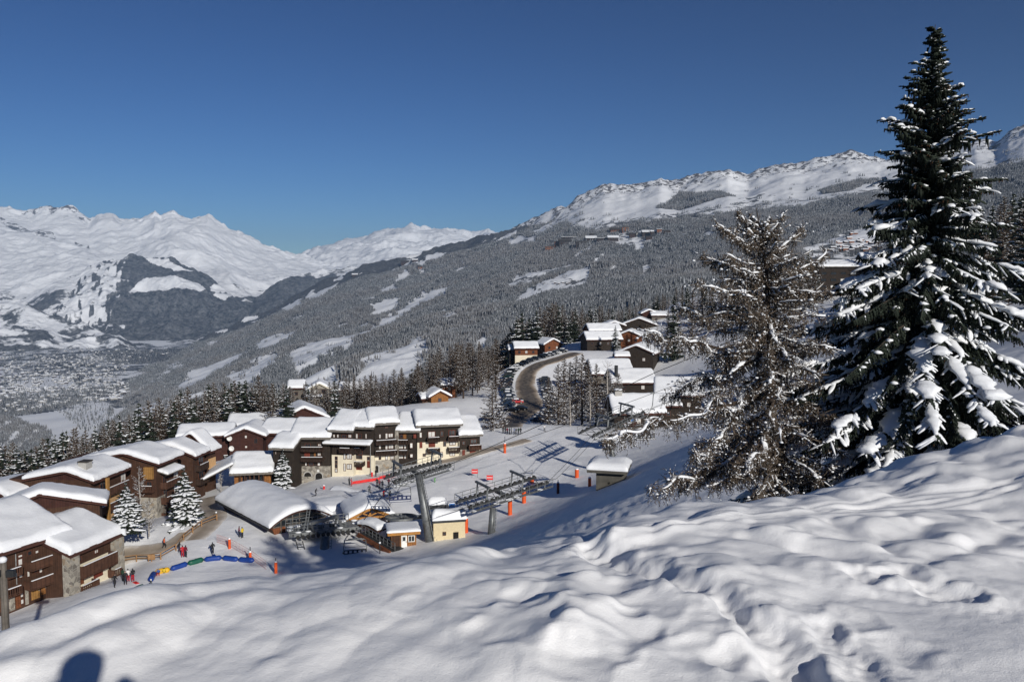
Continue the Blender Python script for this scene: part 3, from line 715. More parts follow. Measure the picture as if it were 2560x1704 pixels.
def tree(key, x, y, h, label, group, z=None, name=None):
    kind, tm, cm, sm = PROTO[key]; H0 = 10.0 if key == 'snowy_spruce' else (14.0 if kind == 'spruce' else 15.0)
    s = h / H0; r = empty(name or (kind + '_tree'), (x, y, (gz(x, y) if z is None else z) - 0.05), random.uniform(0, 6.28), label, 'tree', group)
    w = s * random.uniform(.88, 1.15); r.scale = (w, w, s)
    link('trunk', tm, r); link('crown', cm, r)['kind'] = 'stuff'; link('snow_load', sm, r)['kind'] = 'stuff'
    return r
def tree_px(key, px, py_base, py_top, Y, label, group):
    p = at(px, py_base, Y); h = (p - at(px, py_top, Y)).length
    return tree(key, p.x, p.y, h, label, group, z=min(p.z, gz(p.x, p.y)) if False else p.z)
# ------------------------------------------------------------------ the wood on the far flank (one mass of trees: stuff)
def far_tree_mesh(name, seed, kind):
    rnd = random.Random(seed); v, f, mi = [], [], []
    H, Rr = 1.0, 0.17 if kind else 0.14; n = 6; layers = 4
    for l in range(layers):
        z0 = 0.04 + 0.80 * l / layers; z1 = min(1.0, z0 + 0.42); r = Rr * (1 - l / (layers + 0.6))
        b = len(v); v.append((rnd.uniform(-.02, .02), rnd.uniform(-.02, .02), z1))
        t0 = rnd.uniform(0, 6.28)
        for j in range(n):
            t = t0 + 6.283 * j / n; q = r * rnd.uniform(.6, 1.3); v.append((q * math.cos(t), q * math.sin(t), z0 + rnd.uniform(-.05, .03)))
        for j in range(n):
            f.append((b, b + 1 + j, b + 1 + (j + 1) % n)); mi.append(0 if rnd.random() < 0.62 else 1)
    return np_mesh(name, np.array(v), np.array(f), [M['far_spruce' if kind else 'far_larch'], M['far_frost']], False, mi=mi)
def far_clump_mesh(name, seed, kind, n=7):
    """a handful of neighbouring trees of unequal height, one unit = one usual tree"""
    rnd = random.Random(seed); base = [far_tree_mesh('%s_t%d' % (name, k), seed * 10 + k, kind) for k in range(3)]; V, F, MI, o = [], [], [], 0
    for k in range(n):
        m = base[k % 3]; co = np.empty(len(m.vertices) * 3, np.float32); m.vertices.foreach_get('co', co); co = co.reshape(-1, 3).copy()
        t = k * 2.4 + rnd.uniform(-.4, .4); q = 0.95 * math.sqrt((k + .4) / n); h = rnd.uniform(.55, 1.25); co = co * (h * rnd.uniform(.85, 1.15), h * rnd.uniform(.85, 1.15), h) + (q * math.cos(t), q * math.sin(t), -.06)
        V.append(co); F.append(np.array([list(p.vertices) for p in m.polygons]) + o); MI += [p.material_index for p in m.polygons]; o += len(co)
    return np_mesh(name, np.concatenate(V), np.concatenate(F), [M['far_spruce' if kind else 'far_larch'], M['far_frost']], False, mi=MI)
def far_mats():
    for nm, a, b in (('far_spruce', (0.058, 0.065, 0.070), (0.115, 0.124, 0.134)), ('far_larch', (0.090, 0.086, 0.086), (0.17, 0.165, 0.165)), ('far_frost', (0.19, 0.20, 0.22), (0.36, 0.38, 0.41))):
        t = NT(nm); oi = t.n('ShaderNodeObjectInfo')
        t.col(t.mix(oi.outputs['Random'], a, b)).rough(0.9); M[nm] = t.m
far_mats()
def scatter(name, P, size, turn, kind, meshes, label, cat):
    """one mass of many small things: points with instances"""
    n = len(P); me = bpy.data.meshes.new(name); me.vertices.add(n); me.vertices.foreach_set('co', np.asarray(P, np.float32).ravel())
    for nm, val in (('size', size), ('turn', turn), ('kindf', kind)):
        a = me.attributes.new(nm, 'FLOAT', 'POINT'); a.data.foreach_set('value', np.asarray(val, np.float32))
    o = link(name, me); tag(o, label, cat, kind='stuff'); src = bpy.data.collections.new(name + '_sources')
    for k, m in enumerate(meshes): src.objects.link(bpy.data.objects.new('%s_%02d' % (name, k), m))
    ng = bpy.data.node_groups.new('scatter', 'GeometryNodeTree')
    ng.interface.new_socket('Geometry', in_out='INPUT', socket_type='NodeSocketGeometry'); ng.interface.new_socket('Geometry', in_out='OUTPUT', socket_type='NodeSocketGeometry')
    N_ = ng.nodes.new; gi, go = N_('NodeGroupInput'), N_('NodeGroupOutput')
    ci = N_('GeometryNodeCollectionInfo'); ci.inputs['Collection'].default_value = src; ci.inputs['Separate Children'].default_value = True; ci.inputs['Reset Children'].default_value = True
    iop = N_('GeometryNodeInstanceOnPoints'); iop.inputs['Pick Instance'].default_value = True
    def attr(nm):
        a = N_('GeometryNodeInputNamedAttribute'); a.data_type = 'FLOAT'; a.inputs['Name'].default_value = nm; return a.outputs['Attribute']
    fi = N_('FunctionNodeFloatToInt'); ng.links.new(attr('kindf'), fi.inputs[0]); ng.links.new(fi.outputs[0], iop.inputs['Instance Index'])
    cx = N_('ShaderNodeCombineXYZ'); ng.links.new(attr('turn'), cx.inputs[2])
    ng.links.new(cx.outputs[0], iop.inputs['Rotation']); ng.links.new(attr('size'), iop.inputs['Scale'])
    ng.links.new(gi.outputs[0], iop.inputs['Points']); ng.links.new(ci.outputs[0], iop.inputs['Instance']); ng.links.new(iop.outputs[0], go.inputs[0])
    o.modifiers.new('scatter', 'NODES').node_group = ng
    return o
def forest():
    px, py, Y, co = FLANK; nu, nv = px.shape
    cz = co[:, -nv:, :] if co.shape[1] > nv else co
    r = np.random.default_rng(5); pts = []
    N = 300000
    # uniform over the slope's real area: sample grid cells by their plan area
    e1 = cz[1:, :-1] - cz[:-1, :-1]; e2 = cz[:-1, 1:] - cz[:-1, :-1]
    A = np.abs(e1[..., 0] * e2[..., 1] - e1[..., 1] * e2[..., 0])
    Yc = Y[:-1, :-1]; A = A * np.where(Yc < 1500, 5.0, np.clip((2600.0 / Yc), 0.3, 2.0) ** 1.5) * (Yc < 6000) * (px[:-1, :-1] > -60)
    cdf = np.cumsum(A.ravel()); k = np.searchsorted(cdf, r.random(N) * cdf[-1]); i, j = k // (nv - 1), k % (nv - 1)
    u, w = r.random(N), r.random(N)
    P = cz[i, j] + e1[i, j] * u[:, None] + e2[i, j] * w[:, None]
    ppx = px[i, j] + (px[i + 1, j] - px[i, j]) * u; ppy = py[i, j] + (py[i, j + 1] - py[i, j]) * w
    op = flank_open(ppx, ppy)
    dens = 0.92 - 0.45 * sstep(0.0, 0.6, noise2(P[:, 0] / 260, P[:, 1] / 260, 77)) - 0.25 * sstep(.1, .5, noise2(P[:, 0] / 60, P[:, 1] / 60, 76)); dens = dens * (1 - op) + 0.006 * op
    band = (ppy - treeline(ppx)); up = (ppx > 1230) & (band < 0)
    dens = np.where(up, 0.045 * np.exp(band / 16.0) + 0.0008, dens)
    patch = in_poly(ppx, ppy, [(1640, 520), (1700, 490), (1800, 480), (1840, 495), (1780, 510), (1700, 530)]) | in_poly(ppx, ppy, [(2050, 480), (2150, 460), (2200, 462), (2130, 485), (2060, 492)])
    dens = np.where(patch, 0.7, dens)
    keep = r.random(N) < dens; P, ppx = P[keep], ppx[keep]; n = len(P)
    d = P[:, 1]; sz = r.uniform(6, 15, n) * (1 + .35 * noise2(P[:, 0] / 170, P[:, 1] / 170, 79)) * np.clip(d / 3600, 0.95, 1.35)
    kind = (noise2(P[:, 0] / 420, P[:, 1] / 420, 78) + 0.5 * r.random(n) - 0.15 - 0.35 * sstep(1500, 2600, d) * 0 > 0.1).astype(int)
    near = d < 1500; sz = np.where(near, sz, sz * 1.05); k4 = kind * 2 + r.integers(0, 2, n)
    scatter('flank_forest', P[near], sz[near], r.random(near.sum()) * 6.28, k4[near], [far_tree_mesh('far_tree_%d' % k2, 300 + k2, k2 // 2) for k2 in range(4)], 'nearer snowy trees of the wood on the long flank', 'forest')
    scatter('far_flank_forest', P[~near], sz[~near], r.random((~near).sum()) * 6.28, k4[~near], [far_clump_mesh('far_clump_%d' % k2, 320 + k2, k2 // 2) for k2 in range(4)], 'dense snowy wood covering the long flank across the valley', 'forest')
    print('near', near.sum(), 'far clumps', (~near).sum())
    print('forest trees', n)
forest()
# ------------------------------------------------------------------ houses
def wood_mat(name, c, board=0.16, var=0.35):
    t = NT(name); v = t.coord('Object'); vf = t.coord('Object', (1, 1, 0.02)); w = t.n('ShaderNodeTexWave', wave_type='BANDS', bands_direction='DIAGONAL')
    t.l(vf, w.inputs['Vector']); w.inputs['Scale'].default_value = 0.31 / board; w.inputs['Distortion'].default_value = 0.6
    n = t.noise(v, 1.3, 5, 0.65)
    a = t.mix(t.maprange(n, 0.3, 0.7), tuple(x * (1 - var) for x in c), tuple(x * (1 + var) for x in c))
    t.col(t.mix(t.maprange(w.outputs['Fac'], 0.0, 0.25, 0.55, 0.0), a, tuple(x * 0.35 for x in c))).rough(0.85); M[name] = t.m
wood_mat('wood_dark', (0.026, 0.019, 0.015)); wood_mat('wood_brown', (0.060, 0.029, 0.018)); wood_mat('wood_maroon', (0.048, 0.018, 0.014))
wood_mat('wood_orange', (0.23, 0.10, 0.032)); wood_mat('wood_rust', (0.150, 0.052, 0.022)); wood_mat('wood_grey', (0.13, 0.115, 0.10)); wood_mat('wood_yellow', (0.30, 0.16, 0.05))
wood_mat('balcony_wood', (0.038, 0.022, 0.016), 0.3); wood_mat('balcony_brown', (0.075, 0.035, 0.022), 0.3)
plain('plaster', (0.66, 0.60, 0.47), 0.9, var=0.10, scale=0.7); plain('plaster_ochre', (0.48, 0.30, 0.15), 0.9, var=0.15); plain('plaster_grey', (0.36, 0.35, 0.33), 0.9, var=0.15)
plain('shutter_red', (0.14, 0.030, 0.018), 0.7); plain('frame_brown', (0.085, 0.030, 0.018), 0.7); plain('frame_white', (0.6, 0.6, 0.58), 0.6)
plain('fascia', (0.15, 0.135, 0.12), 0.8); plain('fascia_brown', (0.060, 0.024, 0.018), 0.8); plain('roof_dark', (0.05, 0.045, 0.04), 0.8)
plain('curtain', (0.55, 0.55, 0.53), 0.6, var=0.2, scale=1.2); plain('pipe_metal', (0.28, 0.28, 0.28), 0.5, 0.6); plain('steel', (0.20, 0.21, 0.215), 0.55, 0.7, var=0.25); plain('steel_dark', (0.045, 0.048, 0.052), 0.6, 0.4)
plain('concrete', (0.085, 0.08, 0.07), 0.95, var=0.35, scale=0.9); plain('white_paint', (0.72, 0.72, 0.70), 0.5, var=0.06); plain('shade_black', (0.012, 0.011, 0.010), 0.9)  # last one: near-black paint standing in for the shade inside openings
def stone_mat():
    t = NT('stone'); v = t.coord('Object'); vo = t.n('ShaderNodeTexVoronoi'); vo.inputs['Scale'].default_value = 1.7; t.l(v, vo.inputs['Vector'])
    ve = t.n('ShaderNodeTexVoronoi', feature='DISTANCE_TO_EDGE'); ve.inputs['Scale'].default_value = 1.7; t.l(v, ve.inputs['Vector'])
    sp = t.n('ShaderNodeSeparateColor'); t.l(vo.outputs['Color'], sp.inputs[0])
    c = t.ramp(sp.outputs[0], [(0.0, (0.13, 0.115, 0.10)), (0.45, (0.25, 0.23, 0.20)), (0.8, (0.36, 0.33, 0.28)), (1.0, (0.22, 0.17, 0.12))])
    e = t.maprange(ve.outputs['Distance'], 0.0, 0.09); t.col(t.mix(e, (0.34, 0.32, 0.28), c)).rough(0.95).bump(e, 0.8, 0.05); M['stone'] = t.m
stone_mat()
def glass_mat():
    t = NT('window_glass'); t.col((0.02, 0.025, 0.03)).rough(0.08); t.b.inputs['Specular IOR Level'].default_value = 0.8; M['window_glass'] = t.m
glass_mat()

def level_pt(z, px, py):
    k = at(px, py, 1.0).z; return at(px, py, z / k)
def snow_cap(prof, a, b, T, seed, eave_r=0.55, swap=False, edge0=True, edge1=True):
    """prof: polyline (across, z) of the roof surface; a..b: extent along the ridge; returns mesh verts, faces"""
    P = np.array(prof, float); seg = np.hypot(*np.diff(P, axis=0).T); W = seg.sum(); L = b - a
    def sample(n, step):
        d = [0, .04, .12, .26, .45, .7]; m = max(3, int((n - 1.4) / step)); return np.unique(np.clip(np.r_[d, np.linspace(.7, n - .7, m + 1), [n - x for x in d]], 0, n))
    s = sample(L, 0.75); t = sample(W, 0.6); S, Tt = np.meshgrid(s, t, indexing='ij'); cum = np.r_[0, np.cumsum(seg)]
    across = np.interp(Tt, cum, P[:, 0]); z = np.interp(Tt, cum, P[:, 1])
    k = 5; zs = np.mean([np.interp(np.clip(Tt + o, 0, W), cum, P[:, 1]) for o in np.linspace(-.7, .7, k)], 0)
    mid = sstep(0.7, 1.4, np.minimum(Tt, W - Tt)); z = z * (1 - mid) + zs * mid
    ed = np.minimum(np.minimum(Tt, W - Tt), np.minimum(S, L - S)); r = eave_r
    th = T * np.sqrt(np.clip(1 - (1 - np.clip(ed / r, 0, 1)) ** 2, 0, 1)) * (1 + 0.18 * noise2(S * .35 + seed, Tt * .5, 7) + 0.10 * noise2(S * 1.3, Tt * 1.3 + seed, 8))
    out = 0.16 * np.exp(-((ed - 0.10) / 0.12) ** 2) * (1 + 0.9 * noise2((S + Tt) * 1.9, S * .9 + seed, 9))
    across = across + out * np.where(Tt < W / 2, -1, 1) * (np.minimum(Tt, W - Tt) <= ed + 1e-6) * np.sign(P[-1, 0] - P[0, 0])
    al = a + S + out * np.where(S < L / 2, -1, 1) * (np.minimum(S, L - S) <= ed + 1e-6)
    co = np.stack([across, al, z + th], -1) if swap else np.stack([al, across, z + th], -1)
    return co.reshape(-1, 3), grid_faces(len(s), len(t))
class House:
    def __init__(s, name, label, cat, P0, rz, L, D, Hz, parent=None, group=None):
        """P0: base corner at the foot of the near-left end of the front wall, eaves Hz above it"""
        s.Mw = Matrix.Translation(P0) @ Matrix.Rotation(rz, 4, 'Z'); s.L, s.D, s.H, s.rz, s.P0 = L, D, Hz, rz, Vector(P0); s.seed = random.uniform(0, 99)
        if parent is None:
            s.root = empty(name, P0, rz, label, cat, group); s.Ml = Matrix.Identity(4)
        else:
            s.root = parent; s.Ml = (Matrix.Translation(parent.location) @ Matrix.Rotation(parent.rotation_euler.z, 4, 'Z')).inverted() @ s.Mw
        s.inv = s.Mw.inverted()
    def link(s, name, me, parent=None):
        if s.Ml != Matrix.Identity(4): me.transform(s.Ml)
        return link(name, me, parent or s.root)
    def part(s, name, mb, mat, parent=None, smooth=False): return s.link(name, mb.mesh(name, [M[m] for m in (mat if isinstance(mat, (list, tuple)) else [mat])], smooth), parent)
    def fs(s, px, py, face='f'):
        """photo pixel -> (along, height) on a wall"""
        r = at(px, py, 1.0); o, d = s.inv @ Vector((0, 0, 0)), s.inv.to_3x3() @ r
        if face == 'f': t = -o.y / d.y; p = o + d * t; return p.x, p.z
        X = s.L if face == 'r' else 0.0; t = (X - o.x) / d.x; p = o + d * t; return p.y, p.z
    def fbox(s, mb, face, a0, a1, z0, z1, o0, o1, m=0):
        """box on a wall: a along it, o outward from it"""
        if face == 'f': mb.box(a0, a1, -o1, -o0, z0, z1, m)
        elif face == 'r': mb.box(s.L + o0, s.L + o1, a0, a1, z0, z1, m)
        else: mb.box(-o1, -o0, a0, a1, z0, z1, m)
        return mb
    def walls(s, bands, gable=None):
        for z0, z1, m in bands: s.part('wall', MB().box(0, s.L, 0, s.D, z0, z1), m)
    def panel(s, face, a0, a1, z0, z1, mat, name='wall_panel', o=0.03): return s.part(name, s.fbox(MB(), face, a0, a1, z0, z1, 0.0 - 0.05, o), mat)
    def window(s, face, a, z, w, h, pane='window_glass', frame='frame_brown', mull=True, o=0.04, name='window'):
        b = MB(); f = min(0.09, w * .14)
        for x0, x1, y0, y1 in ((a - w/2, a - w/2 + f, z - h/2, z + h/2), (a + w/2 - f, a + w/2, z - h/2, z + h/2), (a - w/2 + f, a + w/2 - f, z - h/2, z - h/2 + f), (a - w/2 + f, a + w/2 - f, z + h/2 - f, z + h/2)):
            s.fbox(b, face, x0, x1, y0, y1, 0.0, o + 0.05)
        if mull and w > 0.7: s.fbox(b, face, a - .03, a + .03, z - h/2 + f, z + h/2 - f, 0.0, o + 0.04)
        wdw = s.part(name, b, frame)
        s.part('pane', s.fbox(MB(), face, a - w/2 + f, a + w/2 - f, z - h/2 + f, z + h/2 - f, -0.02, o), pane, wdw)
        return wdw
    def shutter(s, face, a, z, w, h, mat='shutter_red', name='shutter'):
        b = MB(); s.fbox(b, face, a - w/2, a + w/2, z - h/2, z + h/2, -0.02, 0.06)
        n = max(2, int(h / .45))
        for i in range(n + 1): zz = z - h/2 + h * i / n; s.fbox(b, face, a - w/2 - .02, a + w/2 + .02, zz - .03, zz + .03, 0.06, 0.09)
        return s.part(name, b, mat)
    def door(s, face, a, z0, w, h, mat='wood_brown', frame='frame_brown', name='door'):
        b = MB(); s.fbox(b, face, a - w/2, a + w/2, z0, z0 + h, -0.02, 0.05)
        for k in range(max(2, int(w / .3))): x = a - w/2 + w * (k + .5) / max(2, int(w / .3)); s.fbox(b, face, x - .02, x + .02, z0 + .1, z0 + h - .1, 0.05, 0.07)
        d = s.part(name, b, mat); h_ = s.fbox(MB(), face, a + w * .33, a + w * .33 + .1, z0 + h * .45, z0 + h * .5, 0.07, 0.13); s.part('handle', h_, 'pipe_metal', d)
        return d
    def balcony(s, face, a0, a1, z, depth=1.25, rail=1.0, mat='balcony_wood', solid=False, step=0.28):
        b = MB(); s.fbox(b, face, a0, a1, z - .16, z, -0.05, depth); o = s.part('balcony', b, mat)
        r = MB()
        if solid:
            s.fbox(r, face, a0, a1, z + .05, z + rail, depth - .08, depth); s.fbox(r, face, a0 - .04, a1 + .04, z + rail, z + rail + .07, depth - .12, depth + .04)
        else:
            n = max(3, int((a1 - a0) / step))
            for i in range(n + 1):
                x = a0 + (a1 - a0) * i / n; s.fbox(r, face, x - .07, x + .07, z - .10, z + rail, depth - .05, depth)
            s.fbox(r, face, a0, a1, z + rail, z + rail + .08, depth - .10, depth + .04); s.fbox(r, face, a0, a1, z + .12, z + .2, depth - .09, depth - .05)
        for x in (a0, a1): s.fbox(r, face, x - .05, x + .05, z, z + rail, 0, depth - .1)
        s.part('railing', r, mat, o)
        if step < 0.5:
            sn = MB(); s.fbox(sn, face, a0 + .1, a1 - .1, z + rail + .08, z + rail + .16, depth - .12, depth + .02); s.part('snow', sn, 'roof_snow', o)
        return o
    def roof(s, rise, wf, wb=None, axis='x', ov=0.9, ovs=0.6, T=0.75, fas='fascia', soff='roof_dark', gable='wood_dark', drop_b=None):
        """gable roof; axis 'x': ridge along the front wall, front slope wf wide, back slope wb; axis 'y': ridge runs back, wf/wb left/right"""
        L, D, H = s.L, s.D, s.H; wb = wb if wb is not None else wf; sl = rise / wf; slb = rise / wb if drop_b is None else drop_b
        p = [(-ov, H - ov * sl), (wf, H + rise), (wf + wb + ov, H + rise - slb * (wb + ov))]; ax = 'x' if axis == 'x' else 'y'
        a, b = (-ovs, L + ovs) if axis == 'x' else (-ovs, D + ovs)
        # gable walls under the roof
        poly = [(0.0, H), (wf, H + rise - 0.02), (wf + wb, H + rise - slb * wb)] + ([(wf + wb, H - 0.0)] if H + rise - slb * wb > H + .05 else [])
        s.part('gable_wall', MB().prism(poly, ax, 0.002, (L if axis == 'x' else D) - 0.002), gable)
        th = 0.28; up = [(x, z + 0.30) for x, z in p]
        r = MB().prism([(x, z + 0.02) for x, z in p] + up[::-1], ax, a, b)
        ro = s.part('roof', r, soff)
        f = MB()      # fascia boards at eaves and verges
        if axis == 'x':
            f.box(a - .03, b + .03, p[0][0] - .08, p[0][0] - .005, p[0][1] - .12, p[0][1] + .36); f.box(a - .03, b + .03, p[2][0] + .005, p[2][0] + .08, p[2][1] - .12, p[2][1] + .36)
        else:
            f.box(p[0][0] - .08, p[0][0] - .005, a - .03, b + .03, p[0][1] - .12, p[0][1] + .36); f.box(p[2][0] + .005, p[2][0] + .08, a - .03, b + .03, p[2][1] - .12, p[2][1] + .36)
        for q in (a - .07, b + .01): f.prism([(x, z - .06) for x, z in p] + [(x, z + .34) for x, z in p][::-1], ax, q, q + .06)
        s.part('fascia', f, fas, ro)
        co, fc = snow_cap(up, a, b, T, s.seed, swap=(axis != 'x'))
        if axis != 'x': fc = fc[:, ::-1]
        me = np_mesh('snow', co, fc, [M['roof_snow']], True); s.link('snow', me, ro)
        s.ridge = (wf, H + rise); return ro
    def shed(s, face, a0, a1, z, depth, drop, T=0.35, name='awning', mat='roof_dark', fas='fascia'):
        """small lean-to roof on a wall"""
        b = MB()
        P = lambda a, o, zz: {'f': (a, -o, zz), 'r': (s.L + o, a, zz), 'l': (-o, a, zz)}[face]
        vs = [P(a0, 0, z), P(a1, 0, z), P(a1, depth, z - drop), P(a0, depth, z - drop)]; vs += [(x, y, q + .2) for x, y, q in vs]
        b.add(vs, [(0, 1, 2, 3), (7, 6, 5, 4), (0, 4, 5, 1), (1, 5, 6, 2), (2, 6, 7, 3), (3, 7, 4, 0)]); o = s.part(name, b, fas)
        co, fc = snow_cap([(0, z + .2), (depth, z - drop + .2)], a0, a1, T, s.seed + 3)
        tr = np.array([P(al, ac, zz) for al, ac, zz in co]); s.link('snow', np_mesh('snow', tr, fc, [M['roof_snow']], True), o); return o
    def chimney(s, x, y, z0, z1, w=0.9, d=0.7, mat='plaster_grey', cap='roof_dark', snow=True):
        b = MB().box(x - w/2, x + w/2, y - d/2, y + d/2, z0, z1); o = s.part('chimney', b, mat)
        s.part('cap', MB().box(x - w/2 - .1, x + w/2 + .1, y - d/2 - .1, y + d/2 + .1, z1 + .002, z1 + .18), cap, o)
        if snow: s.part('snow', MB().blob((x, y, z1 + .28), (w * .62, d * .65, .3), 8, 5), 'roof_snow', o, True)
        return o
    def dish(s, face, a, z, r=0.45):
        n = 10; b = MB(); vs = [({'f': (a + r * math.cos(t), -.25, z + r * math.sin(t)), 'r': (s.L + .25, a + r * math.cos(t), z + r * math.sin(t))}[face]) for t in [2 * math.pi * i / n for i in range(n)]]
        c = {'f': (a, -.12, z), 'r': (s.L + .12, a, z)}[face]; c2 = {'f': (a, -.08, z), 'r': (s.L + .08, a, z)}[face]
        b.add(vs + [c, c2], [(i, (i + 1) % n, n) for i in range(n)] + [((i + 1) % n, i, n + 1) for i in range(n)]); s.fbox(b, face, a - .04, a + .04, z - .04, z + .04, 0, .1); return s.part('satellite_dish', b, 'white_paint')
def house_px(name, label, cat, E0, Y0, E1, Rp, at1, base_py, D=None, parent=None, group=None, ov=0.9, ovs=0.6, Lfix=None, T=0.75, base_z=None, inset=0.0):
    """a house whose front eave runs level between two photo pixels and whose ridge end shows at Rp; returns House, rise, wf"""
    P0 = at(E0[0], E0[1], Y0); P1 = level_pt(P0.z, *E1); d = P1 - P0; d.z = 0; L = d.length; d.normalize(); n = Vector((-d.y, d.x, 0)); rz = math.atan2(d.y, d.x)
    Q = P1 if at1 else P0; r = at(Rp[0], Rp[1], 1.0); t = Q.dot(d) / r.dot(d); X = r * t; wt = (X - Q).dot(n); rise_t = X.z - Q.z - T * 0.75
    if Lfix: L = Lfix
    if abs(rz) < R(35):          # seen nearly square on: take a usual pitch and find how far back the ridge stands
        sl = 0.40; wt = 1.0
        while wt < 14 and pix(*(Q + n * wt + Vector((0, 0, sl * wt + T * 0.75))))[1] > Rp[1]: wt += 0.05
        rise_t = sl * wt
    sl = max(0.12, rise_t / max(wt, 1.0)); wf = max(1.5, wt - ov); rise = sl * wf
    eave = P0.z + ov * sl - 0.05           # wall head: the eave edge hangs below it
    corner = P0 + n * ov + d * ovs
    bz = base_z if base_z is not None else at(E0[0], base_py, Y0).z
    foot = Vector((corner.x, corner.y, bz)); Dd = D or 2 * wf
    h = House(name, label, cat, foot, rz, L - 2 * ovs, Dd, eave - bz, parent, group); h.T = T; h.rise, h.wf, h.ov, h.ovs = rise, wf, ov, ovs
    print('%s L %.1f wf %.1f rise %.1f H %.1f rz %.0f' % (name, L, wt, rise_t, h.H, math.degrees(rz)))
    return h
# ---- the apartment block facing the piste (one building of stepped sections)
z5 = lambda x, y: (680 + x / 6.817, 1000 + y / 6.817)
z6 = lambda x, y: (930 + x / 6.817, 990 + y / 6.817)
z4 = lambda x, y: (x / 4.752, 1230 + y / 4.752)
z2 = lambda x, y: (300 + x / 3.136, 1000 + y / 3.136)
def feats(h, Z, face, items):
    for it in items:
        k, x, y, w, hh = it[:5]; a, z = h.fs(*Z(x, y), face); a2, a1 = h.fs(*Z(x + w / 2, y), face)[0], h.fs(*Z(x - w / 2, y), face)[0]; z2_, z1_ = h.fs(*Z(x, y + hh / 2), face)[1], h.fs(*Z(x, y - hh / 2), face)[1]; a = (a1 + a2) / 2
        W, Hh = abs(a2 - a1), abs(z1_ - z2_)
        if k == 'w': h.window(face, a, z, W, Hh, 'curtain', it[5] if len(it) > 5 else 'frame_brown')
        elif k == 'g': h.window(face, a, z, W, Hh, 'window_glass', it[5] if len(it) > 5 else 'frame_brown')
        elif k == 's': h.shutter(face, a, z, W, Hh, it[5] if len(it) > 5 else 'shutter_red')
        elif k == 'd': h.door(face, a, z - Hh / 2, W, Hh, it[5] if len(it) > 5 else 'wood_brown')
        elif k == 'p': h.panel(face, a - W / 2, a + W / 2, z - Hh / 2, z + Hh / 2, it[5])
        elif k == 'b': h.balcony(face, a - W / 2, a + W / 2, z - Hh / 2, 1.2, Hh, *(it[5:]))
        elif k == 'a':     # arched opening; its inner shade is painted as a near-black slab
            b = MB(); n = 10; r = W / 2; zz = z - Hh / 2; top = z + Hh / 2 - r
            pts = [(a - r, zz), (a + r, zz)] + [(a + r * math.cos(t), max(top, zz + .05) + r * math.sin(t)) for t in [math.pi * i / n for i in range(n + 1)]]
            h.part('archway', b.prism(pts, 'y', -0.06, -0.002) if face == 'f' else b, 'shade_black')
            h.part('arch_frame', MB().prism([(a - r - .2, zz), (a + r + .2, zz), (a + r + .2, top)] + [(a + (r + .2) * math.cos(t), max(top, zz + .05) + (r + .2) * math.sin(t)) for t in [math.pi * i / n for i in range(n + 1)]], 'y', -0.03, 0.02), 'plaster_grey')
def bands(h, Z, zs, x=0):
    """wall bands between photo heights: [(y_top or None, mat)...] from the top down"""
    prev = h.H; ys = []
    for y, m in zs:
        z = -4.0 if y is None else h.fs(*Z(x, y), 'f')[1]; ys.append((z, prev, m)); prev = z
    h.walls(ys)
apt = empty('apartment_building', at(730, 1213, 150), 0, 'long stepped apartment block in dark timber and cream render along the piste', 'building')
def sec(E0, Y0, E1, Rp, at1, base, D=9.0, wf_max=None, **k):
    h = house_px('section', None, None, E0, Y0 * .885, E1, Rp, at1, base, D=D, parent=apt, ov=1.0, ovs=0.35, **k)
    h.roof(h.rise, h.wf, h.wf * 0.8, T=0.8, ov=1.0, ovs=0.35); return h
h = sec((722, 1096), 171, (826, 1096), (832, 1046), 1, 1213)
bands(h, z5, [(1122, 'wood_dark'), (None, 'stone')], 700)
feats(h, z5, 'f', [('p', 440, 1160, 130, 78, 'wood_dark'), ('a', 610, 1262, 120, 70), ('a', 800, 1290, 115, 110), ('g', 470, 1250, 40, 90), ('w', 465, 735, 26, 50), ('s', 405, 905, 38, 80), ('w', 470, 1070, 36, 74),
    ('g', 610, 765, 100, 60), ('w', 815, 760, 70, 46), ('s', 600, 925, 95, 66), ('s', 730, 920, 30, 66, 'wood_orange'), ('w', 806, 920, 62, 62), ('w', 580, 1085, 34, 60), ('g', 665, 1085, 90, 60), ('w', 800, 1085, 52, 62),
    ('b', 705, 815, 370, 60), ('b', 705, 985, 370, 60), ('w', 787, 1197, 38, 34, 'frame_white'), ('d', 440, 1420, 90, 90)])
h = sec((819, 1077), 171.5, (882, 1079), (846, 1024), 0, 1188, D=10)
bands(h, z5, [(935, 'wood_dark'), (None, 'plaster')], 1200)
feats(h, z5, 'f', [('w', 1060, 606, 32, 54), ('w', 1125, 606, 32, 54), ('g', 1235, 610, 90, 60), ('w', 1330, 610, 60, 62), ('g', 1097, 985, 46, 60), ('g', 1097, 1050, 46, 56), ('g', 1097, 1118, 46, 70), ('w', 1097, 1195, 46, 66),
    ('w', 1240, 955, 40, 100), ('w', 1320, 955, 90, 92), ('w', 1240, 1140, 36, 130), ('w', 1320, 1130, 88, 92), ('b', 1275, 835, 180, 66)])
a0, z0 = h.fs(*z5(925, 716)); a1, _ = h.fs(*z5(1715, 716)); h.shed('f', a0, a1, z0 + .35, 1.7, .45, 0.45)
h2 = sec((871, 1069), 172.5, (934, 1071), (882, 1023), 0, 1188, D=10)
bands(h2, z5, [(935, 'wood_dark'), (None, 'plaster')], 1500)
feats(h2, z5, 'f', [('w', 1448, 608, 40, 84), ('g', 1500, 608, 60, 84), ('w', 1606, 610, 26, 80), ('w', 1400, 815, 60, 50, 'wood_orange'), ('g', 1485, 850, 120, 150), ('g', 1485, 965, 110, 70), ('s', 1485, 1140, 104, 84), ('d', 1645, 1090, 50, 120, 'shutter_red'), ('g', 1645, 990, 46, 60),
    ('b', 1420, 1060, 330, 66), ('b', 1440, 835, 190, 66)])
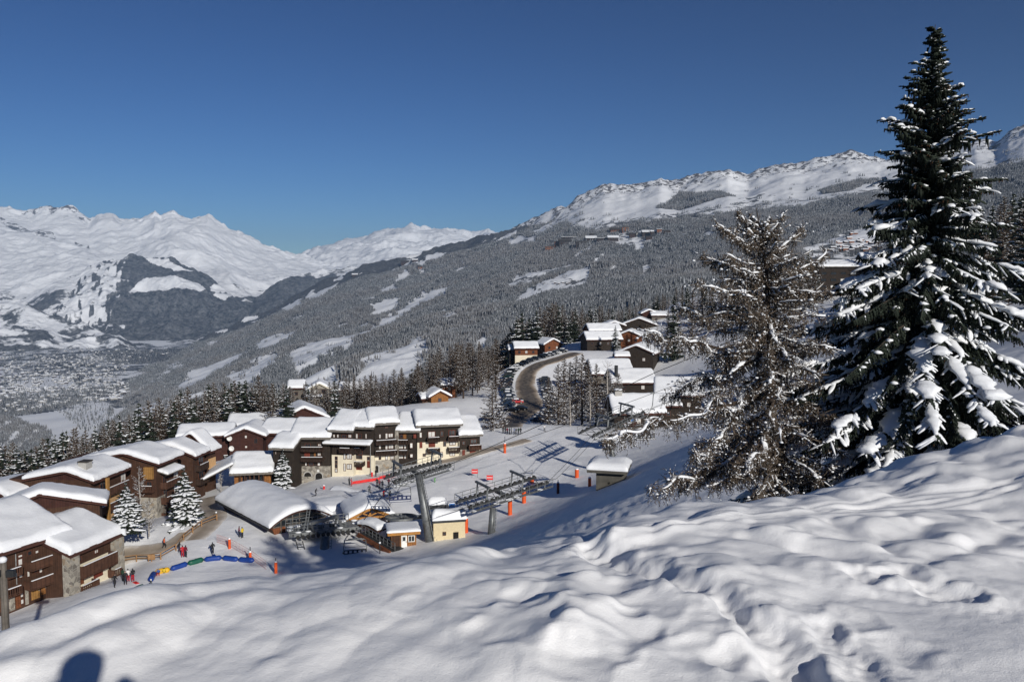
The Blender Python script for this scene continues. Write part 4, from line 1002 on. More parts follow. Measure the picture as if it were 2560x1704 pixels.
a0, z0 = h2.fs(*z5(1680, 760)); h2.part('downpipe', MB().tube([(a0, -.15, z0), (a0, -.15, -1)], .08, 6), 'pipe_metal')
h = sec((922, 1062), 172, (999, 1058), (945, 1020), 0, 1180, D=10)
bands(h, z6, [(1000, 'wood_dark'), (1088, 'plaster'), (None, 'stone')], 150)
feats(h, z6, 'f', [('w', 135, 680, 32, 70), ('w', 247, 675, 42, 92), ('w', 318, 665, 84, 70), ('w', 135, 858, 40, 84), ('w', 247, 858, 46, 92), ('w', 322, 855, 92, 80), ('g', 135, 1040, 42, 78), ('w', 247, 1040, 46, 84), ('w', 340, 1040, 70, 70),
    ('b', 230, 765, 350, 62), ('b', 230, 945, 370, 62), ('a', 80, 1245, 58, 130), ('g', 245, 530, 50, 26)])
h = sec((989, 1079), 174.5, (1050, 1079), (994, 1030), 0, 1165, D=10)
bands(h, z6, [(None, 'wood_dark')], 500)
feats(h, z6, 'f', [('s', 560, 685, 50, 70, 'wood_orange'), ('g', 500, 680, 60, 60), ('w', 495, 855, 84, 84), ('w', 565, 855, 40, 84), ('w', 495, 1025, 84, 80), ('w', 565, 1025, 40, 80), ('b', 545, 940, 150, 64), ('b', 540, 765, 180, 62)])
a0, z0 = h.fs(*z6(432, 640)); h.part('pillar', MB().box(a0 - .35, a0 + .35, -1.1, -.4, -4, h.H), 'stone')
h = sec((1040, 1067), 174, (1157, 1062), (1019, 1025), 0, 1155, D=11)
bands(h, z6, [(785, 'wood_dark'), (None, 'plaster')], 900)
feats(h, z6, 'f', [('s', 730, 680, 46, 60), ('w', 830, 660, 44, 92), ('w', 1015, 645, 122, 92, 'shutter_red'), ('g', 1190, 640, 52, 90), ('g', 1360, 625, 112, 100, 'shutter_red'), ('w', 670, 838, 52, 92), ('s', 833, 830, 50, 96), ('s', 1020, 822, 112, 82), ('g', 1238, 806, 50, 92), ('w', 1372, 800, 110, 66),
    ('w', 672, 1012, 54, 66), ('g', 890, 1000, 52, 52), ('w', 1182, 995, 50, 92), ('w', 1368, 980, 92, 72), ('b', 1040, 720, 200, 64), ('b', 1040, 905, 200, 66), ('b', 1385, 705, 190, 66), ('b', 1385, 890, 190, 70), ('p', 1470, 850, 20, 260, 'wood_dark')])
a0, z0 = h.fs(*z6(1500, 720)); h.part('downpipe', MB().tube([(a0, -.15, z0), (a0, -.15, 0)], .08, 6), 'pipe_metal')
h = sec((1148, 1091), 176, (1207, 1088), (1148, 1041), 0, 1142, D=9)
bands(h, z6, [(905, 'wood_dark'), (None, 'stone')], 1600)
feats(h, z6, 'f', [('g', 1560, 795, 50, 60), ('g', 1730, 770, 110, 80), ('b', 1740, 850, 200, 62, 'balcony_brown'), ('d', 1562, 970, 50, 110, 'shutter_red'), ('d', 1715, 965, 100, 74, 'shutter_red')])
h = sec((672, 1122), 168, (733, 1124), (690, 1080), 0, 1200, D=9)
bands(h, z5, [(None, 'wood_dark')], 0); feats(h, z5, 'f', [('w', 68, 895, 14, 44)])

# ---- chalets lining the lane on the left
h = house_px('chalet', 'large brown timber chalet at the left edge with boarded balconies and stone pillars', 'chalet', (0, 1388), 92, (181, 1331), (58, 1240), 1, 1548, D=14)
h.walls([(-4, 2.6, 'wood_brown'), (2.602, h.H, 'wood_brown')]); h.roof(h.rise, h.wf, 6, T=0.9, fas='fascia_brown', gable='wood_brown')
feats(h, z4, 'f', [('b', 455, 815, 330, 92, 'balcony_brown', True), ('b', 455, 1040, 330, 92, 'balcony_brown', True), ('b', 100, 935, 170, 80, 'balcony_brown'), ('b', 100, 1160, 170, 80, 'balcony_brown'), ('w', 435, 705, 46, 40), ('g', 350, 720, 60, 60), ('w', 333, 950, 36, 106), ('w', 480, 900, 44, 110), ('g', 420, 905, 50, 100),
    ('w', 237, 825, 62, 84), ('w', 243, 970, 48, 90), ('w', 237, 755, 62, 40), ('d', 420, 1170, 100, 190, 'wood_yellow'), ('d', 515, 1135, 50, 150, 'wood_orange'), ('w', 255, 1195, 40, 100), ('w', 260, 1295, 42, 60), ('p', 140, 1290, 70, 230, 'stone'), ('p', 600, 1110, 60, 230, 'stone'), ('p', 318, 1225, 40, 210, 'stone'), ('s', 690, 1090, 110, 200, 'wood_rust'), ('s', 210, 1260, 60, 220, 'wood_rust'), ('s', 30, 1330, 60, 160, 'wood_rust'), ('g', 645, 640, 50, 90), ('w', 650, 900, 24, 60)])
a0, z0 = h.fs(*z4(175, 730)); h.part('downpipe', MB().tube([(a0, -.15, z0), (a0, -.15, z0 - 4.5)], .07, 6), 'pipe_metal')
# the chalet goes on out of the frame
h = house_px('chalet', 'chalet with two grey stone corner piers beside the snowy lane', 'chalet', (175, 1395), 96.5, (312, 1337), (203, 1256), 1, 1482, D=13); h.rise = h.wf * .34
h.walls([(-4, h.H, 'wood_brown')]); h.roof(h.rise, h.wf, 6, T=0.95, fas='fascia_brown', gable='wood_brown')
def pier(h, x0, x1): a0 = h.fs(*z4(x0, 900))[0]; a1 = h.fs(*z4(x1, 900))[0]; h.part('stone_pier', MB().box(a0, a1, -0.9, 0.3, -4, h.H - .05), 'stone')
pier(h, 765, 878); pier(h, 1322, 1418)
feats(h, z4, 'f', [('p', 1090, 960, 400, 330, 'plaster'), ('b', 1105, 850, 420, 130, 'balcony_brown', True), ('s', 940, 1020, 106, 160, 'wood_rust'), ('s', 1162, 912, 112, 180, 'shutter_red'), ('b', 990, 1105, 200, 80, 'balcony_brown'), ('b', 1320, 940, 80, 80, 'balcony_brown'), ('g', 930, 800, 70, 60), ('w', 1140, 700, 50, 50), ('g', 1290, 850, 40, 80)])
h = house_px('chalet', 'low dark chalet with one long shallow snow roof behind the stone pier chalet', 'chalet', (266, 1262), 109, (270, 1249), (98, 1229), 0, 1330, Lfix=5.0, D=16, T=0.7)
h.walls([(-6, h.H, 'wood_brown')]); h.roof(h.rise, h.wf, 5.0, T=0.8, fas='fascia_brown', gable='wood_maroon')
h = house_px('chalet', 'snow roofed chalet end half hidden at the left behind the low shallow roof', 'chalet', (20, 1250), 116, (151, 1216), (114, 1184), 1, 1330, D=12, T=0.7)
h.walls([(-6, h.H, 'wood_brown')]); h.roof(h.rise, h.wf, 6, T=0.8, fas='fascia_brown', gable='wood_maroon')
h = house_px('chalet', 'ochre walled chalet with a boxy grey chimney on its snow roof', 'chalet', (234, 1205), 118, (327, 1168), (163, 1182), 0, 1318, D=13, T=0.7); h.rise = h.wf * .34
h.walls([(-6, h.H - 2.2, 'plaster_ochre'), (h.H - 2.198, h.H, 'wood_brown')]); h.roof(h.rise, h.wf, 6, T=0.8, fas='fascia_brown', gable='wood_maroon')
h.chimney(1.6, h.wf * .5, h.H + .3, h.H + h.rise + 1.3, 1.5, 1.3, 'plaster_grey', snow=False)
for k in range(3):
    for q in range(2): h.window('f', 3 + 5.5 * q, h.H - 1.6 - 2.5 * k, 1.5, 1.4, 'curtain' if (k + q) % 2 else 'window_glass')
    h.balcony('f', 0.6, h.L - .6, h.H - 2.9 - 2.5 * k, 1.3, 1.0, 'balcony_brown', True)
h.part('pillar', MB().box(2.0, 2.5, -1.5, -1.1, -5, h.H - .1), 'wood_yellow')
h = house_px('chalet', 'tall brown gabled chalet with a round white dish under its ridge', 'chalet', (397, 1163), 130, (460, 1138), (307, 1128), 0, 1285, D=17, T=0.7)
h.walls([(-6, h.H, 'wood_brown')]); h.roof(h.rise, h.wf, 7, T=0.8, fas='fascia_brown', gable='wood_brown')
gf = lambda yy, zz: (0, yy, zz)
b = MB(); n = 12; b.add([(-.25, h.wf + .7 * math.cos(2 * math.pi * i / n), h.H + h.rise - 2.2 + .7 * math.sin(2 * math.pi * i / n)) for i in range(n)] + [(-.02, h.wf, h.H + h.rise - 2.2)], [(i, (i + 1) % n, n) for i in range(n)] + [((i + 1) % n, i, n) for i in range(n)]); h.part('satellite_dish', b, 'white_paint')
h.part('stone_base', MB().box(-.06, 2.6, -.06, 3.0, -6, 2.6), 'stone')
h.shed('f', 0.5, h.L - 1, h.H - 1.6, 1.8, .5, .5)
for k in range(3):
    h.window('f', 2.5, h.H - 3.2 - 2.6 * k, 1.3, 1.5, 'window_glass'); h.window('f', 6.0, h.H - 3.2 - 2.6 * k, 1.6, 1.5, 'curtain'); h.balcony('f', 1.2, h.L - 1.2, h.H - 4.5 - 2.6 * k, 1.2, 1.0, 'balcony_brown')
h.panel('l', 0.4, 1.9, h.H - 2.6, h.H - .6, 'wood_yellow', 'balcony_screen', 0.5); h.window('l', 1.2, h.H - 3.6, 1.0, 1.1, 'window_glass'); h.balcony('l', 0.2, 2.2, h.H - 4.6, 1.0, .9, 'balcony_brown')
h = house_px('chalet', 'brown chalet with a curved snow roof next to the tall gabled one', 'chalet', (489, 1144), 143, (526, 1128), (418, 1108), 0, 1235, D=15, T=0.7)
h.walls([(-5, h.H - 2.8, 'wood_brown'), (h.H - 2.798, h.H, 'wood_brown')]); h.roof(h.rise, h.wf, 7, T=0.8, fas='fascia_brown', gable='wood_brown')
for k in range(2): h.window('f', 3, h.H - 1.5 - 2.6 * k, 2.0, 1.5, 'window_glass'); h.balcony('f', .8, h.L - .5, h.H - 3.0 - 2.6 * k, 1.1, 1.0, 'balcony_wood')
h = house_px('chalet', 'narrow brown chalet end with a rounded snow roof beside the restaurant', 'chalet', (523, 1143), 150, (553, 1132), (512, 1113), 0, 1225, D=9, T=0.6)
h.walls([(-5, h.H, 'wood_brown')]); h.roof(h.rise, max(h.wf, 3), 4, T=0.7, fas='fascia_brown', gable='wood_brown')
h.panel('f', .5, 3.0, h.H - 4.2, h.H - 2.2, 'plaster_ochre')
# restaurant with big snow roof
h = house_px('restaurant', 'timber restaurant under a broad sagging snow roof beside a snowy spruce', 'restaurant', (574, 1187), 146, (683, 1182), (560, 1134), 0, 1222, D=8, T=0.7, ov=1.6)
h.walls([(-4, h.H, 'wood_orange')]); h.roof(h.rise, h.wf, 4, T=0.85, ov=1.6, gable='wood_brown')
h.shed('l', -1.5, 9.0, h.H + 1.2, 5.2, 2.6, .55, 'side_roof')
for a in np.linspace(1.2, h.L - 1.2, 6): h.part('post', MB().box(a - .12, a + .12, -1.2, -.95, -3, h.H + .1), 'wood_brown')
for a in np.linspace(2.2, h.L - 2.2, 4): h.window('f', a, h.H * .5, 1.5, 1.5, 'window_glass')
h.part('signboard', MB().box(h.L * .36, h.L * .78, -1.5, -1.42, h.H - .7, h.H - .15), 'roof_dark')
# maroon gabled chalet behind
h = House('chalet', 'maroon gabled chalet with two white dishes on its corner', 'chalet', at(574, 1130, 178), R(4), 7.4, 9, 3.7)
h.walls([(-4, h.H, 'wood_maroon')]); h.roof(1.5, 3.7, 3.7, axis='y', T=0.75, fas='fascia_brown', gable='wood_maroon')
h.dish('f', 0.1, 3.2, .6); h.dish('f', .5, .9, .6); h.window('f', 3.7, h.H - .2, .6, .7, 'curtain'); h.window('f', 5.9, h.H - 1.2, .9, 1.3, 'window_glass'); h.window('f', 3.7, 1.2, .6, .6, 'curtain')
def roofhouse(label, px, py, Y, rz, L, D, H, rise, axis='x', wall='wood_maroon', T=0.75, name='chalet', cat='chalet', wins=2, wf=None, fas='fascia_brown', group=None, base_drop=4.0):
    """px,py: foot of the near-left corner"""
    h = House(name, label, cat, at(px, py, Y), R(rz), L, D, H, group=group)
    w = wf or (D / 2 if axis == 'x' else L / 2); tot = D if axis == 'x' else L
    h.walls([(-base_drop, H, wall)]); h.roof(rise, w, tot - w, axis=axis, T=T, fas=fas, gable=wall)
    for i in range(wins): h.window('f', L * (i + .6) / (wins + .2), H * .55, min(1.1, L / wins * .5), 1.2, 'curtain' if i % 2 else 'window_glass')
    return h
roofhouse('long snow roofed chalet behind the maroon gable', 575, 1112, 196, 12, 13, 10, 4.5, 1.8, wins=2)
roofhouse('chalet with red brick chimney behind the stepped block', 705, 1090, 200, 20, 11, 11, 4.2, 2.6, 'y', wins=1).chimney(1.0, 1.5, 4.0, 8.2, 1.0, 1.0, 'shutter_red', snow=False)
roofhouse('low chalet roof wedged between maroon gable and apartment block', 655, 1122, 182, -8, 8, 9, 4.0, 1.8, wins=1)
roofhouse('snow roofed shed above the parked cars behind the lane', 450, 1128, 178, 14, 11, 8, 3.4, 1.4, wins=1)
# houses behind, among the larches
h = roofhouse('stone and pale timber house with twin snow roofs among larches', 775, 1008, 262, 10, 6.2, 7, 4.8, 1.7, 'y', 'stone', wins=1, fas='plaster')
h.window('f', 2.0, 4.0, 1.6, 1.2, 'curtain'); h.window('f', 4.4, 4.0, 1.2, 1.2, 'window_glass'); h.panel('f', 0.3, 5.9, 3.0, 4.9, 'wood_grey'); h.window('r', 3.5, 2.0, 1.2, 1.2, 'curtain'); h.shed('f', 0.5, 4.0, 2.6, 1.4, .4, .4)
roofhouse('slim grey house half hidden by bare larches', 724, 1003, 268, 10, 4.5, 6, 4.8, 1.6, 'x', 'wood_grey', wins=1)
roofhouse('wide low roof buried among larches left of the small chalets', 852, 985, 280, 8, 11, 8, 1.6, 1.6, 'x', 'wood_grey', wins=0)
roofhouse('small orange timber chalet behind the apartment roofs', 1078, 1012, 246, 22, 5.6, 7, 2.6, 1.5, 'y', 'wood_orange', wins=1)
roofhouse('low snow covered shed beside the small orange chalet', 1056, 1008, 248, 22, 3.4, 5, 1.6, 1.0, 'x', 'wood_brown', wins=0)
roofhouse('small chalet roof higher up among the larches', 1106, 984, 268, 14, 4.6, 6, 3.0, 1.2, 'x', 'wood_rust', wins=1)
h = roofhouse('rust coloured timber cottage on a white base above the car park', 1288, 893, 352, 8, 10.0, 7.5, 4.2, 2.0, 'x', 'wood_rust', wins=3); h.panel('f', -.05, h.L + .05, -3, .9, 'plaster', 'base_course')
roofhouse('low dark annex at the side of the rust cottage', 1274, 890, 356, 8, 3.0, 6, 3.0, 1.3, 'x', 'wood_dark', wins=1)
roofhouse('brown cottage with a wide snow roof behind the car park', 1362, 880, 372, 28, 9.0, 8, 3.6, 2.2, 'y', 'wood_rust', wins=2)
# upper right chalets
roofhouse('dark chalet with two tiered snow roofs behind a lone spruce', 1468, 872, 340, 10, 15, 11, 4.2, 2.4, 'x', 'wood_dark', wins=4, wf=4)
roofhouse('upper tier roof stepping up behind the tiered chalet', 1474, 850, 352, 10, 14, 9, 4.4, 2.2, 'x', 'wood_rust', wins=2, wf=4)
roofhouse('low snow roof squeezed between the tiered and the big gabled chalet', 1512, 836, 366, 6, 9, 8, 4.0, 1.6, 'y', 'wood_dark', wins=1)
roofhouse('brown gabled chalet right of the tiered one', 1545, 864, 348, -14, 9.5, 11, 4.4, 2.0, 'y', 'wood_rust', wins=3)
roofhouse('big dark gabled chalet at the top of the hamlet', 1556, 838, 392, -12, 16, 15, 5.2, 3.0, 'y', 'wood_dark', wins=4)
roofhouse('small tower like chalet topping the hamlet', 1606, 806, 405, 0, 7.0, 8, 4.6, 1.6, 'y', 'wood_maroon', wins=2)
roofhouse('square snow roofed chalet with blue grey wall at the hamlet edge', 1630, 810, 402, 0, 8.0, 8, 4.4, 1.4, 'x', 'wood_grey', wins=2)
roofhouse('dark chalet with long snow roof edge behind the larch branch', 1548, 915, 292, -20, 12.5, 13, 5.0, 2.6, 'y', 'wood_dark', wins=2)
roofhouse('tiny snow capped hut before the dark chalet', 1540, 902, 286, 0, 4.4, 4, 1.8, .8, 'x', 'wood_dark', wins=0)
roofhouse('long low snow roof stepping down between the larches', 1482, 960, 256, 6, 13, 13, 3.5, 3.4, 'x', 'wood_grey', wins=1)
roofhouse('dark timber lodge with a slender metal chimney on its snow roof', 1532, 985, 236, 4, 12.5, 11, 3.6, 2.8, 'x', 'wood_dark', wins=2).part('chimney', MB().tube([(1.2, 1.2, 3), (1.2, 1.2, 8.5)], .55, 8), 'steel_dark')
h = roofhouse('steep snow roofed barn below the larch branch', 1640, 1040, 206, -10, 11.5, 10, 6.0, 3.2, 'x', 'wood_dark', wins=2)
h = roofhouse('dark lodge with a broad front roof and pale stone chimney', 1536, 1082, 184, 4, 11.5, 9, 5.0, 3.0, 'x', 'wood_dark', wins=3); h.chimney(1.6, 4.0, 6.0, 9.4, 1.7, 1.4, 'plaster_grey')
roofhouse('side wing of the dark lodge under rounded snow', 1645, 1060, 190, 4, 5.0, 8, 4.6, 1.6, 'x', 'wood_dark', wins=1)
# hotel on the hill to the right
h = House('hotel', 'dark five storey hotel on the hillside between the larch and spruce', 'hotel', at(2046, 746, 388), R(-6), 24, 14, 15.5)
h.walls([(-6, h.H, 'wood_dark')]); h.roof(2.4, 7, 7, T=1.0, gable='wood_dark')
h.panel('f', 5.6, 24.02, 0, h.H - .1, 'wood_dark', o=0.05)
for k in range(4):
    for c in range(5): h.window('f', 2.2 + 4.6 * c, 2.6 + 3.2 * k, 2.6, 1.3, 'curtain' if (k * 3 + c) % 4 == 0 else 'window_glass', 'wood_dark', o=0.08)
h = House('hotel', 'snow roofed hotel wing higher up beside the spruce', 'hotel', at(2158, 680, 420), R(-4), 17, 12, 6)
h.walls([(-8, h.H, 'wood_brown')]); h.roof(3.6, 6, 6, T=1.0, gable='wood_brown'); [h.window('f', 2 + 4 * i, 3, 2.2, 1.5, 'curtain') for i in range(4)]
# ------------------------------------------------------------------ chairlifts, stations, poles
class Thing:
    """a thing whose parts are given in place coordinates"""
    def __init__(s, name, P, label, cat, group=None, rz=0.0):
        s.root = empty(name, P, rz, label, cat, group); s.inv = (Matrix.Translation(P) @ Matrix.Rotation(rz, 4, 'Z')).inverted()
    def part(s, name, mb, mats, parent=None, smooth=False, local=False):
        me = mb.mesh(name, [M[m] for m in (mats if isinstance(mats, (list, tuple)) else [mats])], smooth) if isinstance(mb, MB) else mb
        if not local: me.transform(s.inv)
        return link(name, me, parent or s.root)
plain('orange_pad', (0.62, 0.09, 0.02), 0.6, var=0.12); plain('maroon_pad', (0.09, 0.022, 0.018), 0.7); plain('red_cloth', (0.60, 0.03, 0.03), 0.7, var=0.15); plain('chair_blue', (0.012, 0.020, 0.075), 0.5)
plain('tube_blue', (0.012, 0.045, 0.23), 0.45, var=0.12); plain('tube_green', (0.010, 0.085, 0.055), 0.45, var=0.12); plain('tube_yellow', (0.62, 0.36, 0.02), 0.45, var=0.12); plain('rubber_black', (0.02, 0.02, 0.02), 0.7); plain('timber_honey', (0.36, 0.17, 0.045), 0.7); plain('box_blue', (0.03, 0.13, 0.38), 0.5)
plain('larch_rail', (0.30, 0.17, 0.08), 0.8); plain('beige_wall', (0.58, 0.49, 0.32), 0.9, var=0.08)
def ladder(mb, p, q, w=0.45, step=0.45, r=0.035, side=Vector((1, 0, 0))):
    p, q = Vector(p), Vector(q); a = side * (w / 2); mb.bar(p - a, q - a, r * 2); mb.bar(p + a, q + a, r * 2); n = int((q - p).length / step)
    for i in range(1, n): c = p.lerp(q, i / n); mb.bar(c - a, c + a, r * 1.5)
def railing(mb, p, q, h=1.05, n=6, r=0.035):
    p, q = Vector(p), Vector(q); up = Vector((0, 0, h))
    for i in range(n + 1): c = p.lerp(q, i / n); mb.bar(c, c + up, r * 2)
    for f in (1.0, .55, .1): mb.bar(p + up * f, q + up * f, r * 2)
def chair(px, py, Y, hang_px, rz, label, mat='chair_blue', seats=5, w=3.0):
    """seat row centre at px,py; hanger runs up to the rope at hang_px"""
    c = at(px, py, Y); g = at(*hang_px); T = Thing('lift_chair', c, label, 'chairlift chair', rz=rz); inv = Matrix.Rotation(-rz, 4, 'Z')
    b = MB()                                            # seat and back panel with square openings between the boards
    b.box(-w/2, w/2, -.55, 0, -.42, -.34)
    T.part('seat', b, mat, local=True); bk = MB(); bk.box(-w/2, w/2, .02, .07, -.34, -.16); bk.box(-w/2, w/2, .02, .07, .14, .28)
    for i in range(seats + 1): x = -w/2 + w * i / seats; bk.box(max(-w/2, x - .12), min(w/2, x + .12), .02, .07, -.16, .14)
    T.part('backrest', bk, mat, local=True)
    f = MB(); 
    for sx in (-1, 1): f.tube([(sx * w/2, -.6, -.42), (sx * w/2, .1, -.40), (sx * w/2 * 1.02, .14, .5), (sx * w/2 * .96, .12, 1.45), (sx * w/2 * .80, .1, 1.62)], .045, 6)
    f.tube([(-w/2 * .80, .1, 1.62), (w/2 * .80, .1, 1.62)], .07, 6); f.box(-w * .3, w * .3, -.02, .16, 1.60, 1.80)
    T.part('frame', f, 'steel', local=True)
    bar = MB(); bar.tube([(-w/2 * .9, -.1, 1.4), (-w/2 * .95, -.75, 1.0), (-w/2 * .9, -.9, .95), (w/2 * .9, -.9, .95), (w/2 * .95, -.75, 1.0), (w/2 * .9, -.1, 1.4)], .03, 5)
    T.part('safety_bar', bar, 'steel', local=True)
    gl = inv @ (g - c); h = MB().tube([(0, .05, 1.75), (0.1, .25, 2.1), (gl.x * .8 + .25, gl.y * .7 + .2, (1.8 + gl.z) / 2 + .3), (gl.x + .1, gl.y, gl.z - .15), (gl.x, gl.y, gl.z)], .065, 7)
    h.box(gl.x - .28, gl.x + .28, gl.y - .1, gl.y + .1, gl.z - .12, gl.z + .12); T.part('hanger', h, 'steel', local=True)
    sn = MB().box(-w/2 + .05, w/2 - .05, -.5, -.05, -.34, -.29); T.part('snow', sn, 'roof_snow', local=True)
    return T

# barrel roofed station
BP = Vector((at(678, 1319, 112).x, 112.0, at(678, 1319, 112).z - 2.4)); BRZ = R(41)
def station():
    T = Thing('lift_station', BP, 'barrel roofed brown chairlift station under thick snow', 'lift station', rz=BRZ); W, L, e, rise = 8.8, 19.2, 2.4, 1.6
    n = 16; arc = lambda w0, w1, z0, r, m=n: [(w0 + (w1 - w0) * i / m, z0 + r * (1 - (2 * i / m - 1) ** 2)) for i in range(m + 1)]
    # tapered hull: floor narrower than the eaves
    poly = [(1.3, -0.6), (W - 1.3, -0.6), (W, e), (0.0, e)]
    T.part('wall', MB().prism(poly[::-1], 'y', 0.25, L), 'wood_brown', local=True)
    T.part('base', MB().box(1.6, W - 1.6, 3.5, L - 1, -6, -.602), 'concrete', local=True)
    r = MB(); a = arc(-.55, W + .55, e - .05, rise + .15); b = arc(-.55, W + .55, e + .22, rise + .15); r.prism(a + b[::-1], 'y', -0.7, L + .5); ro = T.part('roof', r, 'fascia_brown', local=True)
    co, fc = snow_cap(b, -0.7, L + .5, 0.75, 5.0, 0.7, swap=True); T.part('snow', np_mesh('snow', co, fc[:, ::-1], [M['roof_snow']], True), None, ro, local=True)
    T.part('snow_guard', MB().box(-.75, -.6, -.5, L + .3, e - .12, e + .12), 'steel_dark', ro, local=True)
    # glazed arch front
    g = MB(); g.prism([(0.15, e)] + arc(0.15, W - .15, e + .0, rise)[1:-1] + [(W - .15, e)], 'y', 0.12, 0.2); T.part('glazing', g, 'window_glass', local=True)
    f = MB(); o = arc(0.0, W, e, rise + .05); i_ = arc(.3, W - .3, e, rise - .22)
    for k in range(n): f.add([(o[k][0], -.02, o[k][1]), (o[k+1][0], -.02, o[k+1][1]), (i_[k+1][0], -.02, i_[k+1][1]), (i_[k][0], -.02, i_[k][1]), (o[k][0], .24, o[k][1]), (o[k+1][0], .24, o[k+1][1]), (i_[k+1][0], .24, i_[k+1][1]), (i_[k][0], .24, i_[k][1])], [(0,1,2,3),(7,6,5,4),(0,4,5,1),(2,6,7,3)])
    T.part('arch_beam', f, 'wood_grey', local=True)
    for x in (1.5, 2.4, 3.3, 4.4, 5.5, 6.4, 7.3):
        z = e + rise * (1 - (2 * x / W - 1) ** 2); T.part('mullion', MB().box(x - .06, x + .06, -.01, .14, e - 1.6, z - .1), 'wood_grey', local=True)
    T.part('transom', MB().box(.9, W - .9, -.005, .13, e + .78, e + .9), 'wood_grey', local=True); T.part('transom', MB().box(.3, W - .3, -.005, .13, e - .15, e - .03), 'wood_grey', local=True)
    # recessed glass below, hull board with hatch
    T.part('glazing', MB().box(2.2, W - .6, .1, .2, e - 1.7, e - .16), 'window_glass', local=True)
    T.part('hull_board', MB().prism([(1.2, -.5), (2.2, -.5), (2.2, e - .2), (.15, e - .2)], 'y', .02, .26), 'wood_rust', local=True)
    T.part('hatch', MB().box(1.15, 1.75, -.03, .03, .6, 1.5), 'shade_black', local=True)
    T.part('column', MB().tube([(1.0, 2.0, -.7), (1.0, 2.0, -7.5)], .75, 12), 'steel_dark', local=True)
station()
def terminal():
    A, B = at(722, 1338, 108), at(900, 1318, 112); d = (B - A).normalized(); n = Vector((-d.y, d.x, 0)).normalized(); up = Vector((0, 0, 1)); d2 = Vector((d.x, d.y, 0)).normalized()
    T = Thing('lift_terminal', at(808, 1412, 106), 'grey steel chairlift terminal with sheaves and catwalk before the barrel station', 'chairlift terminal')
    c = at(808, 1412, 106); c.z -= 1; top = at(808, 1340, 107.5)
    T.part('column', MB().tube([c, Vector((c.x, top.y, top.z))], [.68, .6], 14), 'steel', smooth=True)
    lb = MB(); ladder(lb, c + Vector((.75, -.15, 1)), Vector((c.x + .7, top.y - .1, top.z)), .42, .4); T.part('ladder', lb, 'steel')
    l2 = MB(); p = at(748, 1352, 107.5); q = at(762, 1402, 106); ladder(l2, q, p, .9, .42, .05); T.part('ladder', l2, 'steel_dark')
    b = MB(); b.bar(A, B, .35, .5); b.bar(A + n * 3.0, B + n * 3.0, .35, .5); T.part('girder', b, 'steel')
    for k in range(9):
        f = (k + .5) / 9; p = A.lerp(B, f); T.part('cross_beam', MB().bar(p - n * .4, p + n * 3.4, .16, .22), 'steel_dark')
    w = MB(); w.bar(A + n * 1.5 + up * .22, B + n * 1.5 + up * .22, 2.6, .06); T.part('catwalk', w, 'steel')
    r = MB(); railing(r, A + up * .3, A.lerp(B, .8) + up * .3, 1.1, 12); railing(r, A + n * 3 + up * .3, A.lerp(B, .9) + n * 3 + up * .3, 1.1, 12); T.part('railing', r, 'steel')
    g = MB(); C0, C1 = at(776, 1308, 107), at(842, 1290, 111); g.bar(C0, C1, .45, .4)
    for q, t in ((C0, A.lerp(B, .35)), (C0, A.lerp(B, .25) + n * 1.2), (C1, A.lerp(B, .75)), (C1, A.lerp(B, .68) + n * 2.4)): g.bar(q, t, .2)
    T.part('gantry', g, 'steel'); l3 = MB(); ladder(l3, at(764, 1325, 107), at(772, 1272, 107.5), .4, .35, .04); T.part('ladder', l3, 'steel')
    for k in range(12):     # rubber tyred sheaves
        p = A.lerp(B, .12 + .07 * k) - up * .35 - n * .25; T.part('sheave', MB().tube([p - n * .09, p + n * .09], .28, 12), 'rubber_black')
    for k in range(5):
        p = A.lerp(B, .15 + .16 * k) + n * 1.4 + up * .5; T.part('motor_box', MB().box(p.x - .35, p.x + .35, p.y - .3, p.y + .3, p.z - .3, p.z + .25), 'steel_dark' if k % 2 else 'steel')
        T.part('snow', MB().blob((p.x, p.y, p.z + .28), (.45, .4, .16), 7, 4), 'roof_snow', smooth=True)
    sn = MB()
    for k in range(14): p = A.lerp(B, random.random()) + n * random.choice((.1, 1.5, 2.9)) + up * .3; sn.blob(p, (.5, .35, .12), 6, 4)
    T.part('snow', sn, 'roof_snow', smooth=True)['kind'] = 'stuff'
terminal()
def bullwheel():
    c = at(1003, 1292, 113); T = Thing('bullwheel', c, 'big grey spoked bullwheel beside the timber operator hut', 'lift wheel'); r = 2.35; n = 28; tilt = Matrix.Rotation(R(-5), 4, 'X')
    m = MB()
    for rr, w, h in ((r, .22, .3),):
        for k in range(n):
            t0, t1 = 2 * math.pi * k / n, 2 * math.pi * (k + 1) / n; vs = []
            for z in (-h / 2, h / 2):
                for t in (t0, t1):
                    for q in (rr - w, rr): vs.append(tilt @ Vector((q * math.cos(t), q * math.sin(t), z)))
            m.add(vs, [(0, 1, 3, 2), (4, 6, 7, 5), (1, 5, 7, 3), (0, 2, 6, 4)])
    T.part('rim', m, 'steel', local=True); T.part('hub', MB().tube([(0, 0, -.2), (0, 0, .2)], .36, 12), 'steel', local=True)
    for k in range(14): t = 2 * math.pi * k / 14; T.part('spoke', MB().bar(tilt @ Vector((.3 * math.cos(t), .3 * math.sin(t), .02)), tilt @ Vector((r - .18) * Vector((math.cos(t), math.sin(t), 0))) if False else tilt @ Vector(((r - .18) * math.cos(t), (r - .18) * math.sin(t), .02)), .12, .14), 'steel', local=True)
    T.part('post', MB().tube([(0, 0, -.2), (0, 0, -6)], .45, 10), 'steel_dark', local=True)
    T.part('arm', MB().bar((0.4, .6, -.35), (5.5, 1.5, -.1), .5, .5), 'steel', local=True)
bullwheel()
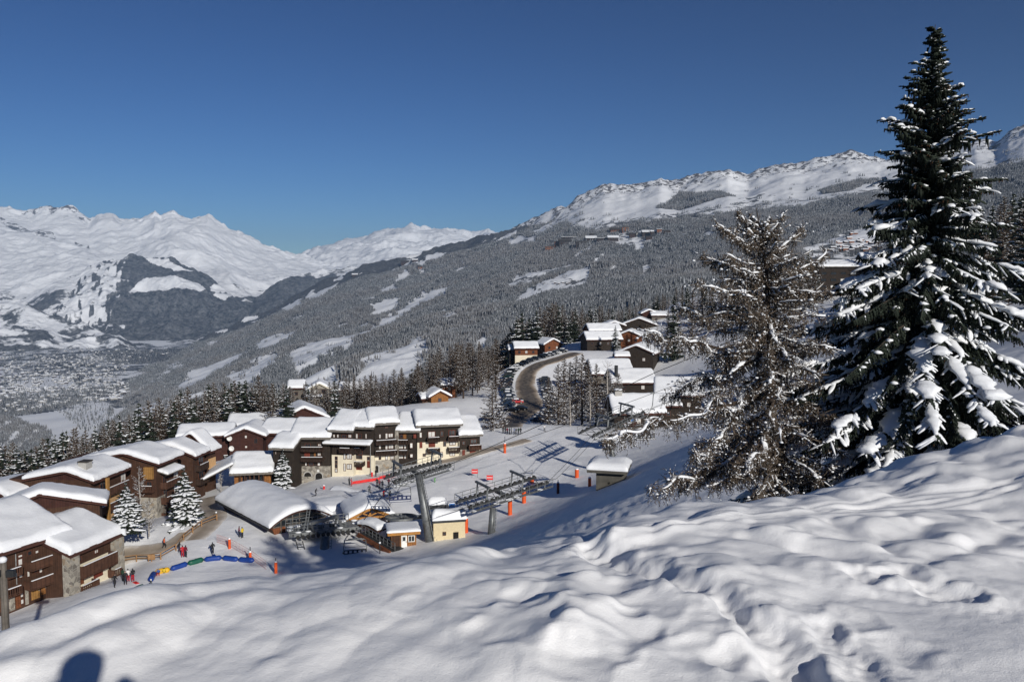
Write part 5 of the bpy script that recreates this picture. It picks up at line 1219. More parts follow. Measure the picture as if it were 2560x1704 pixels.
def lift_tower(label, base, top, r, arm0, arm1, walk, nsh=10, wide=1.0, frames=()):
    """tube tower; arm0-arm1 ends of the sheave train along the ropes (near side), second train 4 m behind"""
    b, t = at(*base), at(*top); T = Thing('lift_tower', b, label, 'lift tower'); b2 = b.copy(); b2.z = min(b.z - 1.2, gz(b.x, b.y) - .5)
    T.part('mast', MB().tube([b2, t], [r, r * .72], 14), 'steel', smooth=True)
    sd = Vector((.8, -.6, 0)); lb = MB(); ladder(lb, b + sd * (r + .12), t + sd * (r * .72 + .12), .45, .42, .035, Vector((.6, .8, 0))); T.part('ladder', lb, 'steel')
    A, B = at(*arm0), at(*arm1); d = (B - A).normalized(); n = Vector((-d.y, d.x, 0)).normalized() * (3.6 * wide); up = Vector((0, 0, 1))
    for o, nm in ((Vector((0, 0, 0)), 0), (n, 1)):
        T.part('sheave_beam', MB().bar(A + o, B + o, .22, .32), 'steel_dark')
        for k in range(nsh): p = A.lerp(B, (k + .5) / nsh) + o + up * .18; nn = n.normalized(); T.part('sheave', MB().tube([p - nn * .08, p + nn * .08], .26, 10), 'rubber_black')
        w = MB(); q = n.normalized() * (-.8 if nm == 0 else .8); w.bar(A + o + q - up * .35, B + o + q - up * .35, .7, .06); T.part('catwalk', w, 'steel')
        rl = MB(); railing(rl, A + o + q * 1.4 - up * .3, B + o + q * 1.4 - up * .3, 1.15, 10, .032); T.part('railing', rl, 'steel')
        sn = MB()
        for k in range(6): p = A.lerp(B, random.random()) + o + q - up * .25; sn.blob(p, (.5, .35, .13), 6, 4)
        T.part('snow', sn, 'roof_snow', smooth=True)['kind'] = 'stuff'
    m = A.lerp(B, .5); T.part('crossarm', MB().bar(m - n * .15 - up * .35, m + n * 1.15 - up * .35, .45, .45), 'steel')
    for k in range(9):
        a, b_ = A.lerp(B, (k + .1) / 9), A.lerp(B, (k + .9) / 9); T.part('brace', MB().bar(a - up * .3, b_ + n - up * .3, .07), 'steel_dark'); T.part('brace', MB().bar(a + n - up * .3, b_ - up * .3, .07), 'steel_dark'); T.part('hanger_arm', MB().bar(a.lerp(b_, .5) - up * .75, a.lerp(b_, .5) + up * (.9 if k % 2 else .5), .08), 'steel')
    for f in frames:      # lifting frames standing on the crossarm
        c = A.lerp(B, f); g = MB()
        for o in (n * .05, n * .95): g.bar(c + o, c + o + up * 1.9 + d * .2, .22)
        g.bar(c - n * .1 + up * 2.0 + d * .2, c + n * 1.1 + up * 2.0 + d * .2, .3, .28); T.part('lifting_frame', g, 'steel')
    return T
lift_tower('leaning grey tube lift tower with ladder above the bullwheel', (1078, 1348, 108), (1046, 1186, 109.5), .66, (984, 1207, 109), (1128, 1163, 113), 0, 14, 1.0, (.12, .8))
lift_tower('lift tower with black sheave trains standing in the piste', (1228, 1318, 106), (1232, 1268, 106.5), .55, (1172, 1270, 106), (1372, 1206, 112), 0, 16, 1.0, (.22, .66))
lift_tower('pale lift tower beside the dark lodge behind the larch branch', (1533, 1128, 136), (1528, 1085, 136.5), .58, (1480, 1092, 135), (1612, 1030, 139), 0, 12, 1.2, (.3, .75))
# ropes
def rope(label, pts, r=0.035):
    p = []
    for a, b in zip(pts[:-1], pts[1:]):
        a, b = at(*a), at(*b)
        for i in range(8): t = i / 8; q = a.lerp(b, t); q.z -= (b - a).length * .006 * 4 * t * (1 - t); p.append(q)
    p.append(at(*pts[-1])); T = MB().tube(p, r, 6).build('lift_rope', M['rubber_black']); tag(T, label, 'cable')
rope('black haul rope running from the leaning tower up past the larch', [(895, 1318, 112), (984, 1200, 109), (1128, 1158, 113), (1640, 930, 108), (2090, 736, 96), (2700, 470, 78)], .05)
rope('second rope of the leaning tower strung lower over the piste', [(940, 1322, 115), (1010, 1198, 113), (1140, 1155, 116.5), (1760, 935, 112), (2160, 770, 100), (2700, 560, 82)], .032)
rope('rope of the piste lift from sheave tower to the pale tower', [(1090, 1292, 104), (1172, 1266, 106), (1372, 1202, 112), (1480, 1088, 135), (1612, 1026, 139), (1800, 950, 136), (2200, 800, 120)], .03)
rope('return rope of the piste lift behind the pale tower', [(1100, 1282, 108), (1202, 1260, 109.5), (1392, 1195, 115.5), (1500, 1082, 139), (1628, 1022, 143), (1860, 930, 140), (2300, 770, 120)], .03)
chair(1000, 1244, 108.5, (1012, 1192, 109), R(12), 'navy six seat chair hanging beside the leaning lift tower', 'chair_blue')
chair(888, 1378, 105, (898, 1320, 108.5), R(14), 'empty grey chair hanging below the station terminal', 'steel_dark')
chair(1612, 1090, 112, (1632, 982, 112.9), R(12), 'grey chair hanging on the rope before the dark lodge', 'steel_dark')
# operator hut, drive housing, porch
h = House('operator_hut', 'orange timber operator hut with white door beside the bullwheel', 'hut', Vector((at(978, 1372, 106).x, 106, at(978, 1372, 106).z)), R(12), 3.4, 3.0, 2.0)
h.walls([(-2, h.H, 'wood_orange')]); rf = h.part('roof', MB().box(-.5, 3.9, -.6, 3.6, h.H + .002, h.H + .42), 'timber_honey')
co, fc = snow_cap([(-.6, h.H + .42), (3.6, h.H + .42)], -.5, 3.9, .35, 3.0); h.link('snow', np_mesh('snow', co, fc, [M['roof_snow']], True), rf)
h.door('f', 1.75, .05, .75, 1.85, 'white_paint'); h.window('f', 2.75, 1.3, .9, .9, 'window_glass', 'frame_white'); h.window('f', 1.75, 1.35, .5, .7, 'window_glass', 'frame_white', mull=False, o=0.08); h.panel('f', 0.05, 1.2, .1, 1.9, 'wood_brown')
def slab(name, label, cat, px, py, Y, rz, w, d, h, T, mat, wall_h=0.0, wall_mat='beige_wall'):
    """low machinery housing or canopy with a thick cap of snow; px,py its near-left lower corner"""
    P = at(px, py, Y); hs = House(name, label, cat, P, R(rz), w, d, h)
    if wall_h: hs.part('wall', MB().box(.1, w - .1, .1, d - .1, -wall_h, 0), wall_mat)
    ro = hs.part('housing', MB().box(0, w, 0, d, 0.002, h), mat); co, fc = snow_cap([(0, h), (d / 2, h + .35), (d, h)], 0, w, T, random.random() * 9, .5); hs.link('snow', np_mesh('snow', co, fc, [M['roof_snow']], True), ro)
    return hs
h = slab('drive_house', 'beige drive house with a rounded snow topped cover beside the leaning tower', 'drive house', 1082, 1308, 107.5, 12, 4.6, 2.0, .35, 1.1, 'steel_dark', 3.0); h.window('f', 1.6, -1.5, .45, .5, 'window_glass'); h.door('f', 3.2, -3, .7, 1.6, 'shade_black')
slab('lift_beam_cover', 'snow covered lift beam behind the leaning tower', 'lift housing', 1072, 1274, 119, 12, 2.6, 1.6, .7, .7, 'steel_dark')
h = House('container', 'blue container on the snow behind the drive house', 'container', at(1123, 1274, 122), R(15), .9, .9, 1.0); h.part('body', MB().box(0, .9, 0, .9, -1.5, 1.0), 'box_blue'); h.part('lid', MB().box(-.04, .94, -.04, .94, 1.002, 1.1), 'roof_snow')
h = House('cabinet', 'pale grey switch cabinet next to the blue container', 'cabinet', at(1110, 1277, 120), R(15), .75, .6, 1.0); h.part('body', MB().box(0, .75, 0, .6, -1.5, 1.0), 'plaster_grey'); h.part('lid', MB().box(-.04, .79, -.04, .64, 1.002, 1.08), 'roof_snow')
def timber_porch(name, label, apex, Y, half, rise, D, rz, leg, T=0.9, snow=0.75):
    P = at(*apex, Y); t = Thing(name, Vector((P.x, P.y, P.z - rise - leg)), label, 'shelter', rz=R(rz)); H = leg
    m = MB(); pr = [(-half - .5, H - .5 * rise / half), (0, H + rise), (half + .5, H - .5 * rise / half)]; up = [(x, z + .22) for x, z in pr]
    ro = t.part('roof', MB().prism(pr + up[::-1], 'y', -.6, D), 'timber_honey', local=True)
    co, fc = snow_cap(up, -.55, D, snow, half, .6, swap=True); t.part('snow', np_mesh('snow', co, fc[:, ::-1], [M['roof_snow']], True), None, ro, local=True)
    for x in (-half + .2, half - .2):
        for y in (0, D * .5, D - .6): t.part('post', MB().box(x - .16, x + .16, y - .16, y + .16, -2.5, H), 'timber_honey', local=True)
    t.part('tie_beam', MB().box(-half, half, -.12, .12, H - .3, H), 'timber_honey', local=True); t.part('king_post', MB().box(-.13, .13, -.1, .1, H + .002, H + rise - .2), 'timber_honey', local=True)
    for s_ in (-1, 1): t.part('strut', MB().bar((s_ * .1, 0, H + .15), (s_ * half * .45, 0, H + rise * .5), .18), 'timber_honey', local=True); t.part('rafter', MB().bar((s_ * half, -.3, H - .1), (0, -.3, H + rise - .12), .2, .3), 'timber_honey', local=True)
timber_porch('timber_shelter', 'honey coloured open timber gable shelter under thick snow beside the station', (925, 1268), 116, 3.0, 1.35, 7.5, 18, 2.4)
timber_porch('timber_shelter', 'small timber gable hut half buried in snow above the shelter', (893, 1236), 135, 1.1, .8, 6.5, 48, 1.3, snow=.8)
slab('connecting_roof', 'low rounded snow roof joining station and timber shelter', 'roof', 800, 1318, 122, 30, 5.5, 6.5, 2.0, 1.0, 'wood_brown', 3.0, 'wood_brown')
h = slab('queue_canopy', 'narrow snow laden canopy leading to the operator hut', 'canopy', 944, 1330, 109, 48, 2.0, 4.5, .3, .7, 'wood_brown')
for x, y in ((.2, .2), (1.8, .2), (.2, 4.2), (1.8, 4.2)): h.part('post', MB().box(x - .06, x + .06, y - .06, y + .06, -2.8, 0), 'steel')
T = Thing('boarding_ramp', at(900, 1335, 110), 'wooden chairlift boarding ramp edge below the terminal', 'ramp'); a, b = at(893, 1335, 110), at(975, 1382, 104)
T.part('edge_beam', MB().bar(a, b, .3, .6), 'wood_rust'); q = MB(); railing(q, a + Vector((.6, .5, .2)), b + Vector((.6, .5, .2)), 1.0, 9); T.part('railing', q, 'steel'); T.part('deck', MB().bar(a + Vector((1.0, .9, .1)), b + Vector((1.0, .9, .1)), 1.8, .1), 'steel_dark')
# padded poles
def pad_pole(px, py, Y, h, label, mat='orange_pad', r=.28, mast=0.0, group=None):
    p = on_ground(px, py); h *= p.y / Y; r *= p.y / Y
    T = Thing('padded_pole', p, label, 'padded pole', group); T.part('pad', MB().lathe([(r, -.5), (r * 1.02, .2), (r, h * .5), (r * 1.04, h * .52), (r, h - .02), (r * .8, h)], 12), mat, smooth=False, local=True)
    T.part('snow', MB().blob((0, 0, h + .03), (r * 1.05, r * 1.05, .16), 8, 5), 'roof_snow', smooth=True, local=True)
    if mast: T.part('mast', MB().tube([(0, 0, h), (0, 0, h + mast)], .06, 6), 'steel_dark', local=True)
pad_pole(1165, 1333, 104, 2.0, 'tall orange padded pole at the piste edge beside the drive house')
pad_pole(1275, 1285, 103, 2.0, 'orange padded pole in front of the piste sheave tower'); pad_pole(1310, 1258, 107, 1.9, 'orange padded pole right behind the piste sheave tower')
pad_pole(1330, 1206, 113, 0.9, 'short orange padded post near the far end of the sheave train'); pad_pole(1395, 1234, 106, 1.5, 'dark maroon padded pole standing in the piste', 'maroon_pad', .18, .5)
pad_pole(1442, 1194, 112, 1.2, 'orange padded pole left of the concrete hut'); pad_pole(1474, 1216, 100, 1.1, 'orange padded pole leaning on the concrete hut corner', r=.2)
pad_pole(1262, 1133, 165, 2.0, 'orange padded pole with a mast at the far piste edge', mast=1.4); pad_pole(574, 1372, 119, 1.5, 'orange padded pole beside the barrel station shadow', r=.2)
pad_pole(626, 1402, 108, 1.3, 'orange padded pole with thin mast behind the inflatable barrier', r=.18, mast=.7); pad_pole(690, 1432, 103, 1.5, 'orange padded pole with thin mast nearest the barrel station legs', r=.2, mast=.5)
pad_pole(930, 1192, 166, 1.0, 'short red padded post by the red piste banner', 'red_cloth', .2); pad_pole(810, 1222, 155, .7, 'short red padded post beside the small lamp', 'red_cloth', .2)
for px, py, Y, hh, lb in ((950, 1400, 104, 2.3, 'thin dark post in front of the operator hut'), (858, 1408, 105, 1.6, 'thin dark post below the hanging chair'), (542, 1345, 121, 4.0, 'tall thin pole with a red sleeve at the safety net'), (768, 1222, 160, 2.4, 'thin lamp post on the snow bank below the apartments')):
    p = at(px, py, Y); T = Thing('post', p, lb, 'post'); T.part('shaft', MB().tube([(0, 0, -1), (0, 0, hh)], .07, 7), 'steel_dark', local=True); T.part('cap', MB().blob((0, 0, hh + .1), (.16, .16, .14), 7, 4), 'roof_snow', smooth=True, local=True)
# concrete hut in the bank
h = House('concrete_hut', 'grey concrete hut set in the snow bank under a thick snow roof', 'hut', at(1490, 1232, 114), R(-14), 4.0, 4.4, 3.2)
h.walls([(-3, h.H, 'concrete')]); rf = h.part('roof', MB().box(-1.2, 4.6, -1.1, 5.1, h.H + .002, h.H + .45), 'concrete'); co, fc = snow_cap([(-1.1, h.H + .45), (2.0, h.H + .75), (5.1, h.H + .45)], -1.2, 4.6, .9, 2.0, 1.0); h.link('snow', np_mesh('snow', co, fc, [M['roof_snow']], True), rf)
h.part('vent', MB().tube([(1.9, -.12, 1.6), (1.9, .1, 1.6)], .14, 10), 'shade_black')
# kiosk
h = House('kiosk', 'little round fronted kiosk with a blue window before the lodge', 'kiosk', at(1569, 1062, 150), 0, 2.0, 2.0, 2.0); h.part('wall', MB().lathe([(1.0, -2), (1.0, 1.9)], 10, (1, 1)), 'wood_maroon'); rf = h.part('roof', MB().lathe([(1.25, 1.9), (1.2, 2.05), (.1, 2.3)], 10, (1, 1)), 'roof_dark'); h.part('snow', MB().lathe([(1.3, 2.06), (1.28, 2.5), (.9, 3.0), (.3, 3.3), (.02, 3.35)], 12, (1, 1)), 'roof_snow', rf, True); h.window('f', .9, 1.1, .7, .9, 'box_blue', 'frame_white')
q = MB(); railing(q, (-1.5, -1.2, -.3), (4.5, -1.2, -.3), 1.0, 10); h.part('railing', q, 'wood_grey'); h.part('deck', MB().box(-1.6, 4.6, -1.3, 2.2, -.7, -.3), 'wood_grey')
# ------------------------------------------------------------------ road, paths, cars, people, barriers
def road_mat():
    t = NT('road'); v = t.pos(); n = t.noise(v, 0.12, 5, 0.6); n2 = t.noise(v, 0.9, 4, 0.6); e = t.attr('edge')
    f = t.math('ADD', e, t.math('MULTIPLY', t.math('SUBTRACT', n, 0.5), 0.9))
    c = t.ramp(f, [(0.0, (0.050, 0.046, 0.045)), (0.45, (0.075, 0.062, 0.052)), (0.68, (0.28, 0.22, 0.165)), (0.85, (0.52, 0.46, 0.40)), (1.0, (0.74, 0.74, 0.75))])
    t.col(t.mix(t.maprange(n2, .35, .7, 0, .35), c, (0.40, 0.34, 0.28))).rough(0.7); M['road'] = t.m
    t = NT('slush'); v = t.pos(); n = t.noise(v, 0.5, 5, 0.65); e = t.attr('edge'); f = t.math('ADD', e, t.math('MULTIPLY', t.math('SUBTRACT', n, 0.5), 1.1))
    t.col(t.ramp(f, [(0.0, (0.30, 0.25, 0.20)), (0.5, (0.44, 0.38, 0.32)), (0.8, (0.66, 0.62, 0.58)), (1.0, (0.78, 0.79, 0.81))])).rough(0.8); M['slush'] = t.m
road_mat()
def ribbon(name, pts, width, mat, lift=0.06, n=60, m=9):
    P = np.array([(p.x, p.y) for p in pts]); s = np.r_[0, np.cumsum(np.hypot(*np.diff(P, axis=0).T))]; u = np.linspace(0, s[-1], n)
    c = np.stack([np.interp(u, s, P[:, 0]), np.interp(u, s, P[:, 1])], -1)
    for _ in range(3): c[1:-1] = (c[:-2] + 2 * c[1:-1] + c[2:]) / 4
    d = np.gradient(c, axis=0); d /= np.linalg.norm(d, axis=1)[:, None]; nr = np.stack([d[:, 1], -d[:, 0]], -1)
    w = np.interp(u, s, width) if hasattr(width, '__len__') else np.full(n, width); o = np.linspace(-.5, .5, m)
    X = c[:, None, 0] + nr[:, None, 0] * o[None] * w[:, None]; Y = c[:, None, 1] + nr[:, None, 1] * o[None] * w[:, None]
    Z = ground_z(X, Y) + lift; Z[:, 0] -= .25; Z[:, -1] -= .25; E = np.abs(o)[None] * 2 + 0 * X
    ob = link(name, np_mesh(name, np.stack([X, Y, Z], -1).reshape(-1, 3), grid_faces(n, m)[:, ::-1], [M[mat]], True, {'edge': E})); ob['kind'] = 'structure'
    return c, d, nr
z66 = lambda x, y: on_ground(1150 + x / 3.92, 750 + y / 3.92)
rc, rd, rn = ribbon('road', [z66(*p) for p in ((1150, 520), (1000, 570), (880, 605), (760, 640), (680, 700), (640, 780), (640, 860), (665, 930), (690, 1000), (680, 1070), (600, 1130), (520, 1190), (480, 1250))], [7, 7, 7, 7.2, 7.6, 8, 8.2, 8.6, 9, 9, 8.5, 8, 7], 'road', .12, 90, 11)
g2 = lambda x, y: on_ground(300 + x / 3.136, 1000 + y / 3.136)
ribbon('path', [g2(*p) for p in ((-150, 1255), (0, 1225), (150, 1200), (330, 1165), (440, 1115), (520, 1040))], [5, 5.5, 5, 4.5, 4, 3], 'slush', .07, 50)
ribbon('path', [on_ground(*p) for p in ((1075, 1160), (1130, 1150), (1200, 1131), (1262, 1115), (1320, 1100))], 4.0, 'slush', .06, 40)
ribbon('path', [g2(*p) for p in ((560, 1100), (660, 1010), (740, 930), (700, 820), (690, 760))], 5.0, 'slush', .05, 40)
# ---- cars
CARM = {}
for nm, c, mt in (('black', (0.010, 0.011, 0.013), .3), ('navy', (0.012, 0.020, 0.045), .3), ('grey', (0.07, 0.075, 0.08), .5), ('silver', (0.28, 0.29, 0.30), .6), ('white', (0.66, 0.67, 0.68), 0), ('red', (0.34, 0.012, 0.016), .1), ('green', (0.012, 0.04, 0.035), .3)):
    plain('paint_' + nm, c, 0.28, mt, .08, 1.0); CARM[nm] = M['paint_' + nm]
plain('tyre', (0.016, 0.016, 0.017), 0.85); plain('lamp_glass', (0.55, 0.56, 0.58), 0.2)
def car_meshes():
    # side profile (y length, z) lofted across x with tumblehome
    low = [(-2.1, .35), (-2.15, .62), (-2.05, .80), (-1.1, .95), (1.45, 1.0), (2.05, .95), (2.12, .60), (2.05, .32)]
    cab = [(-1.25, .94), (-.55, 1.42), (.95, 1.47), (1.65, .98)]
    b = MB()
    for prof, ws in ((low, (.86, .86, .80, .82, .84, .78, .84, .86)),):
        n = len(prof); vs = [(-w, y, z) for (y, z), w in zip(prof, ws)] + [(w, y, z) for (y, z), w in zip(prof, ws)]
        b.add(vs, [tuple(range(n - 1, -1, -1)), tuple(range(n, 2 * n))] + [(i, (i + 1) % n, n + (i + 1) % n, n + i) for i in range(n)])
    ws = (.80, .62, .60, .76); n = 4; vs = [(-w, y, z) for (y, z), w in zip(cab, ws)] + [(w, y, z) for (y, z), w in zip(cab, ws)]
    b.add(vs, [(1, 5, 6, 2)]); g = MB().add(vs, [(0, 4, 5, 1), (2, 6, 7, 3), (3, 2, 1, 0), (4, 5, 6, 7)])
    p = MB()
    for sx in (-1, 1):
        for (a, c) in ((0, 1), (2, 3)): p.bar(Vector((sx * ws[a] * 1.005, cab[a][0], cab[a][1])), Vector((sx * ws[c] * 1.005, cab[c][0], cab[c][1])), .09)
        p.bar(Vector((sx * .79, .25, .97)), Vector((sx * .63, .25, 1.44)), .08)
    b.v += []; o = len(b.v); b.v += p.v; b.f += [[o + i for i in f] for f in p.f]; b.mi += p.mi
    wl = MB().tube([(-.11, 0, 0), (.11, 0, 0)], .32, 14); rim = MB().tube([(-.115, 0, 0), (.115, 0, 0)], .19, 10)
    sn = MB(); co, fc = snow_cap([(-.58, 1.43), (.58, 1.46)], -.5, .95, .22, 4.0, .25, swap=True)
    lm = MB().box(-.09, .09, -.04, .04, -.07, .07); pl = MB().box(-.26, .26, -.02, .02, -.06, .06)
    hs, hf = snow_cap([(-.7, .93), (.7, .93)], -2.0, -1.25, .12, 6.0, .2, swap=True)
    return b, g, wl, rim, (co, fc[:, ::-1]), (hs, hf[:, ::-1]), lm, pl
cb, cg, cw, cr, csn, chs, clm, cpl = car_meshes()
CAR = {k: cb.mesh('body', CARM[k]) for k in CARM}
cgm, cwm, crm, clmm, cplm = cg.mesh('window', M['window_glass']), cw.mesh('tyre', M['tyre']), cr.mesh('rim', M['pipe_metal']), clm.mesh('lamp', M['lamp_glass']), cpl.mesh('number_plate', M['white_paint'])
csm, chm = np_mesh('snow', csn[0], csn[1], [M['roof_snow']], True), np_mesh('snow', chs[0], chs[1], [M['roof_snow']], True)
def car(x, y, rz, colour, label, group=None, snow=True, z=None):
    r = empty('parked_car', (x, y, (gz(x, y) if z is None else z) + .1), rz, label, 'car', group); link('body', CAR[colour], r); link('window', cgm, r)
    for sx in (-1, 1):
        for sy in (-1.3, 1.3): w = link('wheel', cwm, r); w.location = (sx * .78, sy, .32); link('rim', crm, w)
        l = link('headlight', clmm, r); l.location = (sx * .62, -2.12, .68)
    l = link('number_plate', cplm, r); l.location = (0, -2.16, .5)
    if snow: link('snow', csm, r); link('snow', chm, r)
cols = ['black', 'navy', 'grey', 'black', 'white', 'navy', 'silver', 'black', 'green', 'grey', 'navy', 'black']
CNT = ['%d%s' % (i, 'th' if 10 < i % 100 < 14 else {1: 'st', 2: 'nd', 3: 'rd'}.get(i % 10, 'th')) for i in range(1, 80)]
def along(c, d, nr, side, off, step, u0, u1, group, label, skew=0.0):
    s = np.r_[0, np.cumsum(np.hypot(*np.diff(c, axis=0).T))]; k = 0
    for u in np.arange(u0 * s[-1], u1 * s[-1], step):
        x, y = np.interp(u, s, c[:, 0]), np.interp(u, s, c[:, 1]); nx, ny = np.interp(u, s, nr[:, 0]), np.interp(u, s, nr[:, 1])
        a = math.atan2(-ny * side, -nx * side) + math.pi / 2 + random.uniform(-.06, .06) + skew; q = off + random.uniform(-.3, .3)
        colr = random.choice(cols); car(x + nx * side * q, y + ny * side * q, a, colr, '%s %s car %s' % (CNT[k], colr, label), group, random.random() < .3); k += 1
# which side of the road is left in the photo
lft = 1 if rn[40][0] < 0 else -1
along(rc, rd, rn, lft, 6.6, 2.6, .14, .80, 'cars parked along the outer edge of the road', 'from the top in the outer roadside row')
along(rc, rd, rn, -lft, 6.9, 2.75, .30, .74, 'cars parked on the inner side of the road bend', 'from the top inside the road bend')
along(rc, rd, rn, lft, 6.8, 2.7, .0, .13, 'cars parked below the tiered chalet', 'from the top below the tiered chalet')
p = z66(555, 1015); car(p.x, p.y, R(100), 'red', 'red car with a white windscreen shade at the end of the outer row'); p = z66(510, 1095); car(p.x, p.y, R(80), 'black', 'black car parked across the foot of the road', snow=False); p = z66(600, 1085); car(p.x, p.y, R(78), 'black', 'second black car beside it at the foot of the road', snow=False)
for i, (px, py, Y, cc, lb) in enumerate(((694, 1030, 225, 'navy', 'dark car behind the chalet with the red chimney'), (735, 1024, 228, 'black', 'dark car half hidden right of the red chimney'), (535, 1100, 185, 'black', 'dark car parked behind the left chalets'), (560, 1108, 182, 'grey', 'snowy grey car next to the dark one behind the left chalets'))):
    q = at(px, py, Y); car(q.x, q.y, R(100 - 20 * i), cc, lb)
# ---- people
for nm, c in (('jacket_black', (0.012, 0.012, 0.014)), ('jacket_red', (0.42, 0.012, 0.022)), ('jacket_maroon', (0.13, 0.014, 0.03)), ('jacket_white', (0.62, 0.6, 0.6)), ('jacket_green', (0.02, 0.05, 0.03)), ('jacket_grey', (0.09, 0.095, 0.10)), ('jacket_orange', (0.55, 0.10, 0.02)), ('jacket_blue', (0.03, 0.08, 0.28)), ('jacket_lime', (0.10, 0.42, 0.06)), ('jacket_yellow', (0.6, 0.42, 0.03)), ('pants_dark', (0.014, 0.014, 0.018)), ('pants_red', (0.38, 0.012, 0.02)), ('skin', (0.42, 0.24, 0.17)), ('helmet_dark', (0.02, 0.02, 0.022)), ('helmet_white', (0.6, 0.6, 0.6))): plain(nm, c, 0.7, var=.15)
POSES = {   # joint positions: x right, y forward is -y, z up
 'stand': dict(pel=(0,0,.94), wai=(0,0,1.08), che=(0,.0,1.30), nek=(0,-.01,1.49), hed=(0,-.03,1.62), top=(0,-.02,1.71), sho=(.19,0,1.42), elb=(.27,.03,1.15), han=(.27,-.10,.93), hip=(.10,0,.90), kne=(.11,-.03,.50), ank=(.12,.02,.10), toe=(.13,-.16,.06)),
 'walk': dict(pel=(0,0,.92), wai=(0,-.02,1.06), che=(0,-.05,1.28), nek=(0,-.09,1.46), hed=(0,-.13,1.59), top=(0,-.12,1.68), sho=(.19,-.05,1.39), elb=(.27,.06,1.13), han=(.25,-.16,.98), hip=(.10,0,.88), kne=(.11,-.16,.50), ank=(.12,.06,.12), toe=(.13,-.12,.06)),
 'ski': dict(pel=(0,.10,.80), wai=(0,.06,.94), che=(0,-.08,1.14), nek=(0,-.18,1.30), hed=(0,-.24,1.42), top=(0,-.24,1.51), sho=(.20,-.08,1.26), elb=(.33,-.14,1.02), han=(.30,-.36,.98), hip=(.11,.08,.78), kne=(.13,-.16,.46), ank=(.14,.02,.12), toe=(.14,-.16,.08)),
 'sit': dict(pel=(0,.05,.30), wai=(0,.06,.44), che=(0,.04,.66), nek=(0,.01,.84), hed=(0,-.02,.97), top=(0,-.01,1.06), sho=(.18,.03,.77), elb=(.26,-.02,.52), han=(.18,-.24,.46), hip=(.10,.02,.28), kne=(.15,-.40,.42), ank=(.15,-.72,.12), toe=(.16,-.86,.18))}
RAD = dict(pel=(.15,.12), wai=(.135,.105), che=(.18,.125), nek=(.062,.062), hed=(.098,.115), top=(.075,.09), sho=(.085,.08), elb=(.062,.062), han=(.052,.05), hip=(.105,.105), kne=(.078,.078), ank=(.062,.062), toe=(.055,.05))
_body = {}
def body_mesh(pose, mats):
    """one continuous figure grown over a posed skeleton"""
    key = pose
    if key not in _body:
        J = POSES[pose]; V, E, Rr, idx = [], [], [], {}
        def add(k, sx=None):
            p = J[k]; nm = k if sx is None else k + ('L' if sx < 0 else 'R'); idx[nm] = len(V)
            step = 0 if sx is None or pose != 'walk' else sx * (.22 if k in ('ank', 'toe') else (.10 if k == 'kne' else (-.12 if k == 'han' else 0)))
            V.append((p[0] * (sx or 1), p[1] + step, p[2])); Rr.append(RAD[k]); return nm
        for k in ('pel', 'wai', 'che', 'nek', 'hed', 'top'): add(k)
        E += [(0, 1), (1, 2), (2, 3), (3, 4), (4, 5)]
        for sx in (-1, 1):
            ns = [add(k, sx) for k in ('sho', 'elb', 'han', 'hip', 'kne', 'ank', 'toe')]; i = [idx[n] for n in ns]
            E += [(2, i[0]), (i[0], i[1]), (i[1], i[2]), (0, i[3]), (i[3], i[4]), (i[4], i[5]), (i[5], i[6])]
        me = bpy.data.meshes.new('body_' + pose); me.from_pydata(V, E, []); o = bpy.data.objects.new('tmp_body', me); COL.objects.link(o)
        md = o.modifiers.new('skin', 'SKIN'); md.use_smooth_shade = True; md.branch_smoothing = .4
        for sv, r in zip(me.skin_vertices[0].data, Rr): sv.radius = r
        me.skin_vertices[0].data[0].use_root = True
        sb = o.modifiers.new('sub', 'SUBSURF'); sb.levels = sb.render_levels = 1
        dg = bpy.context.evaluated_depsgraph_get(); ev = bpy.data.meshes.new_from_object(o.evaluated_get(dg)); COL.objects.unlink(o); bpy.data.objects.remove(o); _body[key] = ev
    me = _body[key].copy(); J = POSES[pose]; me.materials.clear()
    for m in mats: me.materials.append(M[m])         # jacket, trousers, skin, helmet, gloves/boots
    hz, pz, fy = J['hed'][2], J['pel'][2], J['hed'][1]; az = J['ank'][2]
    for p in me.polygons:
        c = p.center; mi = 0
        if c.z > J['nek'][2] + .02: mi = 2 if (c.y < fy - .03 and c.z < hz + .03) else 3
        elif pose == 'sit': mi = 1 if (c.y < -.10 and abs(c.x) < .25 and not (c.z > .44 and c.y > -.30)) or c.z < .30 else 0
        elif c.z < pz - .02 and abs(c.x) < .235: mi = 1
        if (Vector((abs(c.x), c.y, c.z)) - Vector(J['han'])).length < .10: mi = 4
        if pose != 'sit' and c.z < az + .06: mi = 4
        p.material_index = mi; p.use_smooth = True
    return me
PEOPLE = []
def person(x, y, z, rz, pose, jacket, pants, label, helmet='helmet_dark', s=1.0, skis=None, board=None, poles=False):
    r = empty('person', (x, y, z), rz, label, 'person'); r.scale = (s, s, s); PEOPLE.append(r)
    link('body', body_mesh(pose, [jacket, pants, 'skin', helmet, 'rubber_black']), r)
    if skis:
        for sx in (-1, 1): b = MB().box(sx * .12 - .05, sx * .12 + .05, -.95, .75, -.01, .03); b.box(sx * .12 - .05, sx * .12 + .05, -1.08, -.95, .0, .08); link('ski', b.mesh('ski', M[skis]), r)
    if board: link('sledge', MB().box(-.22, .22, .35, 1.25, .02, .12).mesh('sledge', M[board]), r)
    if poles:
        for sx in (-1, 1): link('ski_pole', MB().tube([(sx * .30, -.14, 1.0), (sx * .42, .1, 0)], .014, 5).mesh('ski_pole', M['pipe_metal']), r)
    return r
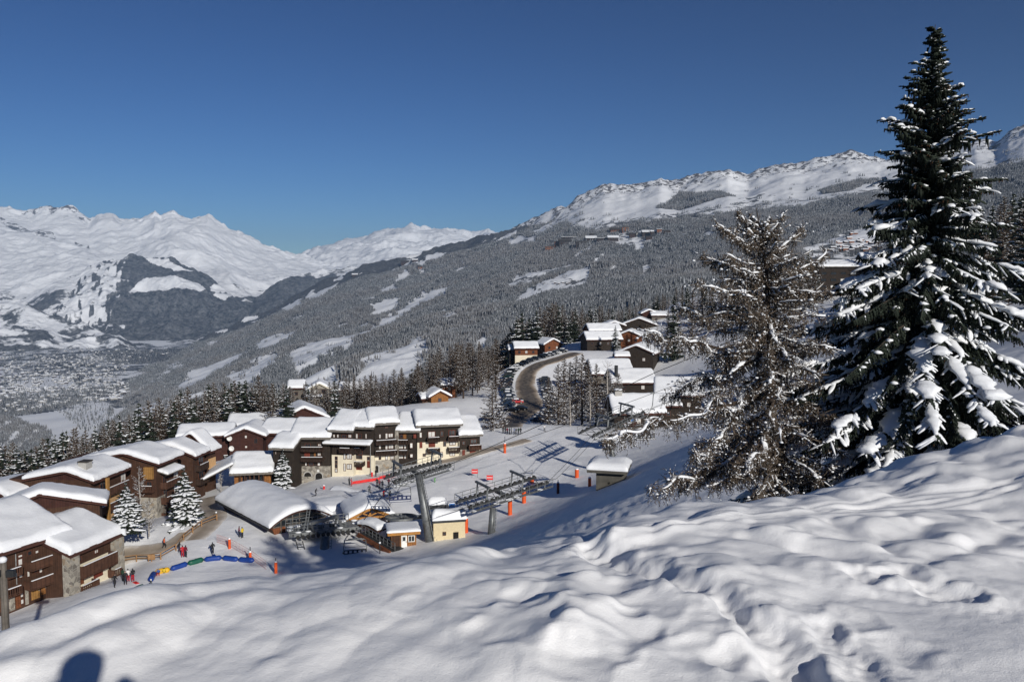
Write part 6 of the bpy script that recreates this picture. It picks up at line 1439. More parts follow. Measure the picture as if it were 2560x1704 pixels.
def pp(px, py, pose, j, t, label, face=180, Y=None, **k):
    g = at(px, py, Y) if Y else on_ground(px, py); z = gz(g.x, g.y) if not Y else g.z
    k['s'] = k.get('s', 1.0) * float(np.interp(g.y, [100, 125, 150, 190], [1.0, .88, .84, .95])); return person(g.x, g.y, z, R(face), pose, j, t, label, **k)
D1 = lambda x, y: (x / 3.136, 1050 + y / 3.136)
D2 = lambda x, y: (300 + x / 3.136, 1000 + y / 3.136)
D3 = lambda x, y: (650 + x / 3.92, 950 + y / 3.92)
pp(*D1(898, 1310), 'walk', 'jacket_black', 'pants_dark', 'person in black walking alone left of the group near the inflatable barrier', 60)
pp(*D1(985, 1290), 'stand', 'jacket_black', 'pants_dark', 'tall person in black with sledge standing in front of the group of four', 20)
pp(*D1(965, 1262), 'stand', 'jacket_green', 'pants_dark', 'person in a dark green coat at the back of the group of four', 150)
pp(*D1(1005, 1268), 'stand', 'jacket_white', 'pants_red', 'person in a white jacket and red trousers within the group of four', 200)
pp(*D1(1043, 1272), 'stand', 'jacket_black', 'pants_red', 'person in black jacket and red trousers carrying a red sledge', 230, board='red_cloth')
pp(*D1(1186, 1312), 'sit', 'jacket_grey', 'pants_dark', 'person in grey sitting on the blue tube with a board', -60, helmet='helmet_white')
pp(*D1(1242, 1212), 'sit', 'jacket_blue', 'pants_red', 'child in blue and red sitting on the yellow tube', 20, s=.8); pp(*D1(1288, 1208), 'sit', 'jacket_yellow', 'pants_dark', 'child in yellow and dark sitting on the yellow tube beside another', 200, s=.8)
pp(*D1(1287, 1003), 'walk', 'jacket_orange', 'pants_dark', 'person in an orange jacket walking on the grey path', 120)
pp(*D2(492, 1235), 'stand', 'jacket_red', 'pants_red', 'person in full red leaning at the rail fence', 200); pp(*D2(516, 1234), 'stand', 'jacket_maroon', 'pants_dark', 'person in maroon and black standing beside the one in red', 160)
pp(*D2(465, 1188), 'walk', 'jacket_black', 'pants_dark', 'person in black stooping over the rail fence', 90, s=.9)
pp(*D2(728, 1205), 'walk', 'jacket_black', 'pants_dark', 'person in black with a blue sledge below the padded poles', 210, board='tube_blue')
pp(*D2(935, 1075), 'stand', 'jacket_maroon', 'pants_dark', 'person in maroon in the shade of the barrel station', 100); pp(*D2(960, 1080), 'stand', 'jacket_yellow', 'pants_dark', 'person in yellow in the shade of the barrel station', 250)
pp(*D3(1210, 1148), 'ski', 'jacket_red', 'pants_red', 'skier in a bright red suit on the piste above the hanging chair', 70, skis='rubber_black')
pp(*D3(1072, 1110), 'stand', 'jacket_grey', 'pants_dark', 'skier in grey standing with poles before the queue', 10, skis='rubber_black', poles=True); pp(*D3(1080, 1150), 'ski', 'jacket_black', 'pants_dark', 'crouching skier in black just below the grey one', 40, s=.75)
pp(*D3(1172, 1060), 'stand', 'jacket_maroon', 'pants_dark', 'person in maroon in the lift queue', 20, skis='rubber_black'); pp(*D3(1200, 1060), 'stand', 'jacket_grey', 'pants_dark', 'person in olive grey right of the maroon one in the queue', 0, skis='rubber_black')
pp(*D3(1148, 1040), 'stand', 'jacket_black', 'pants_dark', 'person in black at the left of the queue', 0, skis='rubber_black'); pp(*D3(1262, 1045), 'stand', 'jacket_maroon', 'pants_dark', 'person in maroon alone right of the queue', -20, skis='rubber_black')
pp(*D3(1335, 1050), 'stand', 'jacket_green', 'pants_dark', 'person in dark green below the lift tower platform', 0, skis='rubber_black'); pp(*D3(895, 1040), 'stand', 'jacket_red', 'pants_red', 'person in red standing at the end of the red banner', 90)
pp(*D3(875, 1030), 'stand', 'jacket_grey', 'pants_dark', 'person in grey beside the red banner end', 60); pp(*D3(1372, 885), 'ski', 'jacket_black', 'pants_dark', 'skier in black gliding above the red banner', 60, skis='rubber_black')
pp(*D3(1712, 1003), 'ski', 'jacket_lime', 'jacket_lime', 'snowboarder in lime green sitting low on the piste', 60, s=.7); pp(*D3(545, 1135), 'ski', 'jacket_black', 'pants_dark', 'skier in black and white near the small lamp post', 100, skis='rubber_black', poles=True)
pp(*D3(1270, 1160), 'ski', 'jacket_black', 'pants_dark', 'skier in black passing behind the hanging navy chair', 80, skis='rubber_black'); pp(*D3(1135, 945), 'stand', 'jacket_black', 'pants_dark', 'person in black by the stone archway', 60)
E2 = lambda x, y: (1100 + x / 3.92, 1000 + y / 3.92)
for k, (x, y, j) in enumerate(((640, 335, 'jacket_black'), (660, 338, 'jacket_maroon'), (682, 340, 'jacket_black'), (700, 338, 'jacket_grey'), (727, 340, 'jacket_blue'), (745, 338, 'jacket_black'), (768, 340, 'jacket_green'), (790, 338, 'jacket_black'), (618, 325, 'jacket_black'))):
    pp(*E2(x, y), 'stand', j, 'pants_dark', '%s person from the left in the row by the road' % ('first second third fourth fifth sixth seventh eighth ninth'.split()[k]), 200 + 20 * k)
pp(*E2(1022, 300), 'ski', 'jacket_white', 'pants_dark', 'lone pale skier on the bank below the larches', 30, skis='rubber_black')
# ---- inflatable barrier tubes
for k, (a, b, m, lb) in enumerate((((30, 1562), (93, 1522), 'tube_blue', 'blue tube nearest the crest'), ((97, 1518), (190, 1478), 'tube_green', 'green tube next to the nearest blue one'), ((238, 1428), (268, 1372), 'tube_blue', 'short blue tube turned uphill where a person sits'), ((276, 1364), (392, 1344), 'tube_yellow', 'yellow tube with two children on it'),
        ((397, 1342), (530, 1304), 'tube_blue', 'blue tube right of the yellow one'), ((533, 1302), (655, 1270), 'tube_green', 'green tube in the middle of the barrier'), ((660, 1268), (800, 1250), 'tube_blue', 'long blue tube right of the middle green one'), ((806, 1250), (926, 1262), 'tube_blue', 'second last blue tube of the barrier'), ((932, 1262), (1050, 1276), 'tube_blue', 'last blue tube at the padded poles'))):
    p, q = g2(*a), g2(*b); n = 9; pts, rd_ = [], []
    for i in range(n): c = p.lerp(q, i / (n - 1)); c.z = gz(c.x, c.y) + .28; pts.append(c); rd_.append(.12 if i in (0, n - 1) else .36)
    T = Thing('barrier_tube', p, 'inflatable ' + lb, 'inflatable barrier', 'inflatable barrier tubes on the sledge run'); T.part('tube', MB().tube(pts, rd_, 12), m, smooth=True); d = (q - p).normalized(); T.part('valve', MB().blob(pts[4] + Vector((0, 0, .36)), (.06, .06, .05), 6, 4), 'rubber_black')
# ---- wooden rail fence along the path
def rail_fence(pts, label, step=2.4, h=1.0, mat='larch_rail'):
    P = [g2(*p) for p in pts]; T = Thing('rail_fence', P[0], label, 'fence'); last = None
    for a, b in zip(P[:-1], P[1:]):
        n = max(1, int((b - a).length / step))
        for i in range(n):
            c = a.lerp(b, i / n); c.z = gz(c.x, c.y); T.part('post', MB().tube([c - Vector((0, 0, .4)), c + Vector((0, 0, h))], .09, 6), mat)
            if last is not None:
                for f in (.5, .95): T.part('rail', MB().tube([last + Vector((0, 0, h * f)), c + Vector((0, 0, h * f))], .065, 6), mat)
            last = c
rail_fence(((0, 1285), (130, 1268), (320, 1248), (440, 1180), (500, 1105), (640, 995), (760, 945), (850, 915)), 'rustic timber rail fence curving along the path to the station')
T = Thing('sign_board', g2(252, 1262), 'small orange board on the rail fence', 'sign'); c = g2(252, 1262); T.part('board', MB().box(c.x - .5, c.x + .5, c.y - .2, c.y - .15, c.z + .3, c.z + 1.0), 'larch_rail'); T.part('post', MB().box(c.x - .05, c.x + .05, c.y - .14, c.y - .06, c.z - .3, c.z + 1.0), 'larch_rail')
# ---- red banner and flags
def banner(a, b, h, label, sag=0.0, lift=.1, posts=5):
    p, q = on_ground(*a), on_ground(*b); T = Thing('piste_banner', p, label, 'banner'); n = 14; v, f = [], []
    for i in range(n):
        c = p.lerp(q, i / (n - 1)); z = gz(c.x, c.y) + lift; d = .06 * math.sin(i * 1.9)
        v += [(c.x, c.y + d, z), (c.x, c.y - d, z + h), (c.x, c.y + d + .03, z), (c.x, c.y - d + .03, z + h)]
        if i: k = 4 * i; f += [(k - 4, k, k + 1, k - 3), (k - 2, k - 1, k + 3, k + 2), (k - 3, k + 1, k + 3, k - 1), (k - 4, k - 2, k + 2, k)]
    T.part('cloth', np_mesh('cloth', np.array(v), f, [M['red_cloth']]), None)
    for i in range(posts): c = p.lerp(q, i / (posts - 1)); z = gz(c.x, c.y); T.part('post', MB().tube([(c.x, c.y + .08, z - .2), (c.x, c.y + .08, z + h + lift + .15)], .03, 5), 'red_cloth')
banner(D3(905, 1028), D3(1170, 985), .5, 'long red banner beside the lift queue below the apartments'); banner(D3(1175, 970), D3(1312, 940), .5, 'shorter red banner continuing up to the archway')
for (x, y), lb in (((2105, 925), 'small red lettered flag board on the piste'), ((2252, 985), 'lower red lettered flag board on the piste')):
    c = at(*D3(x, y), 150); g = on_ground(D3(x, y)[0], D3(x, y)[1] + 8); T = Thing('flag_board', g, lb, 'sign'); T.part('board', MB().box(g.x - .55, g.x + .55, g.y - .03, g.y + .03, g.z + .7, g.z + 1.5), 'red_cloth')
    for k in range(5): T.part('mark', MB().box(g.x - .45 + .19 * k, g.x - .33 + .19 * k, g.y - .036, g.y - .031, g.z + 1.0, g.z + 1.2), 'jacket_white')
    for sx in (-.5, .5): T.part('pole', MB().tube([(g.x + sx, g.y + .06, g.z - .2), (g.x + sx, g.y + .06, g.z + 1.6)], .025, 5), 'steel_dark')
plain('net_pink', (0.50, 0.22, 0.18), 0.8)
# orange safety net beside the padded poles
p = [g2(*q) for q in ((760, 1120), (860, 1150), (1020, 1240), (1150, 1330))]; nv, nf = [], []
T = Thing('safety_net', p[0], 'thin pinkish safety net strung between the padded poles', 'net'); t = MB()
for a, b in zip(p[:-1], p[1:]):
    for f in (.1, .45, .8, 1.15): t.bar(a + Vector((0, 0, f)), b + Vector((0, 0, f)), .018)
    for i in range(14): c = a.lerp(b, i / 14); t.bar(c, c + Vector((0, 0, 1.2)), .014)
T.part('mesh', t, 'net_pink')
T.root.children[0]['kind'] = 'stuff'
# lamp mast at the left edge
c = at(16, 1610, 60); c.z = min(c.z, gz(c.x, c.y)); tp = at(16, 1402, 60); T = Thing('lamp_mast', c, 'grey lamp mast with floodlights at the left edge', 'lamp post')
T.part('mast', MB().tube([c, Vector((c.x, c.y, tp.z))], [.32, .24], 10), 'wood_grey', smooth=True); T.part('crossarm', MB().box(c.x - .5, c.x + 1.0, c.y - .1, c.y + .1, tp.z - 1.2, tp.z - .95), 'steel')
for dx in (-.3, .75): T.part('floodlight', MB().box(c.x + dx - .3, c.x + dx + .3, c.y - .45, c.y - .1, tp.z - 1.1, tp.z - .6), 'steel_dark')
T.part('snow', MB().blob((c.x, c.y, tp.z + .1), (.32, .32, .28), 8, 5), 'roof_snow', smooth=True)

# the photographer, standing behind the camera; only the shadow falls into the picture
POSES['shoot'] = dict(POSES['stand'], che=(0, 0, 1.36), sho=(.21, 0, 1.47), elb=(.30, -.06, 1.30), han=(.11, -.12, 1.55), hed=(0, -.01, 1.62), top=(0, 0, 1.72), nek=(0, .01, 1.49))
RAD['hed'] = (.115, .125); RAD['top'] = (.10, .11)
ph = person(-.02, -.17, -1.66, math.pi, 'shoot', 'jacket_black', 'pants_dark', 'photographer in a dark jacket whose shadow falls on the snow')
# ------------------------------------------------------------------ trees around the village, one by one
SP, LA = ['spruce0', 'spruce1', 'spruce2', 'spruce3'], ['larch0', 'larch1', 'larch2', 'larch3']
ORD = 'first second third fourth fifth sixth seventh eighth ninth tenth eleventh twelfth thirteenth fourteenth fifteenth sixteenth seventeenth eighteenth nineteenth twentieth'.split()
def nth(i): return ORD[i] if i < 20 else '%dth' % (i + 1) if (i + 1) % 10 not in (1, 2, 3) else '%d%s' % (i + 1, {1: 'st', 2: 'nd', 3: 'rd'}[(i + 1) % 10])
def belt(n, px0, px1, Y0, Y1, top, keys, label, group, jit=22, hmin=7, hmax=30, seed=1):
    rnd = random.Random(seed); t = np.array(top, float); cnt = {'spruce': 0, 'larch': 0}
    for k in range(n):
        px = px0 + (px1 - px0) * (k + rnd.random()) / n; Y = rnd.uniform(Y0, Y1)
        x = (px - CX) / FPX * Y; z = gz(x, Y); ty = np.interp(px, t[:, 0], t[:, 1]) + rnd.uniform(-jit * .5, jit); h = at(px, ty, Y).z - z
        if h < hmin * .6: continue
        key = rnd.choice(keys); kind = PROTO[key][0]; i = cnt[kind]; cnt[kind] += 1
        tree(key, x, Y, min(max(h, hmin), hmax), '%s %s from the left %s' % (nth(i), 'snowy spruce' if kind == 'spruce' else 'bare larch', label), group, z=z)
belt(46, -40, 330, 178, 235, [(-40, 1110), (60, 1100), (140, 1085), (230, 1062), (330, 1022)], LA + LA + SP, 'in the belt behind the left chalets', 'tree belt behind the left chalets', 26, seed=2)
belt(64, 330, 720, 195, 260, [(330, 1020), (420, 985), (500, 965), (600, 955), (640, 945), (720, 975)], LA + SP, 'in the belt behind the maroon gable', 'tree belt behind the maroon gable', 26, seed=3)
belt(56, 720, 1080, 240, 300, [(720, 960), (850, 950), (950, 935), (1080, 920)], LA + LA + ['spruce2'], 'in the grove behind the apartment block', 'grove behind the apartment block', 26, seed=4)
belt(50, 1030, 1240, 250, 345, [(1030, 905), (1120, 872), (1240, 850)], LA, 'in the tall grove left of the car park', 'tall grove left of the car park', 34, hmax=28, seed=5)
belt(84, 1170, 1480, 392, 450, [(1170, 835), (1240, 810), (1300, 790), (1390, 765), (1480, 785)], LA + SP, 'behind the rust cottage above the car park', 'trees behind the cottages', 30, hmax=36, seed=6)
belt(36, 1440, 1720, 405, 460, [(1440, 775), (1560, 765), (1720, 715)], LA + SP, 'behind the upper hamlet', 'trees behind the upper hamlet', 24, hmax=26, seed=7)
belt(40, 1660, 2060, 290, 430, [(1660, 745), (1680, 740), (1800, 690), (1900, 650), (2060, 640)], LA + SP, 'on the slope left of the dark hotel', 'trees on the slope by the hotel', 30, hmax=24, seed=8)
belt(20, 2180, 2700, 330, 455, [(2180, 600), (2400, 500), (2700, 430)], LA + SP, 'on the hillside behind the big spruce', 'trees on the hillside behind the big spruce', 40, hmax=30, hmin=14, seed=9)
belt(30, 2380, 2720, 130, 300, [(2380, 560), (2480, 520), (2560, 470), (2720, 430)], SP + SP + LA, 'on the steep bank right behind the big spruce', 'trees on the bank behind the big spruce', 60, hmax=26, hmin=10, seed=12)
# single trees that stand out
def one(key, px, py, Y, py_top, label): p = at(px, py, Y); tree(key, p.x, p.y, at(px, py_top, Y).z - p.z, label, None, z=p.z)
one('snowy_spruce', 709, 1218, 148, 1122, 'snow laden spruce between the restaurant and the stone archways')
one('snowy_spruce', 463, 1312, 118, 1168, 'snow laden spruce beside the tall gabled chalet'); one('snowy_spruce', 318, 1325, 107, 1205, 'snow laden spruce behind the stone pier chalet')
one('snowy_larch', 1232, 1120, 184, 950, 'big pale frosted larch at the right end of the apartment block'); one('spruce1', 838, 1068, 205, 945, 'dark spruce rising behind the stepped apartment roofs')
one('spruce0', 1538, 900, 330, 812, 'lone spruce in front of the tiered chalets')
for k, (px, py, Y, t) in enumerate(((1395, 1095, 196, 905), (1425, 1075, 204, 900), (1455, 1085, 200, 880), (1490, 1070, 208, 905), (1520, 1062, 212, 920), (1410, 1060, 214, 890), (1470, 1050, 222, 895), (1370, 1075, 206, 940), (1545, 1050, 216, 930), (1440, 1040, 228, 885))):
    one(['snowy_larch', 'larch1', 'larch0', 'larch2'][k % 4], px, py, Y, t, '%s larch of the clump between the road bend and the lodges' % ('first second third fourth fifth sixth seventh eighth ninth tenth'.split()[k]))
def birch(px, py, Y, py_top, label, seed, bushy=False):
    p = at(px, py, Y); h = at(px, py_top, Y).z - p.z; rnd = random.Random(seed); T, N, S = MB(), TM(), TM(); r = empty('bare_tree' if not bushy else 'bare_shrub', p, 0, label, 'tree')
    T.tube([(0, 0, -.6), (.1, 0, h * .4), (-.1, .1, h * .75), (0, 0, h)], [h * .014 + .03, h * .011 + .02, h * .006 + .01, .01], 6)
    for b in range(60 if bushy else 46):
        z = h * rnd.uniform(.05 if bushy else .25, .95); L = (h * .30 if not bushy else h * .55) * rnd.uniform(.5, 1) * (1 - .5 * z / h); t = rnd.uniform(0, 6.28); up = rnd.uniform(.4, 1.1); a = np.array((0, 0, z)); q = a + np.array((math.cos(t), math.sin(t), up)) * L * .7
        N.spindle(a, q, .02 + .006 * L)
        for j in range(6):
            m = a + (q - a) * rnd.uniform(.3, 1); e = m + np.array((rnd.uniform(-1, 1), rnd.uniform(-1, 1), rnd.uniform(-.3, .9))) * L * .3; N.spindle(m, e, .012)
            if rnd.random() < .6: S.spindle(m + (0, 0, .02), e + (0, 0, .02), .014)
        S.spindle(a + (0, 0, .03), q + (0, 0, .03), .02)
    T.build('trunk', M['birch_bark'], r); link('crown', N.mesh('crown', M['larch_twigs']), r)['kind'] = 'stuff'; link('snow_load', S.mesh('snow_load', M['tree_snow']), r)['kind'] = 'stuff'
birch(352, 1322, 112, 1170, 'bare forked tree between the two snowy spruces', 1); birch(372, 1330, 111, 1255, 'bushy bare shrub beside the lane', 2, True); birch(345, 1335, 110, 1270, 'dark bare shrub behind the lane fence', 3, True)
birch(1518, 1075, 190, 900, 'slender pale birch before the long low roof', 4); birch(1425, 1098, 186, 960, 'thin birch at the foot of the larch clump', 5); birch(1475, 1078, 192, 950, 'thin birch right of the larch clump', 6); birch(552, 1222, 148, 1172, 'small bare tree in front of the restaurant side roof', 7)
# ------------------------------------------------------------------ the two big trees on the slope in front
def spindles_np(P, Q, W):
    P, Q, W = np.asarray(P, float), np.asarray(Q, float), np.asarray(W, float); d = Q - P; L = np.linalg.norm(d, axis=1, keepdims=True) + 1e-9; d = d / L
    a = np.cross(d, np.array((0.13, 0.21, 0.97))); a /= np.linalg.norm(a, axis=1, keepdims=True) + 1e-9; b = np.cross(d, a); m = P + d * L * .45; w = W[:, None]
    m = P + d * L * .3
    v = np.stack([Q, m + a * w, m - a * w * .5 + b * w * .87, m - a * w * .5 - b * w * .87], 1).reshape(-1, 3)
    f = np.array([(0, 2, 1), (0, 3, 2), (0, 1, 3)]); k = np.arange(len(P))[:, None, None] * 4
    return v, (f[None] + k).reshape(-1, 3)
def lumps_np(C, Rr, rg):
    n = len(C); C, Rr = np.asarray(C, float), np.asarray(Rr, float); t0 = rg.random(n) * 6.28
    pts = [C + np.c_[0 * t0, 0 * t0, Rr[:, 2]], C - np.c_[0 * t0, 0 * t0, Rr[:, 2] * .5]]
    for ring, (zz, rr) in enumerate(((.62, .72), (0.0, 1.0))):
        for j in range(6): t = t0 + (j + .5 * ring) * 1.0472; q = rg.uniform(.8, 1.2, n) * rr; pts.append(C + np.c_[Rr[:, 0] * q * np.cos(t), Rr[:, 1] * q * np.sin(t), Rr[:, 2] * (zz + rg.uniform(-.1, .1, n))])
    v = np.stack(pts, 1).reshape(-1, 3); f = []
    for j in range(6):
        a, b, c, d = 2 + j, 2 + (j + 1) % 6, 8 + j, 8 + (j + 1) % 6; f += [(0, a, b), (a, c, b), (b, c, d), (1, d, c)]
    return v, (np.array(f)[None] + np.arange(n)[:, None, None] * 14).reshape(-1, 3)
def rolls_np(rolls, rg, nseg=9):
    """lumpy snow rolls: list of (pts (k,3), width (k,), thick (k,))"""
    V, F, o = [], [], 0
    for pts, wid, th in rolls:
        k = len(pts); d = np.gradient(pts, axis=0); d /= np.linalg.norm(d, axis=1, keepdims=True) + 1e-9
        sd = np.cross(d, (0, 0, 1.0)); sd /= np.linalg.norm(sd, axis=1, keepdims=True) + 1e-9; up = np.cross(sd, d)
        e = np.sin(np.pi * (np.arange(k) + .3) / (k - .4)) ** .45; s = rg.random() * 50; i = np.arange(k)
        w = wid * e * (1 + .55 * noise2(i * .55 + s, 0 * i + s, 3)) ; h = th * e * (1 + .6 * noise2(i * .7 + s, 0 * i + 9, 4))
        t = 2 * np.pi * np.arange(nseg) / nseg; c, sn = np.cos(t), np.sin(t)
        jx = 1 + .35 * noise2((i * .6 + s)[:, None] + 0 * t, t[None] * 1.3 + s, 5)
        P = pts[:, None] + sd[:, None] * (w[:, None] * c[None] * jx)[..., None] + up[:, None] * ((h * .3)[:, None] + h[:, None] * sn[None] * np.where(sn > 0, .8, .45)[None] * jx)[..., None]
        V.append(P.reshape(-1, 3)); a = o + (np.arange(k - 1)[:, None] * nseg + np.arange(nseg)[None]).ravel(); b = o + (np.arange(k - 1)[:, None] * nseg + (np.arange(nseg)[None] + 1) % nseg).ravel()
        F.append(np.stack([a, b, b + nseg], -1)); F.append(np.stack([a, b + nseg, a + nseg], -1)); o += k * nseg
        for base, rev in ((o - k * nseg, 1), (o - nseg, 0)): q = np.array([(base, base + j, base + j + 1) for j in range(1, nseg - 1)]); F.append(q[:, ::-1] if rev else q)
    return np.concatenate(V), np.concatenate(F)
def join(parts):
    V, F, o = [], [], 0
    for v, f in parts: V.append(v); F.append(f + o); o += len(v)
    return np.concatenate(V), np.concatenate(F)
def big_spruce():
    rg = np.random.default_rng(17); K = 0.80; Y0 = 38.0 * K; top = at(2338, 62, Y0); x0 = top.x; zb = gz(x0, Y0) - .6; H = (top.z - zb) / K
    root = empty('spruce_tree', (x0, Y0, zb), 0, 'towering dark spruce with heavy snow loads and brown cones on the right', 'tree')
    root.scale = (K, K, K)
    prof_d = [0, 1, 2, 4, 6, 8, 10, 11.5, 12.5, 14, 16, 18, 20, 23]; prof_r = [.10, .42, .80, 1.5, 2.15, 2.6, 3.0, 3.7, 5.2, 5.9, 6.3, 6.7, 6.9, 6.8]
    T = MB(); T.tube([(0, 0, 0), (.05, 0, H * .3), (-.05, 0, H * .6), (0, 0, H - .9), (0, 0, H)], [.34, .27, .17, .035, .012], 10); NP, NQ, NW = [], [], []; rolls, LC, LR = [], [], []; CP, CQ, BR = [], [], MB(); SP, SQ, SW = [], [], []
    d = .35
    while d < H - 0.5:
        r = np.interp(d, prof_d, prof_r); nb = int(rg.integers(4, 6)) if d < 3 else int(rg.integers(7, 10)); t0 = rg.random() * 6.28
        for b in range(nb):
            t = t0 + 6.283 * b / nb + rg.uniform(-.3, .3); ct, st = math.cos(t), math.sin(t); L = r * rg.uniform(.50, 1.28) * (1 + .22 * noise2(np.array([t * 1.2]), np.array([d * .5]), 8)[0]) * (1.06 if ct < 0 and d > 10 else .97); low = sstep(5, 12, d)
            k = max(7, int(L / .11)); u = np.linspace(0, 1, k); rise = (1 - low) * (0.34 * u - .10 * u * u) + low * (-.16 * u - .50 * u * u + .28 * u ** 3) * rg.uniform(.75, 1.3)
            pat = float(np.clip(1.0 + 1.6 * noise2(np.array([t * .9 + 3]), np.array([d * .45]), 6)[0], .15, 1.7)); bend = rg.uniform(-.22, .22); ax = np.stack([ct * L * u - st * bend * L * u * u, st * L * u + ct * bend * L * u * u, H - d + rg.uniform(-.15, .15) + L * rise], -1)
            if d > 2: BR.tube([ax[0], ax[k // 3], ax[2 * k // 3], ax[-1]], [.012 + .008 * L, .010 + .006 * L, .012, .006], 4, cap=False)
            dirv = np.gradient(ax, axis=0); dirv /= np.linalg.norm(dirv, axis=1, keepdims=True); perp = np.cross(dirv, (0, 0, 1.0)); perp /= np.linalg.norm(perp, axis=1, keepdims=True) + 1e-9
            # needle clothed axis
            NP.append(ax[:-1]); NQ.append(ax[1:] + (ax[1:] - ax[:-1]) * .6); NW.append(np.full(k - 1, .045 + .010 * min(L, 2)))
            for sgn in (-1, 1):
                sel = u > (.10 if d > 5 else 0); m = ax[sel] + rg.normal(0, .02, (sel.sum(), 3)); uu = u[sel]; n = len(m)
                tl = (.16 + .30 * L ** .8 * (1.05 - uu) * .55 + .10 * low) * rg.uniform(.6, 1.25, n); dr = (.10 + .55 * low) * rg.uniform(.5, 1.5, n)
                dv = perp[sel] * sgn * .75 + dirv[sel] * .75; dv[:, 2] -= dr; dv /= np.linalg.norm(dv, axis=1, keepdims=True)
                p = m.copy(); segs = 3
                for s_ in range(segs):
                    q = p + dv * (tl / segs)[:, None]; NP.append(p); NQ.append(q + dv * (tl * .10)[:, None]); NW.append(np.full(n, .052) * rg.uniform(.8, 1.3, n))
                    for sg2 in (-1, 1):
                        e = q + (np.cross(dv, (0, 0, 1.0)) * sg2 * .6 + dv * .7 + np.c_[0 * tl, 0 * tl, -.25 * low + 0 * tl]) * (tl * rg.uniform(.18, .36, n))[:, None]; NP.append(q); NQ.append(e); NW.append(np.full(n, .040))
                    dv = dv + np.c_[0 * tl, 0 * tl, -.22 * low + 0 * tl]; dv /= np.linalg.norm(dv, axis=1, keepdims=True); p = q
                if d > 3.0:
                    c = rg.random(n) < (.22 if d < 13 else .10); c &= uu > .55
                    CP.append(p[c]); CQ.append(p[c] + np.c_[rg.normal(0, .02, c.sum()), rg.normal(0, .02, c.sum()), -rg.uniform(.12, .19, c.sum())])
                # snow caught on the side sprays
                c = rg.random(n) < (.16 if d > 11 else .22) * pat; SP.append((m + (0, 0, .035))[c]); SQ.append((p + (0, 0, .045))[c]); SW.append(rg.uniform(.030, .060, c.sum()))
                c = (rg.random(n) < (.05 if d > 11 else .08) * pat) & (uu < .9); cc = (m + p) / 2 + np.array((0, 0, .04)); LC.append(cc[c]); s1 = (.05 + .035 * min(L, 3) ** .8) * rg.uniform(.6, 1.35, c.sum()); LR.append(np.c_[s1 * 1.25, s1 * 1.25, s1 * .75])
            # hanging curtain of twigs inside the tree keeps it dark
            n = int(L * 14); ii = rg.integers(0, max(1, int(k * .85)), n); p = ax[ii]; q = p + np.c_[rg.normal(0, .12, n), rg.normal(0, .12, n), -rg.uniform(.25, .75, n)]; NP.append(p); NQ.append(q); NW.append(np.full(n, .075))
            heavy = rg.random() < (.70 if d > 11 else .42) * max(pat, .40)
            if L > .5 and heavy:
                a = rg.uniform(.12, .40)
                while a < .95:       # the load lies in clumps, thick and thin, with gaps where it slid off
                    b2 = min(1.02, a + rg.uniform(.14, .42)); s_ = np.linspace(a, b2, max(5, int((b2 - a) * L / .13))); pts = np.stack([np.interp(s_, u, ax[:, j]) for j in range(3)], -1) + np.array((0, 0, .04)) + rg.normal(0, .03, 3)
                    sc = rg.uniform(.45, 1.45); w = (.055 + .040 * min(L, 5.5)) * sc * (1 + .3 * np.sin(np.pi * np.linspace(0, 1, len(s_)))); rolls.append((pts, w, (.055 + .030 * min(L, 5)) * sc + 0 * w)); a = b2 + rg.choice((-.04, .02, .12)) * rg.uniform(.5, 1.5)
                if L > 2.0:      # side sprays of the load
                    for _ in range(int(L * 4.2)):
                        j = int(rg.integers(int(k * .25), k - 1)); sg = rg.choice((-1, 1)); q_ = int(rg.integers(4, 7)); e = np.linspace(.05, 1, q_)[:, None]; pts = ax[j] + (perp[j] * sg * rg.uniform(.5, 1) + dirv[j] * rg.uniform(.1, .9) + np.array((0, 0, -rg.uniform(.15, .55)))) * e * rg.uniform(.25, .85) + np.array((0, 0, .03)); rolls.append((pts, np.full(q_, rg.uniform(.04, .11)), np.full(q_, rg.uniform(.04, .085))))
        d += .33 if d < 4 else (.38 if d < 11 else .44)
    T.build('trunk', M['bark'], root, True); BR.build('branches', M['bark'], root)['kind'] = 'stuff'
    v, f = spindles_np(np.concatenate(NP), np.concatenate(NQ), np.concatenate(NW)); o = link('crown', np_mesh('crown', v, f, [M['needles_near']]), root); o['kind'] = 'stuff'
    v, f = join([rolls_np(rolls, rg), lumps_np(np.concatenate(LC), np.concatenate(LR), rg), spindles_np(np.concatenate(SP), np.concatenate(SQ), np.concatenate(SW))]); o = link('snow_load', np_mesh('snow_load', v, f, [M['tree_snow']], True), root); o['kind'] = 'stuff'
    CP, CQ = np.concatenate(CP), np.concatenate(CQ); v, f = spindles_np(CP, CQ, np.full(len(CP), .030)); o = link('cones', np_mesh('cones', v, f, [M['cones']]), root); o['kind'] = 'stuff'
    print('spruce needles', sum(map(len, NP)), 'cones', len(CP))
big_spruce()
